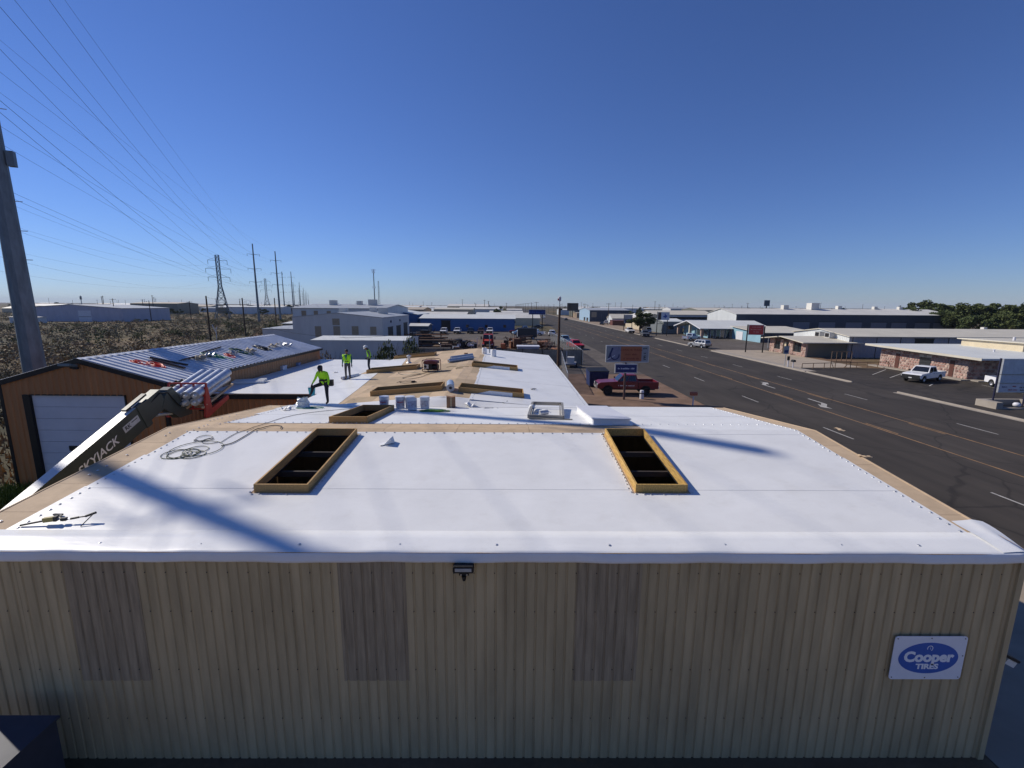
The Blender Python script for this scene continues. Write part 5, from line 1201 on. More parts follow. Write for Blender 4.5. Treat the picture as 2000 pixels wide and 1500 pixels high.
# ================================================================ BUILDINGS BEYOND
def wallmat(name, c, r=.55): return M('wall_'+name, c, r, var=.07, scale=.6, streak=(1, 1, .3), rnd=.03)
w_white = wallmat('white', (.58, .60, .60)); w_cream = wallmat('cream', (.55, .47, .33)); w_navy = wallmat('navy', (.05, .06, .085)); w_blue = wallmat('blue', (.035, .12, .30)); w_pale = wallmat('pale_blue', (.24, .40, .48)); w_grey = wallmat('grey', (.30, .30, .33)); w_lav = wallmat('lavender', (.44, .43, .50)); w_tan = wallmat('tan', (.33, .25, .17)); w_olive = wallmat('olive', (.14, .14, .11)); w_block = wallmat('block', (.52, .52, .51)); w_slate = wallmat('slate', (.16, .18, .19))
r_white = M('roof_white', (.60, .58, .53), .6, var=.1, scale=.25); r_pale = M('roof_pale', (.62, .63, .60), .55, var=.06, scale=.3); r_cream = M('roof_cream', (.55, .51, .42), .6, var=.08, scale=.3); r_grey = M('roof_grey', (.34, .36, .38), .55, var=.12, scale=.3); r_tan = M('roof_tan', (.42, .36, .28), .7, var=.12, scale=.3)
m_win = m_winglass
def shed(label, X0, X1, Y0, Y1, ze, zr, axis, wall, roof, name='warehouse', cat='building', group=None, over=.35, ops=(), walls=None, rib=.45, ribdepth=.035, hvac=(), flat=False):
    """gabled metal shed. ops: (side, u0, u1, z0, z1, kind); sides S (-y) N W (-x) E; u in world units"""
    t = thing(name, label, cat, ((X0+X1)/2, Y0, 0), 0, group); O = Vector(t.location)
    wm = dict(S=wall, N=wall, W=wall, E=wall); wm.update(walls or {})
    xc, yc = (X0+X1)/2, (Y0+Y1)/2
    def zt(side):
        if axis == 'x' and side in 'WE': return lambda u: zr-(zr-ze)*abs(u-yc)/(yc-Y0)-.05
        if axis == 'y' and side in 'SN': return lambda u: zr-(zr-ze)*abs(u-xc)/(xc-X0)-.05
        return ze-.05
    pl = dict(S=lambda u, d, z: (u-O.x, Y0-d-O.y, z), N=lambda u, d, z: (u-O.x, Y1+d-O.y, z), W=lambda u, d, z: (X0-d-O.x, u-O.y, z), E=lambda u, d, z: (X1+d-O.x, u-O.y, z))
    for sd in 'SNWE':
        u0, u1 = (X0, X1) if sd in 'SN' else (Y0, Y1); um = xc if sd in 'SN' else yc
        mb = MB()
        for a, b in ((u0, um), (um, u1)): siding(mb, a, b, zt(sd), 0.0, pl[sd], pitch=rib, depth=ribdepth)
        mb.build('wall', wm[sd], t)
    for (sd, u0, u1, z0, z1, kind) in ops:
        def bx(nm_, a, b, c, d, o0, o1, mat):
            v = [pl[sd](u, o, z) for z in (c, d) for u, o in ((a, o0), (b, o0), (b, o1), (a, o1))]
            return MB().add(v, [(0,3,2,1),(4,5,6,7),(0,1,5,4),(1,2,6,5),(2,3,7,6),(3,0,4,7)]).build(nm_, mat, t)
        fm = m_trim if kind[0] == 'd' else m_doorw
        if kind == 'door_open': bx('door_opening', u0, u1, z0, z1, .0, ribdepth+.01, m_black)
        elif kind == 'roll': bx('roller_door', u0, u1, z0, z1, .0, ribdepth+.02, m_lavdoor)
        elif kind == 'rollw': bx('roller_door', u0, u1, z0, z1, .0, ribdepth+.02, m_doorw)
        elif kind == 'blind': bx('shuttered_window', u0, u1, z0, z1, .0, ribdepth+.03, m_blind)
        elif kind == 'tanp': bx('loading_panel', u0, u1, z0, z1, .0, ribdepth+.03, w_tan)
        else:
            w_ = bx('window', u0, u1, z0, z1, .0, ribdepth+.02, m_win)
        if kind in ('roll', 'rollw', 'door_open'):
            bx('door_head', u0-.12, u1+.12, z1, z1+.18, .0, ribdepth+.05, wm[sd] if kind == 'rollw' else m_trim)
    th_ = .12
    for s in (-1, 1):
        if axis == 'x':
            ye = Y0-over if s < 0 else Y1+over; zz = ze-(zr-ze)*over/(yc-Y0)
            v = [(x-O.x, y-O.y, z) for z_ in (0, th_) for x, y, z in ((X0-over, yc, zr-.04+z_), (X1+over, yc, zr-.04+z_), (X1+over, ye, zz-.04+z_), (X0-over, ye, zz-.04+z_))]
        else:
            xe = X0-over if s < 0 else X1+over; zz = ze-(zr-ze)*over/(xc-X0)
            v = [(x-O.x, y-O.y, z) for z_ in (0, th_) for x, y, z in ((xc, Y0-over, zr-.04+z_), (xc, Y1+over, zr-.04+z_), (xe, Y1+over, zz-.04+z_), (xe, Y0-over, zz-.04+z_))]
        MB().add(v, [(0,3,2,1),(4,5,6,7),(0,1,5,4),(1,2,6,5),(2,3,7,6),(3,0,4,7)]).build('roof', roof, t)
    for (x, y, s_) in hvac:
        zz = (zr-(zr-ze)*abs(y-yc)/(yc-Y0)) if axis == 'x' else (zr-(zr-ze)*abs(x-xc)/(xc-X0))
        MB().box(x-s_-O.x, x+s_-O.x, y-s_-O.y, y+s_-O.y, zz-.1, zz+s_*1.6).build('roof_vent', r_white, t)
    return t
m_lavdoor = M('grey_roller', (.17, .17, .20), .5, var=.08); m_blind = M('tan_blind', (.30, .25, .18), .7, var=.15)
# --- navy warehouse
X_ = lambda px, Y: gy(px, 640, Y).x
nd = [(1548, 1580), (1598, 1630), (1651, 1682), (1700, 1730), (1740, 1769), (1786, 1815), (1822, 1851)]
shed('long navy warehouse with white gable end and a row of grey roller doors', 76, 150, 150, 172, 6.7, 8.5, 'x', w_navy, r_white, ops=[('S', X_(a, 150), X_(b, 150), 0, 4.2, 'roll') for a, b in nd], walls=dict(W=w_white), hvac=[(98, 160, .9), (118, 161, .7), (131, 161, .6), (140, 161, .6), (108, 160, 1.4)])
# --- pale blue shop, gable to the road
bs = thing('blue_shop', 'pale blue gabled shop with stone pillars and glass front', 'building', (57, 129, 0)); O = Vector((57, 129, 0))
def bxp(nm_, x0, x1, y0, y1, z0, z1, mat, par=None, OO=None):
    OO = OO if OO is not None else O
    return MB().box(x0-OO.x, x1-OO.x, y0-OO.y, y1-OO.y, z0-OO.z, z1-OO.z).build(nm_, mat, par if par is not None else bs)
m_stonec = M('stone_pink', (.36, .26, .22), .9, var=.35, scale=2.5, bump=.5, bscale=5)
GX, GY0, GY1 = 58.0, 129.5, 148.0; GYC = (GY0+GY1)/2
siding(MB(), GY0, GYC, lambda u: 2.9+1.7*(u-GY0)/(GYC-GY0), 0, lambda u, d, z: (GX-d-O.x, u-O.y, z), pitch=.5).build('gable_wall', w_pale, bs)
siding(MB(), GYC, GY1, lambda u: 2.9+1.7*(GY1-u)/(GYC-GY0), 0, lambda u, d, z: (GX-d-O.x, u-O.y, z), pitch=.5).build('gable_wall', w_pale, bs)
for k in range(8): bxp('window', GX-.06, GX-.03, GY0+.7+k*1.0, GY0+1.45+k*1.0, .5, 2.3, m_win)
bxp('shop_wall', GX, 76, GY0+.02, GY0+.2, 0, 2.85, w_navy)
for k, (a, b) in enumerate(((58.6, 59.4), (60.2, 61.3), (61.4, 62.5), (63, 64))): bxp('glass_door', a, b, GY0-.03, GY0+.01, .05, 2.3, m_win); bxp('door_frame', a-.05, a, GY0-.05, GY0+.015, 0, 2.4, m_doorw); bxp('door_frame', b, b+.05, GY0-.05, GY0+.015, 0, 2.4, m_doorw)
for (x, y) in ((56.3, 130.2), (56.0, 147.6), (56.6, 139.5)): bxp('stone_pillar', x-.35, x+.35, y-.35, y+.35, 0, 3.6 if y == 139.5 else 2.9, m_stonec if y != 139.5 else r_cream)
bxp('stone_pier', 64.2, 65.2, GY0-.5, GY0+.01, 0, 2.7, m_stonec)
for s in (0, 1):
    ya, yb = (GYC, GY0-1.2) if s == 0 else (GYC, GY1+1.2); zb_ = 4.75; ze_ = 2.72
    v = [(x-O.x, y-O.y, z+d_) for d_ in (0, .15) for x, y, z in ((55.0, ya, zb_), (76, ya, zb_), (76, yb, ze_), (55.0, yb, ze_))]
    MB().add(v, [(0,3,2,1),(4,5,6,7),(0,1,5,4),(1,2,6,5),(2,3,7,6),(3,0,4,7)]).build('roof', r_pale, bs)
    v = [(x-O.x, y-O.y, z+d_) for d_ in (-.12, .17) for x, y, z in ((54.9, ya, zb_), (54.99, ya, zb_), (54.99, yb, ze_), (54.9, yb, ze_))]
    MB().add(v, [(0,3,2,1),(4,5,6,7),(0,1,5,4),(1,2,6,5),(2,3,7,6),(3,0,4,7)]).build('barge_board', m_doorw, bs)
# wing with the white door
WX, WY0, WY1 = 64.6, 114.2, 129.3
siding(MB(), WY0, WY1, lambda u: 2.5+1.0*(u-WY0)/(WY1-WY0), 0, lambda u, d, z: (WX-d-O.x, u-O.y, z), pitch=.5).build('wing_wall', w_pale, bs)
siding(MB(), WX, 80, 2.45, 0, lambda u, d, z: (u-O.x, WY0-d-O.y, z), pitch=.5).build('wing_wall', w_navy, bs)
bxp('wing_door', WX-.1, WX-.05, 123.0, 126.6, 0, 2.3, m_doorw)
v = [(x-O.x, y-O.y, z+d_) for d_ in (0, .14) for x, y, z in ((WX-.6, WY0-.6, 2.45), (80, WY0-.6, 2.45), (80, WY1, 3.5), (WX-.6, WY1, 3.5))]
MB().add(v, [(0,3,2,1),(4,5,6,7),(0,1,5,4),(1,2,6,5),(2,3,7,6),(3,0,4,7)]).build('wing_roof', r_cream, bs)
# --- stone faced offices
def stones(parent, O, x, y0, y1, z0, z1, seed, hole=(), axis='y', size=.45, out=-1):
    """random rubble facing: irregular flat stones set proud of the mortar, one object each"""
    rnd = random.Random(seed)
    n_u = max(1, int((y1-y0)/size)); n_v = max(1, int((z1-z0)/(size*.8)))
    for i in range(n_u):
        for j in range(n_v):
            u = y0+(i+.5+(.25 if j % 2 else -.25)*.8)*(y1-y0)/n_u; w_ = z0+(j+.5)*(z1-z0)/n_v
            if any(a-.05 < u < b+.05 and c-.05 < w_ < d_+.05 for a, b, c, d_ in hole): continue
            m_ = rnd.randint(5, 7); a0 = rnd.uniform(0, 6.28); pts = []
            for k in range(m_):
                a = a0+2*math.pi*k/m_; rr = size*.53*rnd.uniform(.75, 1.12)
                pts.append((min(max(u+rr*math.cos(a)*1.05, y0), y1), min(max(w_+rr*.85*math.sin(a), z0), z1)))
            t0 = .0; t1 = rnd.uniform(.03, .07)
            v = []
            for t_, sc in ((t0, 1), (t1, .86)):
                for a, b in pts:
                    uu = u+(a-u)*sc; ww = w_+(b-w_)*sc
                    v.append((x+out*t_-O.x, uu-O.y, ww) if axis == 'y' else (uu-O.x, x+out*t_-O.y, ww))
            fs = [(k, (k+1) % m_, m_+(k+1) % m_, m_+k) for k in range(m_)]+[tuple(range(m_, 2*m_))]
            MB().add(v, fs).build('stone', rnd.choice(STONES), parent)
STONES = [M('stone_%d' % i, c, .9, var=.2, scale=6, bump=.4, bscale=14) for i, c in enumerate(((.40, .24, .20), (.30, .17, .14), (.46, .33, .27), (.36, .26, .22), (.24, .14, .12)))]
m_mortar = M('mortar', (.36, .28, .24), .95, var=.1)
so = thing('stone_office', 'low office with rubble stone front, wide white roof and a dark doorway', 'building', (58.5, 56, 0)); O2 = Vector((58.5, 56, 0))
SX, SY0, SY1 = 58.5, 55.8, 69.4
ops2 = [(60.9, 62.6, 0, 2.4), (57.6, 58.2, 0.0, 2.4), (65.9, 66.6, 0.0, 2.4)]
bxp('wall', SX, SX+22, SY0, SY1, 0, 2.75, m_mortar, so, O2)
stones(so, O2, SX, SY0, SY1, 0.05, 2.7, 4, ops2, size=.42)
stones(so, O2, SY0, SX, SX+4.5, 0.05, 2.7, 9, (), 'x', size=.5)
for a, b, c, d_ in ops2:
    if b-a > 1: bxp('door', SX-.07, SX-.02, a, b, c, d_, m_win, so, O2); bxp('door_sign', SX-.10, SX-.04, a-.1, b+.1, 2.25, 2.6, M('sign_cream', (.5, .45, .36), .6), so, O2)
    else: bxp('slit_window', SX-.06, SX-.02, a, b, .1, 2.3, M('dark_red_wood', (.09, .03, .02), .6), so, O2); bxp('window_head', SX-.07, SX-.02, a-.05, b+.05, 2.3, 2.55, m_conc, so, O2)
marks((4,), .22, (SX-.11-O2.x, 61.75-O2.y, 2.43), so, m_black, name='number_lettering', rot=(R(90), 0, R(-90)))
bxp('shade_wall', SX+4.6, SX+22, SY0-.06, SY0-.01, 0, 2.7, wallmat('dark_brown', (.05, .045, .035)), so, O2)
for (yl, zl, yr, zr_) in ((53.0, 3.05, 70.9, 3.75),):
    v = []
    for d_ in (0, .22):
        for x, y, z in ((SX-1.4, yr, zr_-.55), (SX+24, yr, zr_-.55), (SX+24, yl, 2.85), (SX-1.4, yl, 2.85)): v.append((x-O2.x, y-O2.y, z+d_))
    MB().add(v, [(0,3,2,1),(4,5,6,7),(0,1,5,4),(1,2,6,5),(2,3,7,6),(3,0,4,7)]).build('roof', r_pale, so)
    v = []
    for d_ in (-.06, .235):
        for x, y, z in ((SX-1.5, yr, zr_-.55), (SX-1.405, yr, zr_-.55), (SX-1.405, yl, 2.85), (SX-1.5, yl, 2.85)): v.append((x-O2.x, y-O2.y, z+d_))
    MB().add(v, [(0,3,2,1),(4,5,6,7),(0,1,5,4),(1,2,6,5),(2,3,7,6),(3,0,4,7)]).build('fascia', r_cream, so)
bxp('roof_monitor', 70.5, 82, 60.5, 69, 3.2, 4.35, w_cream, so, O2); bxp('monitor_roof', 70.1, 82.4, 60.1, 69.4, 4.35, 4.5, r_cream, so, O2)
MB().cyl((73-O2.x, 64-O2.y, 4.5), (73-O2.x, 64-O2.y, 5.0), .16, n=10).build('roof_vent', m_doorw, so)
MB().lathe([(.1, 0), (.1, .3), (.16, .3), (0, .42)], 10, (66-O2.x, 60-O2.y, 3.2)).build('roof_vent', m_doorw, so)
# --- second stone office with the long grey shop behind
s1 = thing('stone_shop', 'low shop with stone piers and dark windows under a pale roof', 'building', (54.6, 81, 0)); O3 = Vector((54.6, 81, 0))
bxp('wall', 54.7, 62, 81.1, 92.2, 0, 2.7, w_olive, s1, O3)
for y0, y1 in ((81.0, 82.3), (84.8, 86.1), (88.0, 88.8), (90.9, 92.4)):
    bxp('stone_pier', 54.35, 54.7, y0, y1, 0, 2.75, m_mortar, s1, O3); stones(s1, O3, 54.35, y0, y1, 0.03, 2.7, int(y0*7), (), size=.4)
for y0, y1 in ((82.3, 84.8), (88.8, 90.9)):
    bxp('sill_wall', 54.45, 54.7, y0, y1, 0, .7, m_mortar, s1, O3); stones(s1, O3, 54.45, y0, y1, .03, .68, int(y0*3), (), size=.36); bxp('window', 54.6, 54.69, y0+.1, y1-.1, .75, 2.3, m_win, s1, O3)
    bxp('window_mullion', 54.55, 54.6, (y0+y1)/2-.04, (y0+y1)/2+.04, .75, 2.3, m_trim, s1, O3)
bxp('door', 54.6, 54.69, 86.2, 87.3, .05, 2.2, m_win, s1, O3); bxp('door_panel', 54.6, 54.69, 87.35, 87.95, .05, 2.3, w_cream, s1, O3)
bxp('lintel', 54.5, 54.69, 81.2, 92.2, 2.35, 2.75, wallmat('brownwood', (.10, .05, .035)), s1, O3)
for ya, yb in ((87, 79.9), (87, 93.6)):
    v = [(x-O3.x, y-O3.y, z+d_) for d_ in (0, .16) for x, y, z in ((53.0, ya, 3.35), (64, ya, 3.35), (64, yb, 2.62), (53.0, yb, 2.62))]
    MB().add(v, [(0,3,2,1),(4,5,6,7),(0,1,5,4),(1,2,6,5),(2,3,7,6),(3,0,4,7)]).build('roof', r_cream, s1)
gs = shed('long grey metal shop with a pale roof and one dark open doorway', 62.05, 118, 80.9, 97, 3.85, 4.9, 'x', w_grey, r_cream, ops=[('S', X_(1790, 81), X_(1827, 81), 0, 3.4, 'door_open')], walls=dict(W=w_white), hvac=[(96, 90, .35)])
for u in range(12): MB().box(62.6+u*4.4-O3.x-(gs.location.x-O3.x), 62.7+u*4.4-O3.x-(gs.location.x-O3.x), -.06, -.036, 0, 3.75).build('downpipe', m_trim, gs)
for y0, lb in ((88.0, 'upper'), (85.2, 'lower')):
    ac = thing('air_conditioner', 'boxy grey cooler on the white gable, %s' % ('beside the ridge' if lb == 'upper' else 'beside the valley of the lower roof'), 'air conditioner', (61.4, y0, 3.35)); MB().box(-.5, .6, -.7, .7, 0, .95).build('housing', w_block, ac); MB().box(-.52, -.5, -.55, .55, .12, .85).build('louvre_panel', m_trim, ac); MB().box(-.55, .6, -.75, .75, .95, 1.02).build('lid', r_grey, ac)
# --- others on that side of the road
shed('small grey block building with one dark window', 52.5, 59, 152, 166, 4.0, 4.8, 'x', w_slate, r_pale, ops=[('S', 54, 56, 1.4, 2.6, 'window')], name='small_building')
shed('cream gabled building behind the leafy tree', 51, 60, 172, 196, 4.6, 6.2, 'y', w_cream, r_white, ops=[('S', 53, 55, 1.5, 3.6, 'window')], name='small_building')
shed('long white building with two dark window bands', 62, 88, 192, 214, 5.6, 7.2, 'x', w_white, r_cream, ops=[('S', 62.5, 87, 1.0, 2.2, 'window'), ('S', 62.5, 87.5, 3.6, 4.7, 'window')], name='office_building')
shed('navy warehouse with a pale blue ribbed end wall', 47, 70, 262, 300, 6.6, 7.8, 'x', w_navy, r_grey, walls=dict(W=M('wall_iceblue', (.36, .5, .62), .5, var=.1)), rib=1.2, ribdepth=.1, ops=[('S', 48, 51, 2.6, 5.6, 'blind'), ('W', 266, 272, 0, 2.2, 'window'), ('W', 276, 282, 0, 2.2, 'window')])
shed('small pale house with a cream roof beside the navy warehouse', 52, 74, 226, 238, 3.0, 5.0, 'x', w_block, r_cream, walls=dict(W=w_white), name='house')
shed('red brown container like shed by the road', 49.5, 55.5, 214, 220, 2.2, 2.4, 'x', wallmat('rust', (.14, .05, .04)), wallmat('rust', (.14, .05, .04)), name='small_shed')
shed('tan flat shop far up the road below the billboard', 52, 74, 345, 365, 3.6, 4.2, 'x', w_tan, r_tan, name='roadside_shop')
shed('green grey shop with pale roof beyond the billboard', 56, 92, 385, 420, 6, 7.5, 'x', w_olive, r_pale, name='roadside_shop')
shed('white roadside shop far up the road', 50, 78, 450, 470, 5, 6, 'x', w_white, r_white, name='roadside_shop')
# --- the block building with boarded windows
W_ = lambda px, Y: gy(px, 640, Y).x
bw = []
for a, b, c, d_ in ((650, 664, 622, 635), (651, 664, 637, 656), (615, 627, 637, 658), (687, 700, 637, 654), (723, 735, 638, 654)):
    bw.append(('S', W_(a, 90), W_(b, 90), gy(a, d_, 90).z, gy(a, c, 90).z, 'blind'))
shed('white block warehouse with tan boarded windows in its gable', -43.2, -25.3, 90, 114, 6.4, 7.3, 'y', w_block, r_grey, ops=bw+[('E', 94, 98, 0, 4.2, 'door_open'), ('E', 101, 105, 0, 4.2, 'door_open'), ('E', 108, 112, 0, 4.6, 'door_open'), ('E', 96, 97, 5.2, 5.7, 'window'), ('E', 104, 105, 5.2, 5.7, 'window')], rib=2.4, ribdepth=.02, over=.1, hvac=[(-38, 104, .8), (-33, 110, .7), (-29.5, 106, .9)])
shed('low white lean-to wing of block with a sloping parapet', -49.5, -43.3, 90.3, 108, 4.0, 4.2, 'x', w_block, r_grey, rib=2.4, ribdepth=.02, over=.1, name='block_wing')
shed('grey shed with dark sides behind the white block wing', -56, -47, 112, 124, 4.2, 4.6, 'x', w_slate, r_pale, name='small_shed')
shed('white warehouse with a row of four tan panels beyond the block one', -66, -38, 138, 170, 7.8, 9.0, 'x', w_white, r_grey, ops=[('S', W_(a, 138), W_(b, 138), 4.2, 7.0, 'tanp') for a, b in ((591, 600), (615, 623), (640, 648), (664, 672))], rib=2.4, ribdepth=.02, hvac=[(-58, 150, 1), (-50, 152, .8), (-45, 150, 1.2)])
shed('low white flat building in front of the block warehouse', -31, -16.2, 70, 80, 3.4, 3.75, 'x', w_block, r_pale, rib=2.4, ribdepth=.02, over=.05, name='low_building')
# --- blue building and neighbours
shed('long blue metal building with white roof and three small windows', -31, 2.0, 157, 175, 4.4, 5.6, 'x', w_blue, r_pale, ops=[('S', X_(862, 157), X_(880, 157), 0, 3.6, 'door_open')]+[('S', X_(a, 157), X_(a+5.5, 157), 1.3, 2.3, 'window') for a in (910, 947, 983)])
shed('taller blue building with pale gable roof behind the long one', -52, -33, 162, 186, 5.6, 7.0, 'y', w_blue, r_pale)
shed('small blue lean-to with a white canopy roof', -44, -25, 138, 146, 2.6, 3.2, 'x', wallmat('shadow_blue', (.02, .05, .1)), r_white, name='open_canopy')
shed('white roofed house with a brown gable beyond the blue building', -6, 14, 205, 222, 3.4, 5.6, 'x', w_cream, r_white, ops=[('S', 1, 3, 1, 2, 'window')], name='house')
far = [(-62, -22, 232, 250, 4.2, 5.4, w_tan, r_white, 'tan shed with white roof in the first row beyond the blue building'), (-18, 8, 250, 262, 4, 5, w_tan, r_pale, 'tan shed with pale roof in the second row beyond the blue building'), (-95, -55, 290, 320, 6, 7.4, w_tan, r_tan, 'broad brown shed far beyond the block warehouse'), (-50, -24, 300, 320, 6.2, 7.2, w_cream, r_cream, 'cream shed with twin bays beyond the tan sheds'),
       (-40, -5, 360, 385, 6, 7.5, w_white, r_white, 'white shed far beyond the tan sheds'), (-14, 10, 330, 345, 4, 5, w_tan, r_white, 'low tan shed left of the far road'), (-60, -20, 440, 470, 8, 10, w_cream, r_white, 'large cream warehouse on the far plain'), (-2, 12, 420, 440, 5, 6, w_white, r_white, 'small white shed left of the far road')]
for x0, x1, y0, y1, ze, zr, wl_, rf, lb in far: shed(lb, x0, x1, y0, y1, ze, zr, 'x', wl_, rf, rib=1.2)
# --- across the scrub
shed('lavender grey metal warehouse with one open bay across the scrub', -233, -184, 216, 246, 6.4, 8.0, 'y', w_lav, r_grey, ops=[('S', -205, -199, 0, 5.2, 'rollw'), ('S', -204.8, -199.2, 0, 2.2, 'door_open')], walls=dict(E=w_lav), rib=1.0)
shed('olive flat roofed warehouse on the plain beyond the scrub', -308, -270, 370, 395, 8.6, 9.6, 'x', wallmat('sage', (.24, .23, .18)), r_tan, rib=1.2)
shed('long white roofed shed behind the lattice pylon', -260, -150, 430, 455, 5, 6.5, 'x', w_tan, r_white, rib=1.2)
shed('white box trailer shed beside the lavender warehouse', -216, -203, 196, 199, 2.6, 2.7, 'x', w_white, r_white, name='box_trailer', cat='trailer')
rnd = random.Random(17)
for i in range(110):
    side = rnd.choice((-1, -1, 1)); Y = 380+1100*rnd.random()**1.4; X = rnd.uniform(-1.05, -.05)*Y if side < 0 else rnd.uniform(.14, .9)*Y
    if -30 < X < 75: continue
    wx = rnd.uniform(18, 60); dp = rnd.uniform(15, 40); ze = rnd.uniform(3.5, 6.5)
    wk = rnd.choice(((w_tan, 'tan'), (w_cream, 'cream'), (w_white, 'white'), (w_block, 'pale grey'), (w_olive, 'olive'))); rk = rnd.choice(((r_white, 'white'), (r_pale, 'pale'), (r_cream, 'cream'), (r_grey, 'grey'), (r_tan, 'tan')))
    where = ('beyond the lavender warehouse' if X < -.75*Y else 'behind the steel pylons' if X < -.4*Y else 'beyond the blue building' if X < 0 else 'far beyond the navy warehouse')
    shed('distant %s %s shed with %s roof %s' % ('long' if wx > 40 else 'short', wk[1], rk[1], where), X-wx/2, X+wx/2, Y, Y+dp, ze, ze+rnd.uniform(.6, 2), 'x', wk[0], rk[0], name='distant_shed', group='sheds scattered over the far plain', rib=3.0)
# ================================================================ POLES AND LINES
def monopole(label, x, y, h, r0=.72, r1=.28, arms=(), group=None, name='transmission_pole', sides=12, rz=0.0, panel=False):
    t = thing(name, label, 'pole', (x, y, 0), rz, group)
    MB().cyl((0, 0, 0), (0, 0, h), r0, r1, sides).build('shaft', m_galvpole, t, smooth=25)
    MB().cyl((0, 0, 0), (0, 0, .35), r0*1.35, n=sides).build('base_plate', m_conc, t)
    for k, (z, ln) in enumerate(arms):
        for s in (-1, 1):
            MB().tube([(0, 0, z), (s*ln*.55, 0, z+.25), (s*ln, 0, z+.35)], lambda u: .11*(1-.55*u), 6).build('crossarm', m_galvpole, t)
            MB().lathe([(.05, 0), (.09, -.15), (.05, -.3), (.09, -.45), (.05, -.6), (.09, -.75), (.03, -1.0)], 6, (s*ln, 0, z+.33)).build('insulator', m_dark, t)
    return t
ROW = math.atan2(-.44, 1.0)     # the line's heading, from +Y towards -X
row = lambda s, o: (math.sin(ROW)*s+math.cos(ROW)*o, math.cos(ROW)*s-math.sin(ROW)*o)
armrot = -ROW
A = [(32.4, 2.6), (25.6, 2.8), (19.3, 2.6)]; A0 = [(35.2, 1.2), (29.5, 1.2), (23.5, 1.0)]
P0 = Vector((-35.4, 33.2, 0)); Q0 = Vector((-45.86, 28.49, 0))
mp = monopole('massive grey steel transmission pole behind the brown workshop', P0.x, P0.y, 38.4, .70, .30, A0[:2], rz=armrot)
MB().box(.55, .95, -.2, .2, 18.3, 19.3).build('equipment_box', m_galvpole, mp)
for z in (12, 14, 16, 22): MB().cyl((.4, 0, z), (.95, 0, z), .025, n=6).build('step_bolt', m_steel, mp)
monopole('massive steel transmission pole across the alley from the workshop', Q0.x, Q0.y, 40.5, .75, .24, A0, rz=armrot)
rd = Vector((ray(617, 594).x, ray(617, 594).y, 0)).normalized()
rowP = [gz(506.6, 629)+rd*q for q in (0, 205, 420, 640, 880, 1150)]
rowQ = [gz(548, 625)+rd*q for q in (0, 170, 390, 600, 830, 1100)]
for k, p in enumerate(rowP): monopole('grey steel pole of the line that passes the brown workshop, %s' % ['first beyond the scrub', 'second beyond the scrub', 'third beyond the scrub', 'fourth beyond the scrub', 'fifth beyond the scrub', 'sixth beyond the scrub'][k], p.x, p.y, 37.5, .6, .25, A, rz=armrot, group='receding row of steel poles')
for k, p in enumerate(rowQ): monopole('steel pole of the parallel line on the road side, %s' % ['first beyond the scrub', 'second beyond the scrub', 'third beyond the scrub', 'fourth beyond the scrub', 'fifth beyond the scrub', 'sixth beyond the scrub'][k], p.x, p.y, 37.5, .6, .25, A, rz=armrot, group='receding row of steel poles')
def wire(label, a, b, sag, r=.014, n=28, group='overhead conductors'):
    a = Vector(a); b = Vector(b); pts = []
    for i in range(n+1):
        t = i/n; p = a.lerp(b, t); p.z -= 4*sag*t*(1-t); pts.append(p-a)
    return tag(MB().tube(pts, r, 4).build('power_line', m_cable, None, a), label, 'power line', group)
back = Vector((math.sin(ROW), math.cos(ROW), 0))*-120
cr = Vector((math.cos(ROW), -math.sin(ROW), 0))
for nm, p, q in (('the line that passes the brown workshop', P0, rowP[0]), ('the parallel line on the road side', Q0, rowQ[0])):
    for z, ln in A:
        for s, sd in ((-1, 'field side'), (1, 'road side')):
            hz = {32.4: 'top', 25.6: 'middle', 19.3: 'bottom'}[z]
            zz = z-.7; z_0 = {32.4: 34.5, 25.6: 28.8, 19.3: 22.8}[z]
            a = p+cr*(s*(1.2 if z > 20 else .42))+Vector((0, 0, z_0)); b = q+cr*(s*ln)+Vector((0, 0, zz))
            wire('%s %s conductor of %s' % (hz, sd, nm), a, b, 5.0)
            wire('%s %s conductor of %s, span over the alley' % (hz, sd, nm), a+back, a, 2.0)
    wire('thin shield wire along the tops of %s' % nm, p+Vector((0, 0, 38.3)), q+Vector((0, 0, 37.4)), 3.0, .012)
    wire('thin shield wire of %s, span over the alley' % nm, p+back+Vector((0, 0, 38.3)), p+Vector((0, 0, 38.3)), 1.2, .012)
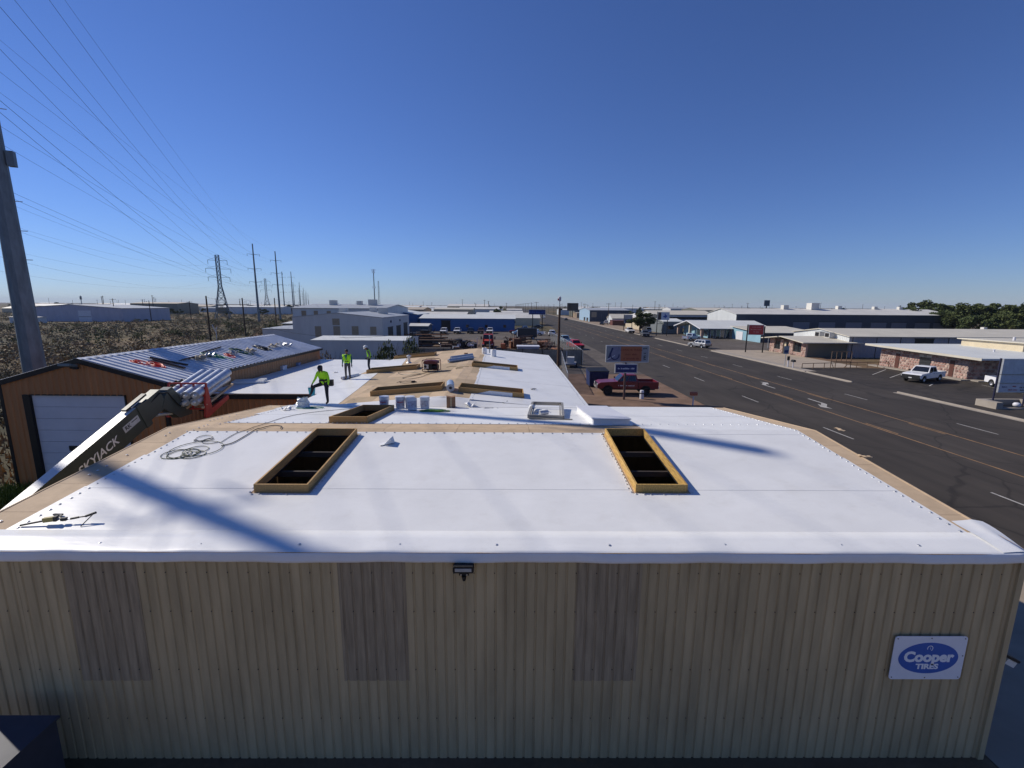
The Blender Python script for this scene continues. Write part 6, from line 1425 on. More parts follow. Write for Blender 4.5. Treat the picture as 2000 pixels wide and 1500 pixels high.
def lattice(label, x, y, h, rz, wb=3.6, name='lattice_pylon'):
    t = thing(name, label, 'pylon', (x, y, 0), rz)
    def wd(z): return wb*(1-z/(h*.52))+.85*(z/(h*.52)) if z < h*.52 else .85
    lv = [0, h*.14, h*.27, h*.38, h*.46, h*.52]+[h*.52+h*.48*k/7 for k in range(1, 8)]
    leg = [MB() for _ in range(4)]; br = MB(); cs_ = ((-1,-1),(1,-1),(1,1),(-1,1))
    for i in range(len(lv)-1):
        z0, z1 = lv[i], lv[i+1]; a, b = wd(z0), wd(z1)
        for k, (sx, sy) in enumerate(cs_):
            leg[k].beam((sx*a, sy*a, z0), (sx*b, sy*b, z1), .26, .26)
            nx, ny = cs_[(k+1) % 4]
            br.beam((sx*a, sy*a, z0), (nx*b, ny*b, z1), .17, .17); br.beam((nx*a, ny*a, z0), (sx*b, sy*b, z1), .17, .17)
            br.beam((sx*b, sy*b, z1), (nx*b, ny*b, z1), .14, .14)
    for k in range(4): leg[k].build('leg', m_galvpole, t)
    br.build('bracing', m_galvpole, t)
    for z, ln in ((h*.66, 5.2), (h*.79, 6.0), (h*.92, 4.6)):
        for s in (-1, 1):
            MB().beam((s*.8, .6, z), (s*ln, 0, z), .12, .12).beam((s*.8, -.6, z), (s*ln, 0, z), .12, .12).beam((s*.8, 0, z+1.6), (s*ln, 0, z+.1), .1, .1).build('crossarm', m_galvpole, t)
            MB().cyl((s*ln, 0, z), (s*ln, 0, z-2.2), .1, n=6).build('insulator', m_dark, t)
    return t
T1 = Vector((-163, 258, 0)); T2 = T1+Vector((math.sin(ROW), math.cos(ROW), 0))*255+Vector((4, 0, 0)); T0 = T1-Vector((math.sin(ROW), math.cos(ROW), 0))*270+Vector((-4, 0, 0))
lattice('tall steel lattice pylon standing in the scrub', T1.x, T1.y, 35.5, armrot); lattice('smaller looking lattice pylon beyond the tall one', T2.x, T2.y, 35.5, armrot)
for z, ln in ((.66, 5.2), (.79, 6.0), (.92, 4.6)):
    for s, sd in ((-1, 'field side'), (1, 'road side')):
        hz = {.66: 'lowest', .79: 'middle', .92: 'highest'}[z]; o = cr*(s*ln)+Vector((0, 0, 35.5*z-2.2))
        wire('%s %s wire strung to the lattice pylon over the scrub' % (hz, sd), T0+o, T1+o, 7.5); wire('%s %s wire strung between the two lattice pylons' % (hz, sd), T1+o, T2+o, 7)
def utility_pole(label, x, y, h, rz=0.0, arm=True, group=None, r=.15, mat=None):
    t = thing('utility_pole', label, 'pole', (x, y, 0), rz, group)
    MB().cyl((0, 0, 0), (0, 0, h), r, r*.68, 9).build('timber', mat or m_timber, t)
    if arm:
        MB().beam((-1.25, .12, h-.5), (1.25, .12, h-.5), .1, .12).build('crossarm', m_timber, t)
        for x_ in (-1.1, -.4, .4, 1.1): MB().lathe([(.04, 0), (.06, .06), (.03, .16), (0, .18)], 6, (x_, .12, h-.44)).build('insulator', m_dark, t)
    return t
# stout timber poles by the scrub edge
for px, py, top, arm, lb in ((412, 668, 578, False, 'thick timber pole with wires tied to its head at the scrub edge'), (480, 657, 582, False, 'plain timber pole on the dirt beside the scrub'), (541, 645, 582, False, 'plain timber pole beside the white block wing')):
    p = gz(px, py); ht = gy(px, top, p.y).z; t = utility_pole(lb, p.x, p.y, ht, arm=arm, r=.22)
    MB().tube([(0, 0, ht-.3), (2.5, 3, ht-1.2), (7, 8, .3)], .02, 4).build('guy_wire', m_cable, t)
p = gz(424, 667); t = thing('bent_standpipe', 'white bent pipe standing beside the thick timber pole', 'pipe', (p.x, p.y, 0)); MB().tube([(0, 0, 0), (0, 0, 2.2), (-.8, 0, 4.0)], .08, 6).build('pipe', m_doorw, t); MB().tube([(0, 0, 2.4), (.3, 0, 3.5)], .07, 6).build('branch_pipe', m_doorw, t)
for px, top, base, lb in ((226, 583, 627, 'timber pole with crossarm before the lavender warehouse'), (296, 587, 628, 'bare timber pole in the scrub beyond the lavender warehouse'), (374, 588, 627, 'timber pole with crossarm in the scrub nearer the pylon'), (98, 582, 603, 'slim pole behind the lavender warehouse roof'), (144, 586, 603, 'second slim pole behind the lavender warehouse roof'), (247, 586, 606, 'third slim pole beyond the lavender warehouse'), (285, 584, 606, 'slim pole beside the olive warehouse'), (470, 588, 612, 'slim pole beside the lattice pylon')):
    p = gz(px, base); utility_pole(lb, p.x, p.y, gy(px, top, p.y).z, rz=R(20), arm='crossarm' in lb, r=.2)
p = gz(161, 603); t = monopole('short ribbed mast rising behind the lavender warehouse', p.x, p.y, 19, .6, .3, (), name='cell_mast'); MB().lathe([(.3, 0), (1.3, .3), (1.1, 1.2), (1.3, 2.4), (1.0, 5), (.4, 5.2)], 8, (0, 0, 13)).build('antenna_cluster', m_galvpole, t)
# cell tower far off
ct = thing('cell_tower', 'slender cell tower with antennas rising over the far plain', 'tower', (-190, 650, 0))
MB().cyl((-2.2, 0, 0), (-2.2, 0, 58), .75, .55, 10).build('mast', m_galvpole, ct)
lt_ = MB()
for k in range(14):
    z = k*3; a, b = 1.6-.06*k, 1.6-.06*(k+1)
    for i in range(3):
        q0 = (4+a*math.cos(2.09*i), a*math.sin(2.09*i), z); q1 = (4+b*math.cos(2.09*i), b*math.sin(2.09*i), z+3); q2 = (4+b*math.cos(2.09*(i+1)), b*math.sin(2.09*(i+1)), z+3)
        lt_.beam(q0, q1, .2, .2); lt_.beam(q0, q2, .14, .14)
lt_.build('lattice_mast', m_galvpole, ct)
for z, w_ in ((57, 2.0), (54, 1.6), (33, 1.8)):
    for i in range(4): MB().obox((-2.2+w_*math.cos(1.57*i+.4), w_*math.sin(1.57*i+.4), z), (.6, .6, 2.4)).build('antenna', m_doorw, ct)
# roadside timber pole beside the roof
p = gz(1090, 721); t = utility_pole('brown timber pole rising beside the far corner of the white roof', p.x, p.y, 8.7, arm=False, r=.22, mat=M('pole_brown', (.075, .042, .028), .9, var=.3, streak=(8, 8, .5)))
MB().cyl((0, 0, 8.7), (0, 0, 10.3), .04, n=6).build('pipe_mast', m_dark, t); MB().lathe([(.05, 9.6), (.2, 9.7), (.2, 10.2), (.05, 10.3)], 8).build('wind_turbine', M('turbine_white', (.6, .55, .55), .5), t); MB().box(-.3, .0, -.1, .1, 9.75, 10.0).build('red_vane', m_red, t); MB().box(-.1, .4, -.12, .12, 8.4, 8.6).build('bracket', m_dark, t)
for k in range(16):
    y = 240+k*52; lb = 'timber pole in the receding row on the near side of the far road'
    utility_pole(lb, 14.5, y, 11, rz=0, group='timber poles along the far road')
for k in range(12):
    y = 215+k*70; utility_pole('timber pole in the receding row on the far side of the road', 47.5+k*.4, y, 10.5, group='timber poles across the road')
rnd = random.Random(77)
for k in range(90):
    Y = rnd.uniform(330, 1100); X = rnd.uniform(-.95, .95)*Y
    if 5 < X < 60: continue
    where = ('beyond the lavender warehouse' if X < -.75*Y else 'among the steel pylons' if X < -.4*Y else 'beyond the blue building' if X < 0 else 'beyond the cream building' if X < .35*Y else 'beyond the navy warehouse')
    utility_pole('%s utility pole %s' % ('distant' if Y < 700 else 'very distant', where), X, Y, rnd.uniform(10, 15), rz=rnd.uniform(-.5, .5), group='utility poles scattered over the far plain', r=.25)
wire('black service cable sagging from the block wing to the fence post', (-51, 88, 5.6), (-16.5, 66, 4.6), 1.4, .03)

# ================================================================ SIGNS
def pole_sign(label, x, y, poles, panels, rz=0.0, cat='sign', name='pole_sign', polemat=None):
    t = thing(name, label, cat, (x, y, 0), rz)
    for px, h, r in poles: MB().cyl((px, .12, 0), (px, .12, h), r, n=10).build('post', polemat or m_trim, t)
    for (x0, x1, z0, z1, mat) in panels:
        MB().box(x0, x1, -.1, .1, z0, z1).build('panel', mat, t); 
        for a in ((x0-.06, x1+.06, z0-.07, z0), (x0-.06, x1+.06, z1, z1+.07), (x0-.06, x0, z0, z1), (x1, x1+.06, z0, z1)): MB().box(a[0], a[1], -.13, .13, a[2], a[3]).build('frame', m_steel, t)
    return t
p = gz(1219, 781); Yb = p.y
def zpx(px, py): return gy(px, py, Yb).z
def xpx(px): return gy(px, 700, Yb).x-p.x
m_orange = M('sign_orange', (.40, .13, .055), .5, var=.08); m_blue_s = M('sign_navy', (.012, .03, .14), .45, var=.1); m_sgw = M('sign_pale', (.30, .31, .32), .45, var=.08)
z0, z1 = zpx(1219, 706), zpx(1219, 676); x0, x1 = xpx(1184), xpx(1265)
t = pole_sign('orange and white billboard on a pole above a small navy sign', p.x, p.y, [(0, z0+.2, .11)], [(x0, x1, z0, z1, m_sgw), (xpx(1203), xpx(1244), zpx(1219, 727), zpx(1219, 712), m_blue_s)], polemat=M('post_maroon', (.10, .06, .055), .5))
W0 = x1-x0; hz = z1-z0
MB().box(x0+W0*.34, x1-W0*.16, -.106, -.101, z0+.04, z1-.03).build('orange_field', m_orange, t)
MB().add([(x0+W0*.03, -.106, z0+hz*.06), (x0+W0*.33, -.106, z0+hz*.06), (x0+W0*.33, -.106, z1-hz*.03), (x0+W0*.14, -.106, z1-hz*.03)], [(0, 1, 2, 3)]).build('artwork_field', M('sign_lilac', (.24, .23, .30), .5, var=.2, scale=2), t)
MB().beam((x0+W0*.05, -.112, z0+hz*.22), (x0+W0*.14, -.112, z0+hz*.88), .01, .16).build('artwork_pen', M('sign_ink', (.03, .04, .12), .5), t)
MB().tube([(x0+W0*.20+.5*math.cos(R(a))*.8, -.112, z0+hz*.42+.42*math.sin(R(a))) for a in range(170, 371, 20)], .06, 5).build('artwork_curve', M('sign_ink', (.03, .04, .12), .5), t)
MB().beam((x0+W0*.02, -.114, z0+hz*.12), (x0+W0*.2, -.114, z0+hz*.4), .01, .05).build('artwork_tip', m_cwhite, t)
m_txtred = M('sign_text_red', (.22, .04, .02), .5)
for k, (s, zz) in enumerate((((8, 2, 8), .77), ((5, 5), .47), ((2, 8, 3), .2))): marks(s, .21, (x0+W0*.595, -.110, z0+hz*zz), t, m_txtred, bold=.003)
for k, (s, zz, sz) in enumerate((((4,), .86, .20), ((3,), .55, .16))): marks(s, sz, (x1-W0*.08, -.106, z0+hz*zz), t, m_black)
text('E', .55, (x1-W0*.08, -.106, z0+hz*.25), t, m_black, bold=.006)
marks((2, 9, 4), .19, ((xpx(1203)+xpx(1244))/2, -.106, zpx(1219, 719.5)), t, m_cwhite)
m_redsign = M('sign_red', (.33, .03, .035), .5, var=.08); m_sgblue = M('sign_texblue', (.03, .08, .3), .5)
a = gz(1456, 688); b = gz(1489, 689); hd = math.atan2(b.y-a.y, b.x-a.x); D_ = (b-a).length
zz0, zz1 = gy(1470, 653.5, (a.y+b.y)/2).z, gy(1470, 635, (a.y+b.y)/2).z
t = pole_sign('red painted sign board between two dark posts', a.x, a.y, [(0, zz1+.1, .12), (D_, zz1-.2, .12)], [(.2, D_-.25, zz0, zz1, m_redsign)], rz=hd)
for k, s in enumerate(((7, 6), (3, 5, 7), (3, 4))): marks(s, .24, (D_/2, -.11, zz1-.38-.48*k), t, M('sign_pinkish', (.5, .28, .28), .5))
a = gz(1282, 656); b = gz(1302, 656); D_ = (b-a).length; hd = math.atan2(b.y-a.y, b.x-a.x); ym = (a.y+b.y)/2
zz0, zz1 = gy(1292, 624.5, ym).z, gy(1292, 610, ym).z
t = pole_sign('white sign with a blue state outline and a brown side panel', a.x, a.y, [(0, zz1+.2, .12), (D_, zz0+.2, .12)], [(.05, D_*.33, zz0, zz1, M('sign_brown', (.06, .03, .025), .5)), (D_*.36, D_+.4, zz0, zz1, M('sign_pale2', (.52, .55, .62), .5))], rz=hd)
cx, cz, sc = D_*.70, (zz0+zz1)/2, (zz1-zz0)*.30
tex = [(-.2, 1), (.25, 1), (.25, .45), (1, .3), (1.05, -.3), (.45, -.75), (.35, -1.1), (.0, -.55), (-.45, -.7), (-1.0, .05), (-.2, .05)]
MB().prism([(cx+u*sc, cz+v_*sc) for u, v_ in tex], -.12, -.101, 'y').build('state_emblem', m_sgblue, t)
MB().beam((0, .12, zz0-1.2), (D_, .12, zz0-1.2), .1, .1).build('cross_brace', m_trim, t); MB().beam((0, .12, zz0-.2), (D_, .12, zz0-2.2), .07, .07).build('diagonal_brace', m_trim, t)
a = gz(1218, 645); zz0, zz1 = gy(1225, 631, a.y).z, gy(1225, 615, a.y).z; W0 = gy(1234, 640, a.y).x-a.x
t = pole_sign('white over navy sign panel in a dark frame beside the tree', a.x, a.y, [(0, zz1+.1, .13), (W0, zz1+.1, .13)], [(.15, W0-.15, (zz0+zz1)/2, zz1, m_sgw), (.15, W0-.15, zz0, (zz0+zz1)/2-.08, m_blue_s)])
a = gz(1036, 648); zz0, zz1 = gy(1048, 614, a.y).z, gy(1048, 605, a.y).z; W0 = gy(1063, 640, a.y).x-a.x
t = pole_sign('wide navy sign on two posts by the yard entrance', a.x, a.y, [(W0*.15, zz1, .16), (W0*.85, zz1, .16)], [(-.6, W0*1.05, zz0, zz1, m_blue_s)]); marks((4, 6), 1.0, (W0*.45, -.11, (zz0+zz1)/2), t, m_sgblue)
p = gz(1118, 620); zz0, zz1 = gy(1118, 607, p.y).z, gy(1118, 592, p.y).z; ww = gy(1129.5, 600, p.y).x-p.x
t = pole_sign('dark unlit billboard on a post above the far shops', p.x, p.y, [(0, zz0+1, .3)], [(-ww, ww, zz0, zz1, M('billboard_dark', (.035, .035, .034), .6))])
Y_ = 260; p = gy(1498, 590, Y_)
t = pole_sign('small dark sign on a tall post above the navy warehouse', p.x, Y_, [(0, p.z-2, .3)], [(-1.6, 1.6, p.z-2.2, p.z+1.0, M('sign_teal', (.08, .11, .13), .6))])
# tall panel sign and its planter
a = gz(1947, 797); zt = gy(1965, 703, a.y).z; zb_ = gy(1950, 766, a.y).z
t = pole_sign('tall pale panel sign on dark steel posts rising from a concrete planter', a.x, a.y+.35, [(0, zt+.1, .07), (2.9, zt+.1, .07)], [(.1, 2.85, zb_+1.65, zt, M('panel_blue', (.5, .53, .56), .5)), (.1, 2.85, zb_+.85, zb_+1.55, M('panel_blue2', (.46, .49, .54), .5)), (.1, 2.85, zb_, zb_+.75, M('panel_blue3', (.5, .5, .54), .5))], polemat=M('post_navy', (.02, .02, .05), .5))
for k, (s, c, x_, z_) in enumerate((((6,), m_blue_s, .6, zb_+.45), ((4,), m_redsign, 1.5, zb_+.5), ((3, 4), m_black, 2.35, zb_+.4), ((4, 5), m_redsign, 1.4, zb_+.18), ((5,), m_black, 2.3, zb_+.16))): marks(s, .17, (x_, -.11, z_), t, c)
pl = thing('planter', 'low concrete planter box under the tall panel sign', 'planter', (a.x, a.y-.3, 0))
for bx_ in ((-.7, -.1, -.25, 1.6, 0, .62), (3.1, 3.6, -.25, 1.6, 0, .62), (-.1, 3.1, 1.3, 1.6, 0, .62), (-.1, 3.1, -.25, .0, 0, .12)): MB().box(*bx_).build('wall', m_conc, pl)
MB().box(-.1, 3.1, .0, 1.3, 0, .1).build('soil', m_dark, pl)
t = thing('light_globe', 'white flood lamp in the concrete planter', 'lamp', (a.x+1.9, a.y+.1, .1)); MB().lathe([(.1, 0), (.26, .1), (.28, .25), (.2, .38), (0, .42)], 12).build('globe', m_doorw, t, smooth=50); MB().cyl((0, 0, -.02), (0, 0, .05), .12, n=10).build('base', m_dark, t)

# ================================================================ SMALL ROADSIDE THINGS
p = gz(1353, 792); t = thing('mailbox', 'red mailbox on a white post at the road edge', 'mailbox', (p.x, p.y, 0.01), R(10)); MB().cyl((0, 0, 0), (0, 0, .95), .06, n=8).build('post', m_doorw, t)
mbp = MB(); mbp.prism([(-.16, 0), (.16, 0), (.16, .2), (.1, .3), (0, .33), (-.1, .3), (-.16, .2)], -.3, .3, 'y'); mo = mbp.build('box', M('mailbox_red', (.42, .12, .06), .5), t, (0, 0, .95)); mo.rotation_euler = (0, 0, R(80)); MB().box(-.19, -.17, -.05, .05, .1, .35).build('flag', m_red, t, (0, 0, .95))
p = gz(1253, 779); t = thing('bollard', 'pale concrete bollard beside the red pickup', 'bollard', (p.x, p.y, .01)); MB().lathe([(.2, 0), (.2, .75), (.17, .85), (0, .88)], 12).build('post', m_doorw, t); MB().lathe([(.204, .5), (.204, .6)], 12).build('band', m_dark, t)
p = gz(1172, 757); t = thing('dumpster', 'dark blue steel dumpster standing behind the red pickup', 'dumpster', (p.x-.2, p.y+1.0, 0.01), R(4))
m_dump = M('dumpster_blue', (.014, .028, .10), .5, var=.25)
MB().add([(-1.0, -.75, .12), (1.0, -.75, .12), (1.0, .75, .12), (-1.0, .75, .12), (-1.1, -.95, 1.75), (1.1, -.95, 1.75), (1.1, .8, 1.95), (-1.1, .8, 1.95)], [(0,3,2,1),(0,1,5,4),(1,2,6,5),(2,3,7,6),(3,0,4,7)]).build('hopper', m_dump, t); MB().add([(-1.14, -1.0, 1.77), (1.14, -1.0, 1.77), (1.14, .84, 1.98), (-1.14, .84, 1.98), (-1.14, -1.0, 1.83), (1.14, -1.0, 1.83), (1.14, .84, 2.04), (-1.14, .84, 2.04)], [(0,3,2,1),(4,5,6,7),(0,1,5,4),(1,2,6,5),(2,3,7,6),(3,0,4,7)]).build('lid', m_black, t)
for k in (-.7, 0, .7): MB().box(k-.04, k+.04, -.99, -.9, .3, 1.6).build('rib', m_dump, t)
for sx in (-.8, .8): MB().cyl((sx, -.5, 0), (sx, -.5, .14), .08, n=8).build('caster', m_rubber, t)
t = thing('roof_hatch', 'white lid of a condenser beside the shaded eave', 'air conditioner', (5.1, 33.6, 0.01)); MB().box(-.6, .6, -.6, .6, 0, .9).build('housing', w_grey, t); MB().box(-.64, .64, -.64, .64, .9, .96).build('lid', m_doorw, t); MB().lathe([(.45, .96), (.45, 1.0), (0, 1.02)], 14).build('fan_guard', m_steel, t)
# small sign, postbox and pipe rail by the stone shop
p = gz(1532, 717); t = thing('street_sign', 'blue and white sign on a slim post by the kerb', 'sign', (p.x, p.y, .02)); MB().cyl((0, 0, 0), (0, 0, 3.2), .05, n=8).build('post', m_steel, t); MB().box(-.4, .4, -.05, -.02, 2.0, 3.2).build('panel', m_sgw, t); MB().box(-.3, .3, -.058, -.051, 2.2, 2.6).build('print_block', m_blue_s, t)
p = gz(1548, 720); t = thing('post_box', 'dark mailbox on a post beside the slim sign', 'mailbox', (p.x, p.y, .02)); MB().cyl((0, 0, 0), (0, 0, 1.0), .06, n=8).build('post', m_doorw, t); MB().prism([(-.2, 0), (.2, 0), (.2, .2), (.1, .32), (-.1, .32), (-.2, .2)], -.3, .3, 'y').build('box', m_dark, t, (0, 0, 1.0))
p = gz(1538, 718); t = thing('meter_box', 'black meter box on a low white post', 'meter', (p.x, p.y, .02)); MB().cyl((0, 0, 0), (0, 0, 1.1), .08, n=8).build('post', m_doorw, t); MB().box(-.15, .15, -.1, .1, 1.1, 1.7).build('box', m_black, t)
a = gz(1566, 721); b = gz(1734, 717.5); n = 8
t = thing('pipe_rail', 'rusty pipe rail fence along the edge of the dark lot', 'fence', (a.x, a.y, 0)); m_rail = M('rail_rust', (.16, .10, .06), .7); dd = (b-a)/n
for k in range(n+1): MB().cyl(dd*k, dd*k+Vector((0, 0, .85)), .05, n=6).build('post', m_rail, t)
for k in range(n): MB().cyl(dd*k+Vector((0, 0, .85)), dd*(k+1)+Vector((0, 0, .85)), .05, n=6).build('rail', m_rail, t)
a2 = gz(1627, 720); b2_ = gz(1665, 720); t = thing('steel_gate', 'open steel gate frame standing behind the pipe rail', 'gate', (a2.x, a2.y+.6, 0)); W0 = (b2_-a2).length
for x_ in (0, W0*.25, W0*.5, W0*.75, W0): MB().cyl((x_, 0, .0 if x_ in (0, W0) else 1.0), (x_, 0, 2.5), .05, n=6).build('post', m_rail, t)
for z_ in (1.0, 2.5): MB().cyl((0, 0, z_), (W0, 0, z_), .05, n=6).build('rail', m_rail, t)
for s in ((0, .7), (W0, W0-.8)): MB().cyl((s[0], 0, 1.0), (s[1], .3, 0), .04, n=6).build('brace', m_rail, t)
for px, py, hh in ((1499, 681, 2.4),):
    p = gz(px, py); t = thing('chain_link_gate', 'small chain link gate between the shops', 'gate', (p.x, p.y, 0)); 
    for x_ in (0, 2.2): MB().cyl((x_, 0, 0), (x_, 0, hh), .06, n=8).build('post', m_steel, t)
    for z_ in (.1, hh): MB().cyl((0, 0, z_), (2.2, 0, z_), .05, n=6).build('rail', m_steel, t)

# ================================================================ YARD FENCES
def chain_mat():
    m = bpy.data.materials.new('chain_link'); m.use_nodes = True; n = m.node_tree.nodes; l = m.node_tree.links; p = n['Principled BSDF']
    p.inputs['Base Color'].default_value = (.22, .22, .21, 1); p.inputs['Metallic'].default_value = .4; p.inputs['Roughness'].default_value = .5
    tc = n.new('ShaderNodeTexCoord'); out = []
    for sgn in (1, -1):
        mp_ = n.new('ShaderNodeMapping'); mp_.inputs['Rotation'].default_value = (0, R(45*sgn), 0); l.new(tc.outputs['Object'], mp_.inputs[0])
        wv = n.new('ShaderNodeTexWave'); wv.inputs['Scale'].default_value = 2.6; l.new(mp_.outputs[0], wv.inputs[0]); out.append(wv)
    mx = n.new('ShaderNodeMath'); mx.operation = 'MAXIMUM'; l.new(out[0].outputs['Fac'], mx.inputs[0]); l.new(out[1].outputs['Fac'], mx.inputs[1])
    gt = n.new('ShaderNodeMath'); gt.operation = 'GREATER_THAN'; gt.inputs[1].default_value = .86; l.new(mx.outputs[0], gt.inputs[0]); l.new(gt.outputs[0], p.inputs['Alpha'])
    return m
m_chain = chain_mat()
def chain_fence(label, pts, h, group=None, slat=None):
    o = Vector((*pts[0], 0)); t = thing('chain_link_fence' if slat is None else 'sheet_fence', label, 'fence', o, 0, group)
    for i in range(len(pts)-1):
        a = Vector((*pts[i], 0))-o; b = Vector((*pts[i+1], 0))-o; d_ = b-a; n = max(1, int(d_.length/3.0))
        for k in range(n+1): MB().cyl(a+d_*(k/n), a+d_*(k/n)+Vector((0, 0, h+.1)), .045, n=6).build('post', m_steel if slat is None else m_trim, t)
        MB().cyl(a+Vector((0, 0, h)), b+Vector((0, 0, h)), .03, n=6).build('top_rail', m_steel if slat is None else m_trim, t)
        ang = math.atan2(d_.y, d_.x)
        if slat is None:
            f = MB().quad((0, 0, .05), (d_.length, 0, .05), (d_.length, 0, h), (0, 0, h)).build('mesh_fabric', m_chain, t, a, ang)
        else:
            nb = max(1, int(d_.length/1.0))
            for k in range(nb):
                u0, u1 = d_.length*k/nb, d_.length*(k+1)/nb; mbf = MB(); siding(mbf, u0, u1, h-.04+.03*math.sin(k*2.3), .03, lambda u, dd_, z: (u, .06-dd_, z), pitch=.25, depth=.03); mbf.build('sheet_panel', slat, t, a, ang)
m_fsheet = M('fence_sheet', (.21, .20, .18), .6, .2, var=.2, scale=1, rnd=.08)
chain_fence('grey sheet metal fence closing the junk yard behind the roof', [(-16.3, 69.5), (11.4, 69.0)], 2.3, slat=m_fsheet)
chain_fence('galvanised chain link fence along the road side of the junk yard', [(11.5, 68.9), (11.8, 84), (11.0, 118)], 2.2)
chain_fence('chain link fence running beside the shaded wall to the yard corner', [(6.2, 46), (8.2, 68.8)], 2.0)
chain_fence('low dark rail fence between the annex and the white flat building', [(-31, 58), (-16.4, 60), (-14.5, 66)], 1.5)

# ================================================================ JUNK YARD
rusts = [M('rust_%d' % i, c, .85, .2, var=.35, scale=5) for i, c in enumerate(((.13, .06, .035), (.085, .045, .03), (.20, .085, .04), (.06, .05, .045)))]
def trailer(label, x, y, rz, L=8.0, mat=None):
    t = thing('flatbed_trailer', label, 'trailer', (x, y, 0), rz); mt = mat or rusts[3]
    MB().box(-L/2, L/2, -1.2, 1.2, .85, .98).build('deck', mt, t)
    for s in (-1, 1): MB().box(-L/2, L/2, s*1.2-.06, s*1.2+.06, .7, 1.0).build('side_rail', mt, t)
    MB().beam((L/2, 0, .75), (L/2+1.6, 0, .55), .15, .15).build('drawbar', mt, t); wheels(t, .38, .24, (-.5, .45), (-1.05, 1.05), m_doorw)
    for s in (-1, 1): MB().tube([(-1.0, s*1.05, .8), (-.7, s*1.05, .92), (.6, s*1.05, .92), (.95, s*1.05, .8)], .05, 5).build('mudguard', mt, t)
    return t
def pipe_rack(label, x, y, rz, L=9.0, lv=3, n=6, seed=0):
    rnd = random.Random(seed); t = thing('pipe_rack', label, 'rack', (x, y, 0), rz)
    for xx in (-L*.35, L*.35):
        for yy in (-1, 1): MB().beam((xx, yy, 0), (xx, yy, .75*lv), .1, .1).build('upright', rusts[1], t)
        for k in range(lv): MB().beam((xx, -1, .35+.7*k), (xx, 1, .35+.7*k), .1, .1).build('shelf_beam', rusts[1], t)
    for k in range(lv):
        for i in range(n):
            r_ = rnd.uniform(.05, .11); o = rnd.uniform(-.6, .6); MB().cyl((-L/2+o, -.85+1.7*i/(n-1), .42+.7*k+r_), (L/2+o, -.85+1.7*i/(n-1)+rnd.uniform(-.1, .1), .42+.7*k+r_), r_, n=7).build('pipe', rnd.choice(rusts), t)
    return t
def junk(label, x, y, rz, sx, sy, sz, seed, n=16, name='scrap_frame', mats=None, box=True):
    rnd = random.Random(seed); t = thing(name, label, 'machinery', (x, y, 0), rz); mats = mats or rusts
    if box:
        for k in range(3):
            cx, cy = rnd.uniform(-.3, .3)*sx, rnd.uniform(-.3, .3)*sy; w_, d_, h_ = rnd.uniform(.15, .3)*sx, rnd.uniform(.2, .35)*sy, rnd.uniform(.2, .55)*sz
            MB().box(cx-w_, cx+w_, cy-d_, cy+d_, .0 if k == 0 else rnd.uniform(.05, .3)*sz, h_+.2*sz).build('casing', rnd.choice(mats), t)
    for k in range(n):
        a = Vector((rnd.uniform(-.5, .5)*sx, rnd.uniform(-.5, .5)*sy, rnd.uniform(0, .8)*sz)); e = rnd.choice(((1, 0, 0), (0, 1, 0), (0, 0, 1), (.6, .2, .5)))
        b = Vector((max(-.55*sx, min(.55*sx, a.x+e[0]*sx*rnd.uniform(-.7, .7))), max(-.5*sy, min(.5*sy, a.y+e[1]*sy*rnd.uniform(-.7, .7))), max(.05, min(sz, a.z+e[2]*sz*rnd.uniform(-.9, .9)))))
        if (b-a).length > .2: MB().beam(a, b, rnd.uniform(.06, .16), rnd.uniform(.06, .16)).build('beam', rnd.choice(mats), t)
    return t
# red truck facing us
tr = thing('red_truck', 'old red conventional truck facing us in the junk yard', 'truck', (-4.4, 95, 0), R(270)); m_tred = M('truck_red', (.40, .045, .03), .5, var=.15)
MB().prism([(.2, 1.0), (2.6, .95), (2.75, 1.3), (2.6, 1.75), (.4, 1.95), (.2, 1.95)], -.72, .72, 'y').build('hood', m_tred, tr)
cabm = MB(); cabm.add([(-1.6, -1.1, .9), (.3, -1.1, .9), (.3, 1.1, .9), (-1.6, 1.1, .9), (-1.6, -1.1, 1.95), (.4, -1.1, 1.95), (.4, 1.1, 1.95), (-1.6, 1.1, 1.95), (-1.5, -.98, 2.95), (.05, -.98, 2.9), (.05, .98, 2.9), (-1.5, .98, 2.95)], [(0,1,5,4),(1,2,6,5),(2,3,7,6),(3,0,4,7),(4,5,9,8),(5,6,10,9),(6,7,11,10),(7,4,8,11),(8,9,10,11),(3,2,1,0)]); cabm.build('cab', m_tred, tr)
MB().add([(.39, -.98, 2.02), (.39, .98, 2.02), (.10, .86, 2.78), (.10, -.86, 2.78)], [(0, 1, 2, 3)]).build('windshield', m_glass, tr, (.02, 0, .02))
MB().box(2.74, 2.80, -.62, .62, 1.0, 1.7).build('grille', m_black, tr); MB().box(2.75, 2.95, -1.15, 1.15, .55, .85).build('bumper', m_black, tr)
for s in (-1, 1):
    MB().prism([(1.1, .55), (2.6, .6), (2.7, .95), (2.4, 1.25), (1.5, 1.3), (1.0, .95)], s*.74 if s > 0 else -1.15, 1.15 if s > 0 else -.74, 'y').build('fender', m_tred, tr); MB().cyl((2.66, s*.95, 1.02), (2.74, s*.95, 1.02), .13, n=12).build('headlight', m_head, tr)
    MB().beam((.35, s*1.15, 2.0), (.35, s*1.45, 2.2), .05, .05).box(.3, .36, s*1.45-.12, s*1.45+.12, 1.9, 2.5).build('mirror', m_dark, tr)
    MB().cyl((-1.75, s*.95, .9), (-1.75, s*.95, 3.4), .08, n=8).build('exhaust_stack', m_steel, tr)
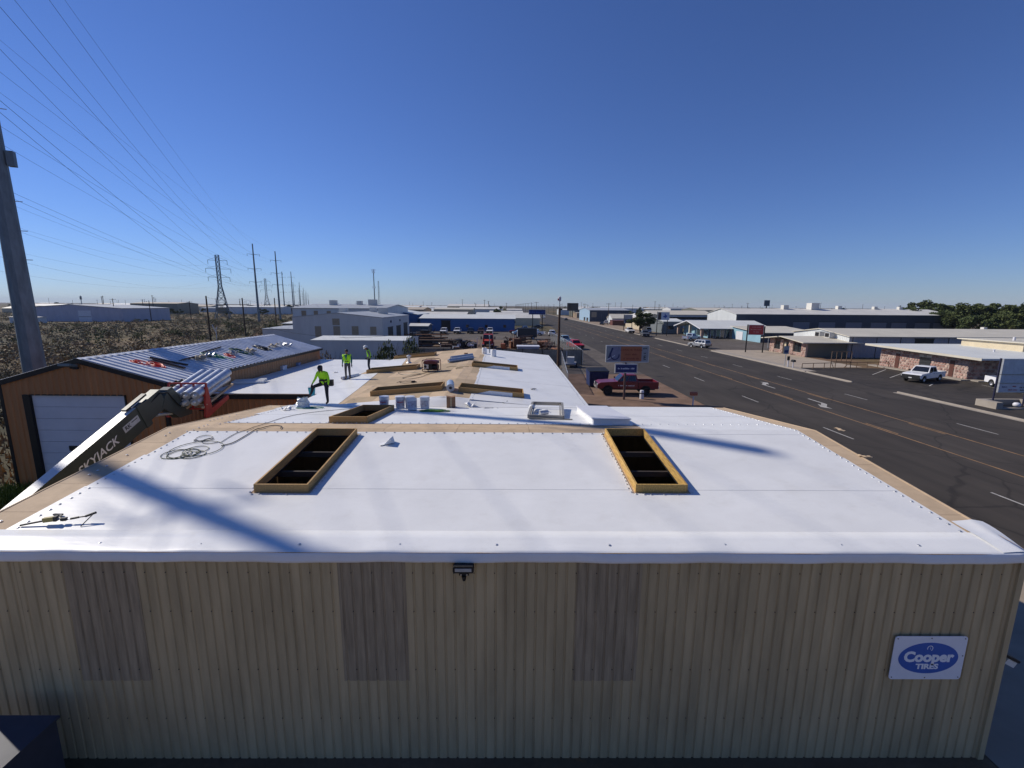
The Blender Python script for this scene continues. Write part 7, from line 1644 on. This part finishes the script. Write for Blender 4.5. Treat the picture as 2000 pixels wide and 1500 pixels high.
MB().box(-6, -1.65, -.5, .5, .75, 1.0).build('frame', m_black, tr); wheels(tr, .5, .3, (1.85,), (-.98, .98), m_doorw); wheels(tr, .5, .5, (-3.4, -4.6), (-.9, .9), m_doorw)
trailer('long flatbed trailer with white wheels beside the racks', -15.5, 84, R(4), 9); trailer('dark flatbed trailer parked deeper in the yard', -13, 103, R(-3), 8); trailer('rusty gooseneck trailer near the blue canopy', -22, 112, R(2), 9)
pipe_rack('tall rusty pipe rack beside the block warehouse', -18.0, 98, R(3), 9, 4, 7, 1); pipe_rack('pipe rack stacked with dark pipe behind the long trailer', -15.0, 91, R(-4), 9, 3, 7, 2); pipe_rack('low pipe rack along the chain link fence', 8.2, 92, R(80), 10, 2, 7, 3); pipe_rack('rusty pipe rack by the road side corner of the yard', 9.0, 79, R(100), 8, 2, 6, 4); pipe_rack('leaning pipe rack before the maroon pickup', 3.5, 104, R(70), 7, 3, 6, 5)
junk('black wheeled loader with large tyres in the yard', -10.0, 96, R(20), 3.4, 2.4, 2.4, 11, 10, 'wheel_loader', [m_black, m_dark, m_dark])
ldr = [o for o in bpy.data.objects if o.name.startswith('wheel_loader')][0]; wheels(ldr, .75, .5, (-1.1, 1.1), (-1.2, 1.2), m_doorw)
junk('white and grey engine skid beside the red truck', -7.2, 94, R(0), 2.4, 2.0, 2.2, 12, 10, 'engine_skid', [m_doorw, m_steel, m_dark])
junk('orange welder unit standing right of the red truck', -.7, 92, R(0), 1.8, 1.4, 1.7, 13, 6, 'welder_unit', [M('machine_orange', (.42, .11, .03), .5), rusts[0]])
junk('tangle of pump parts and valves heaped in the yard', 2.0, 95, R(10), 3.6, 3.0, 3.0, 14, 40, 'scrap_heap', rusts+[m_steel, tan_p])
junk('brown compressor frame beside the orange welder', 0.2, 99, R(0), 3, 2.4, 2.6, 15, 18, 'compressor_frame'); junk('rusty lattice of scrap beams by the fence corner', 8.6, 86, R(85), 7, 2.4, 1.6, 16, 40, 'scrap_heap'); junk('red rusted frames leaning along the chain link', 7.6, 98, R(80), 8, 2.6, 1.9, 17, 40, 'scrap_heap', [rusts[0], rusts[2], m_rope_red if False else rusts[2]])
junk('black and orange bench frames behind the white tank box', 6.2, 82, R(0), 3.0, 1.2, 1.4, 18, 18, 'bench_frame', [m_black, rusts[2]]); junk('dark machinery stack under the canopy', -24, 121, R(0), 8, 4, 3.2, 19, 40, 'machine_stack', [m_dark, rusts[1], rusts[3]])
junk('dark steel racks and drums beside the block warehouse doors', -20.5, 106, R(0), 5, 5, 2.8, 20, 50, 'rack_stack', [m_dark, rusts[1], rusts[3], tan_p]); junk('jumble of steel parts behind the long trailer', -11.5, 88, R(8), 4, 2.6, 1.9, 22, 30, 'scrap_heap', [rusts[1], rusts[3], m_steel])
junk('pallets of rusty fittings in front of the dark doors', -18.2, 79, R(0), 3.2, 2.4, 1.6, 23, 20, 'fittings_pallet', [tan_p, rusts[1], rusts[3]]); junk('trailer of grey machine parts outside the fence corner', 12.8-2.6, 74.0, R(95), 3.6, 2.0, 2.0, 24, 26, 'machine_cart', [m_steel, m_dark, w_grey])
t = thing('storage_container', 'blue grey container box with a white rim in the yard', 'container', (3.4, 78.5, 0)); MB().box(-1.9, 1.9, -1.2, 1.2, 0, 1.9).build('body', M('container_blue', (.20, .23, .30), .5), t); MB().box(-2.0, 2.0, -1.3, 1.3, 1.9, 2.05).build('rim', m_doorw, t); MB().box(-.6, .6, -1.24, -1.2, .1, 1.7).build('door', w_grey, t)
t = thing('dark_tank', 'dark box van body parked by the yard entrance', 'van body', (5.0, 122, 0)); MB().box(-2.6, 2.6, -1.2, 1.2, .5, 3.0).build('body', M('van_navy', (.02, .026, .035), .5), t); MB().box(-2.7, -2.2, -1.1, 1.1, .5, 2.3).build('door', m_doorw, t); wheels(t, .4, .3, (-1.6, 1.6), (-1.0, 1.0), m_doorw)
p = gz(1115, 712); t = thing('utility_trailer', 'small grey machine trailer outside the fence by the roof corner', 'trailer', (9.3, 66.2, 0), R(80)); MB().box(-1.4, 1.4, -.8, .8, .5, .62).build('deck', w_grey, t); MB().box(-.9, .5, -.5, .5, .62, 1.5).build('engine_box', w_block, t); wheels(t, .33, .2, (-.4,), (-.9, .9), m_doorw); MB().beam((1.4, 0, .5), (2.4, 0, .45), .1, .1).build('drawbar', m_dark, t); MB().beam((-.6, .6, .6), (-.6, .6, 2.4), .08, .08).build('mast', m_doorw, t)

# ================================================================ VEGETATION
def leafmat(name, c, c2):
    m = M(name, c, .8, var=.3, scale=2.5, spec=.15, col2=c2, rnd=.18)
    return m
lf_dark = leafmat('leaf_dark', (.046, .064, .024), (.105, .13, .048)); lf_mid = leafmat('leaf_mid', (.045, .062, .022), (.105, .122, .044)); lf_scrub = leafmat('leaf_scrub', (.11, .098, .06), (.22, .185, .115)); lf_dry = leafmat('leaf_dry', (.18, .13, .08), (.32, .235, .14)); lf_grass = leafmat('grass_dry', (.15, .11, .05), (.30, .225, .105)); m_bark = M('bark', (.06, .045, .035), .95, var=.3, bump=.4, bscale=12)
def leaves(mb, c, rad, n, size, rnd, flat=1.0):
    for _ in range(n):
        u = rnd.uniform(-1, 1); a = rnd.uniform(0, 6.283); rr = rad*(rnd.random()**.45); q = math.sqrt(1-u*u)
        p = Vector((c[0]+rr*q*math.cos(a), c[1]+rr*q*math.sin(a), c[2]+rr*u*flat)); s = size*rnd.uniform(.6, 1.4)
        d1 = Vector((rnd.uniform(-1, 1), rnd.uniform(-1, 1), rnd.uniform(-.6, .6))).normalized(); d2 = d1.orthogonal().normalized(); ang = rnd.uniform(0, 6.28); d2 = (d2*math.cos(ang)+d1.cross(d2)*math.sin(ang))
        mb.add([p-d1*s*.5, p+d2*s*.35, p+d1*s*.5, p-d2*s*.35], [(0, 1, 2, 3)])
    return mb
def crown_mesh(name, seed, blobs, n, size, mat, H_, W_c):
    rnd = random.Random(seed); mb = MB()
    for b in range(blobs):
        a = rnd.uniform(0, 6.28); r_ = W_c*math.sqrt(rnd.random())*.75; z = H_*(.35+.55*rnd.random()*(1-.45*(r_/W_c)**2)); rr = rnd.uniform(.16, .30)*W_c
        leaves(mb, (r_*math.cos(a), r_*math.sin(a), z), rr, n, size, rnd, .75)
    me = bpy.data.meshes.new(name); me.from_pydata(mb.v, [], mb.f); me.materials.append(mat); return me
def trunk_mesh(seed, H_, W_c, r0, limbs=7):
    rnd = random.Random(seed); mb = MB(); mb.tube([(0, 0, 0), (.05*H_*rnd.uniform(-1, 1), 0, H_*.2), (.04*H_*rnd.uniform(-1, 1), .03*H_, H_*.42)], lambda u: r0*(1-.45*u), 8)
    for k in range(limbs):
        a = 6.28*k/limbs+rnd.uniform(-.3, .3); z0 = H_*rnd.uniform(.15, .4); mb.tube([(0, 0, z0), (W_c*.25*math.cos(a), W_c*.25*math.sin(a), z0+H_*.18), (W_c*.6*math.cos(a), W_c*.6*math.sin(a), z0+H_*rnd.uniform(.3, .42))], lambda u: r0*.5*(1-.75*u), 5)
    return mb.mesh('trunk', m_bark)
TV = [(crown_mesh('crown', 100+i, 26, 330, .55, m_, 11, 6.0), trunk_mesh(200+i, 11, 6.0, .4)) for i, m_ in enumerate((lf_dark, lf_mid, lf_dark))]
def tree(label, x, y, s, var, rz, group=None, name='broadleaf_tree'):
    t = thing(name, label, 'tree', (x, y, 0), rz, group); t.scale = (s, s, s*random.uniform(.9, 1.05)); put(TV[var][0], 'crown', t); put(TV[var][1], 'trunk', t); return t
TR = [(1770, 590, 175, 'rounded dark tree nearest the end of the navy warehouse'), (1800, 585, 190, 'tall dark tree behind the end of the navy warehouse'), (1832, 588, 165, 'spreading olive tree beside the navy warehouse corner'), (1868, 592, 150, 'dark tree with gaps beyond the navy warehouse corner'), (1900, 587, 140, 'broad tree above the roof of the long grey shop'), (1935, 584, 150, 'tallest broad green tree above the long grey shop'), (1968, 588, 138, 'dark green tree in the clump above the stone office'), (1998, 590, 130, 'leafy tree above the cream monitor roof'), (1885, 600, 175, 'low dark tree filling the gap in the clump'), (1950, 602, 180, 'shaded tree deep in the clump'), (1785, 604, 160, 'small dark tree at the foot of the clump by the warehouse'), (1850, 606, 150, 'low leafy tree between the warehouse and the broad tree'), (1915, 606, 132, 'low leafy tree below the tallest tree'), (1980, 606, 128, 'low leafy tree above the stone office roof')]
for k, (px, top, Y, lb) in enumerate(TR):
    p = gy(px, top, Y); tree(lb, p.x, Y, (p.z)/10.6, k % 3, k*1.3)
tv = [put(TV[1][0], 'tmp')]; bpy.data.objects.remove(tv[0])
p = gz(1258, 652); zt = gy(1255, 604, p.y+3).z; t = tree('single leafy green tree by the road before the cream building', p.x, p.y+4, zt/10.8, 1, .4); t.scale = (t.scale.x*1.25, t.scale.x*1.25, t.scale.z)
p = gz(1246, 640); tree('low bush like tree beside the single leafy tree', p.x-1, p.y+6, .45, 1, 2.0)
rnd = random.Random(5)
TVF = [(crown_mesh('crown', 300+i, 9, 60, 1.3, (lf_dark, lf_mid)[i % 2], 8, 4.6), trunk_mesh(320+i, 8, 4.6, .3, 3)) for i in range(3)]
def ftree(label, x, y, s, i, rz, group):
    t = thing('distant_tree', label, 'tree', (x, y, 0), rz, group); t.scale = (s*1.25, s*1.25, s); put(TVF[i][0], 'crown', t); put(TVF[i][1], 'trunk', t)
for i in range(230):
    Y = rnd.uniform(300, 1700); X = rnd.uniform(-1.1, 1.1)*Y
    if 8 < X < 52+.02*Y: continue
    if X > 0 and Y < 330 and X < 160: continue
    where = ('beyond the lavender warehouse' if X < -.75*Y else 'behind the steel pylons' if X < -.4*Y else 'beyond the blue building' if X < 0 else 'beyond the cream building' if X < .35*Y else 'beyond the navy warehouse'); far_ = 'mid distance' if Y < 700 else 'far off'
    ftree('%s tree %s on the plain %s' % ('dark' if i % 3 != 1 else 'olive green', far_, where), X, Y, rnd.uniform(.5, 1.15), i % 3, rnd.uniform(0, 6), 'trees scattered over the far plain')
for px, Y, s, lb in ((970, 330, .9, 'round dark green tree among the tan sheds'), (1232, 330, .8, 'sparse brown tree behind the navy and pale blue warehouse'), (1345, 240, .75, 'dark conical tree behind the long white building'), (1430, 400, 1.0, 'round tree behind the white gable of the navy warehouse'), (1255, 260, .8, 'bushy tree behind the cream building')):
    ftree(lb, gy(px, 600, Y).x, Y, s, 0, .3, None) if False else tag(thing('distant_tree', lb, 'tree', (gy(px, 600, Y).x, Y, 0)), lb, 'tree')
    t = [o for o in bpy.data.objects if o.get('label') == lb][0]; t.scale = (s*1.2, s*1.2, s); put(TVF[0][0], 'crown', t); put(TVF[0][1], 'trunk', t)
# scrub bushes: the largest are things, the rest one mass
BV = []
for i, m_ in enumerate((lf_scrub, lf_mid, lf_dry, lf_scrub)):
    mb = MB(); r2 = random.Random(400+i)
    for b in range(7): leaves(mb, (r2.uniform(-.9, .9), r2.uniform(-.9, .9), r2.uniform(.35, .95)), r2.uniform(.4, .7), 60, .16 if i != 2 else .10, r2, .8)
    st = MB()
    for b in range(9):
        a = 6.28*b/9; st.tube([(0, 0, 0), (.4*math.cos(a), .4*math.sin(a), .5), (.95*math.cos(a), .95*math.sin(a), 1.05+.3*r2.random())], lambda u: .025*(1-.7*u), 4)
    me = bpy.data.meshes.new('foliage'); me.from_pydata(mb.v, [], mb.f); me.materials.append(m_); BV.append((me, st.mesh('stems', m_bark)))
BN = ['grey green mesquite bush in the scrub field', 'green leafy bush in the scrub field', 'dry brown twiggy bush in the scrub field', 'dull olive bush in the scrub field']
r3 = random.Random(9); nb = 0
def in_field(x, y):       # the open ground between the workshop and the far lavender warehouse
    return x < -.42*y-14 and y > 26 and not (-237 < x < -180 and 190 < y < 250) and not (x > -27 and y < 45)
while nb < 190:
    y = 32+190*r3.random()**1.2; x = -.42*y-16-r3.random()*(.85*y+20)
    dens = .5+.5*math.sin(x*.05+1)*math.cos(y*.06)
    if not in_field(x, y) or r3.random() > dens+.35: continue
    k = r3.randrange(4) if y > 55 else r3.choice((2, 2, 0, 3)); s = r3.uniform(.55, 1.25)*(1.0 if y < 60 else 1.45)
    t = thing('scrub_bush', BN[k], 'bush', (x, y, 0), r3.uniform(0, 6), 'bushes of the scrub field'); t.scale = (s*1.15, s*1.15, s*.9)
    put(BV[k][0], 'foliage', t); put(BV[k][1], 'stems', t); nb += 1
mb = {0: MB(), 1: MB(), 2: MB()}
for i in range(5200):
    y = 62+330*r3.random()**1.25; x = -.40*y-14-r3.random()*(.95*y+30)
    if not in_field(x, y): continue
    s = r3.uniform(.5, 1.3); k = r3.choice((0, 0, 1, 2, 2)) if y > 95 else r3.choice((0, 2, 2, 2))
    leaves(mb[k], (x, y, s*.5), s*1.1, 26, .42*s, r3, .7)
for k, mt in ((0, lf_scrub), (1, lf_mid), (2, lf_dry)):
    me = bpy.data.meshes.new('scrub_cover'); me.from_pydata(mb[k].v, [], mb[k].f); me.materials.append(mt); o = put(me, 'scrub_cover'); stuff(o); tag(o, ['dense grey green scrub covering the field to the far buildings', 'green scrub mixed through the field', 'dry brown brush mixed through the field'][k], 'scrub')
mb = MB()
for i in range(15000):
    y = 20+70*r3.random()**1.3; x = -.44*y-14-r3.random()*(.8*y+12)
    if x > -25 and y < 42 or not (x < -25 or y > 40): continue
    h_ = r3.uniform(.2, .55); a = r3.uniform(0, 6.28); w_ = .05+.05*r3.random(); lx_, ly_ = r3.uniform(-.2, .2), r3.uniform(-.2, .2)
    mb.add([(x-w_*math.cos(a), y-w_*math.sin(a), 0), (x+w_*math.cos(a), y+w_*math.sin(a), 0), (x+lx_, y+ly_, h_)], [(0, 1, 2)])
me = bpy.data.meshes.new('dry_grass'); me.from_pydata(mb.v, [], mb.f); me.materials.append(lf_grass); tag(stuff(put(me, 'dry_grass')), 'dry yellow grass at the near edge of the scrub field', 'grass')
mb = MB()
for i in range(5000):
    x = r3.uniform(-29, -22.2); y = r3.uniform(16, 20.8)
    h_ = r3.uniform(.15, .5); a = r3.uniform(0, 6.28); w_ = .04; mb.add([(x-w_*math.cos(a), y-w_*math.sin(a), 0), (x+w_*math.cos(a), y+w_*math.sin(a), 0), (x+r3.uniform(-.2, .2), y+r3.uniform(-.2, .2), h_)], [(0, 1, 2)])
me = bpy.data.meshes.new('green_weeds'); me.from_pydata(mb.v, [], mb.f); me.materials.append(leafmat('weed_green', (.05, .08, .015), (.13, .16, .04))); tag(stuff(put(me, 'green_weeds')), 'green weeds at the corner of the brown workshop', 'weeds')
for px, py, s, k, lb in ((760, 698, 1.3, 1, 'leafy weed growing between the white wall and the roof edge'), (745, 697, 1.0, 1, 'smaller leafy weed beside the roof edge'), (805, 690, 1.3, 1, 'leafy shrub at the fence post behind the roof'), (645, 700, 1.2, 0, 'dark bush between the brown wall and the white building'), (535, 664, 2.0, 1, 'large green bush against the white block wing'), (555, 668, 1.8, 1, 'spreading green bush beside the large one at the block wing')):
    p = gz(px, py+28 if px > 600 else py); Y = {760: 55, 745: 54, 805: 64, 645: 47}.get(px, p.y); p = gy(px, py, Y)
    t = thing('leafy_bush', lb, 'bush', (p.x, Y, 0)); t.scale = (s, s, s*1.4*(2.0 if px > 600 else 1.3)); put(BV[k][0], 'foliage', t); put(BV[k][1], 'stems', t)
# haze over the plain
hz_ = MB().box(-9100, 9100, -9100, 9100, -1.0, 75).build('haze', None); hz_.data.materials.clear(); stuff(hz_); hz_['label'] = 'thin pale air over the plain'; hz_['category'] = 'haze'
hm = bpy.data.materials.new('haze_air'); hm.use_nodes = True; hn = hm.node_tree.nodes; hn.clear(); ho_ = hn.new('ShaderNodeOutputMaterial'); hv = hn.new('ShaderNodeVolumePrincipled'); hv.inputs['Color'].default_value = (.75, .85, 1, 1); hv.inputs['Density'].default_value = 0.00007; hm.node_tree.links.new(hv.outputs[0], ho_.inputs['Volume']); hz_.data.materials.append(hm)
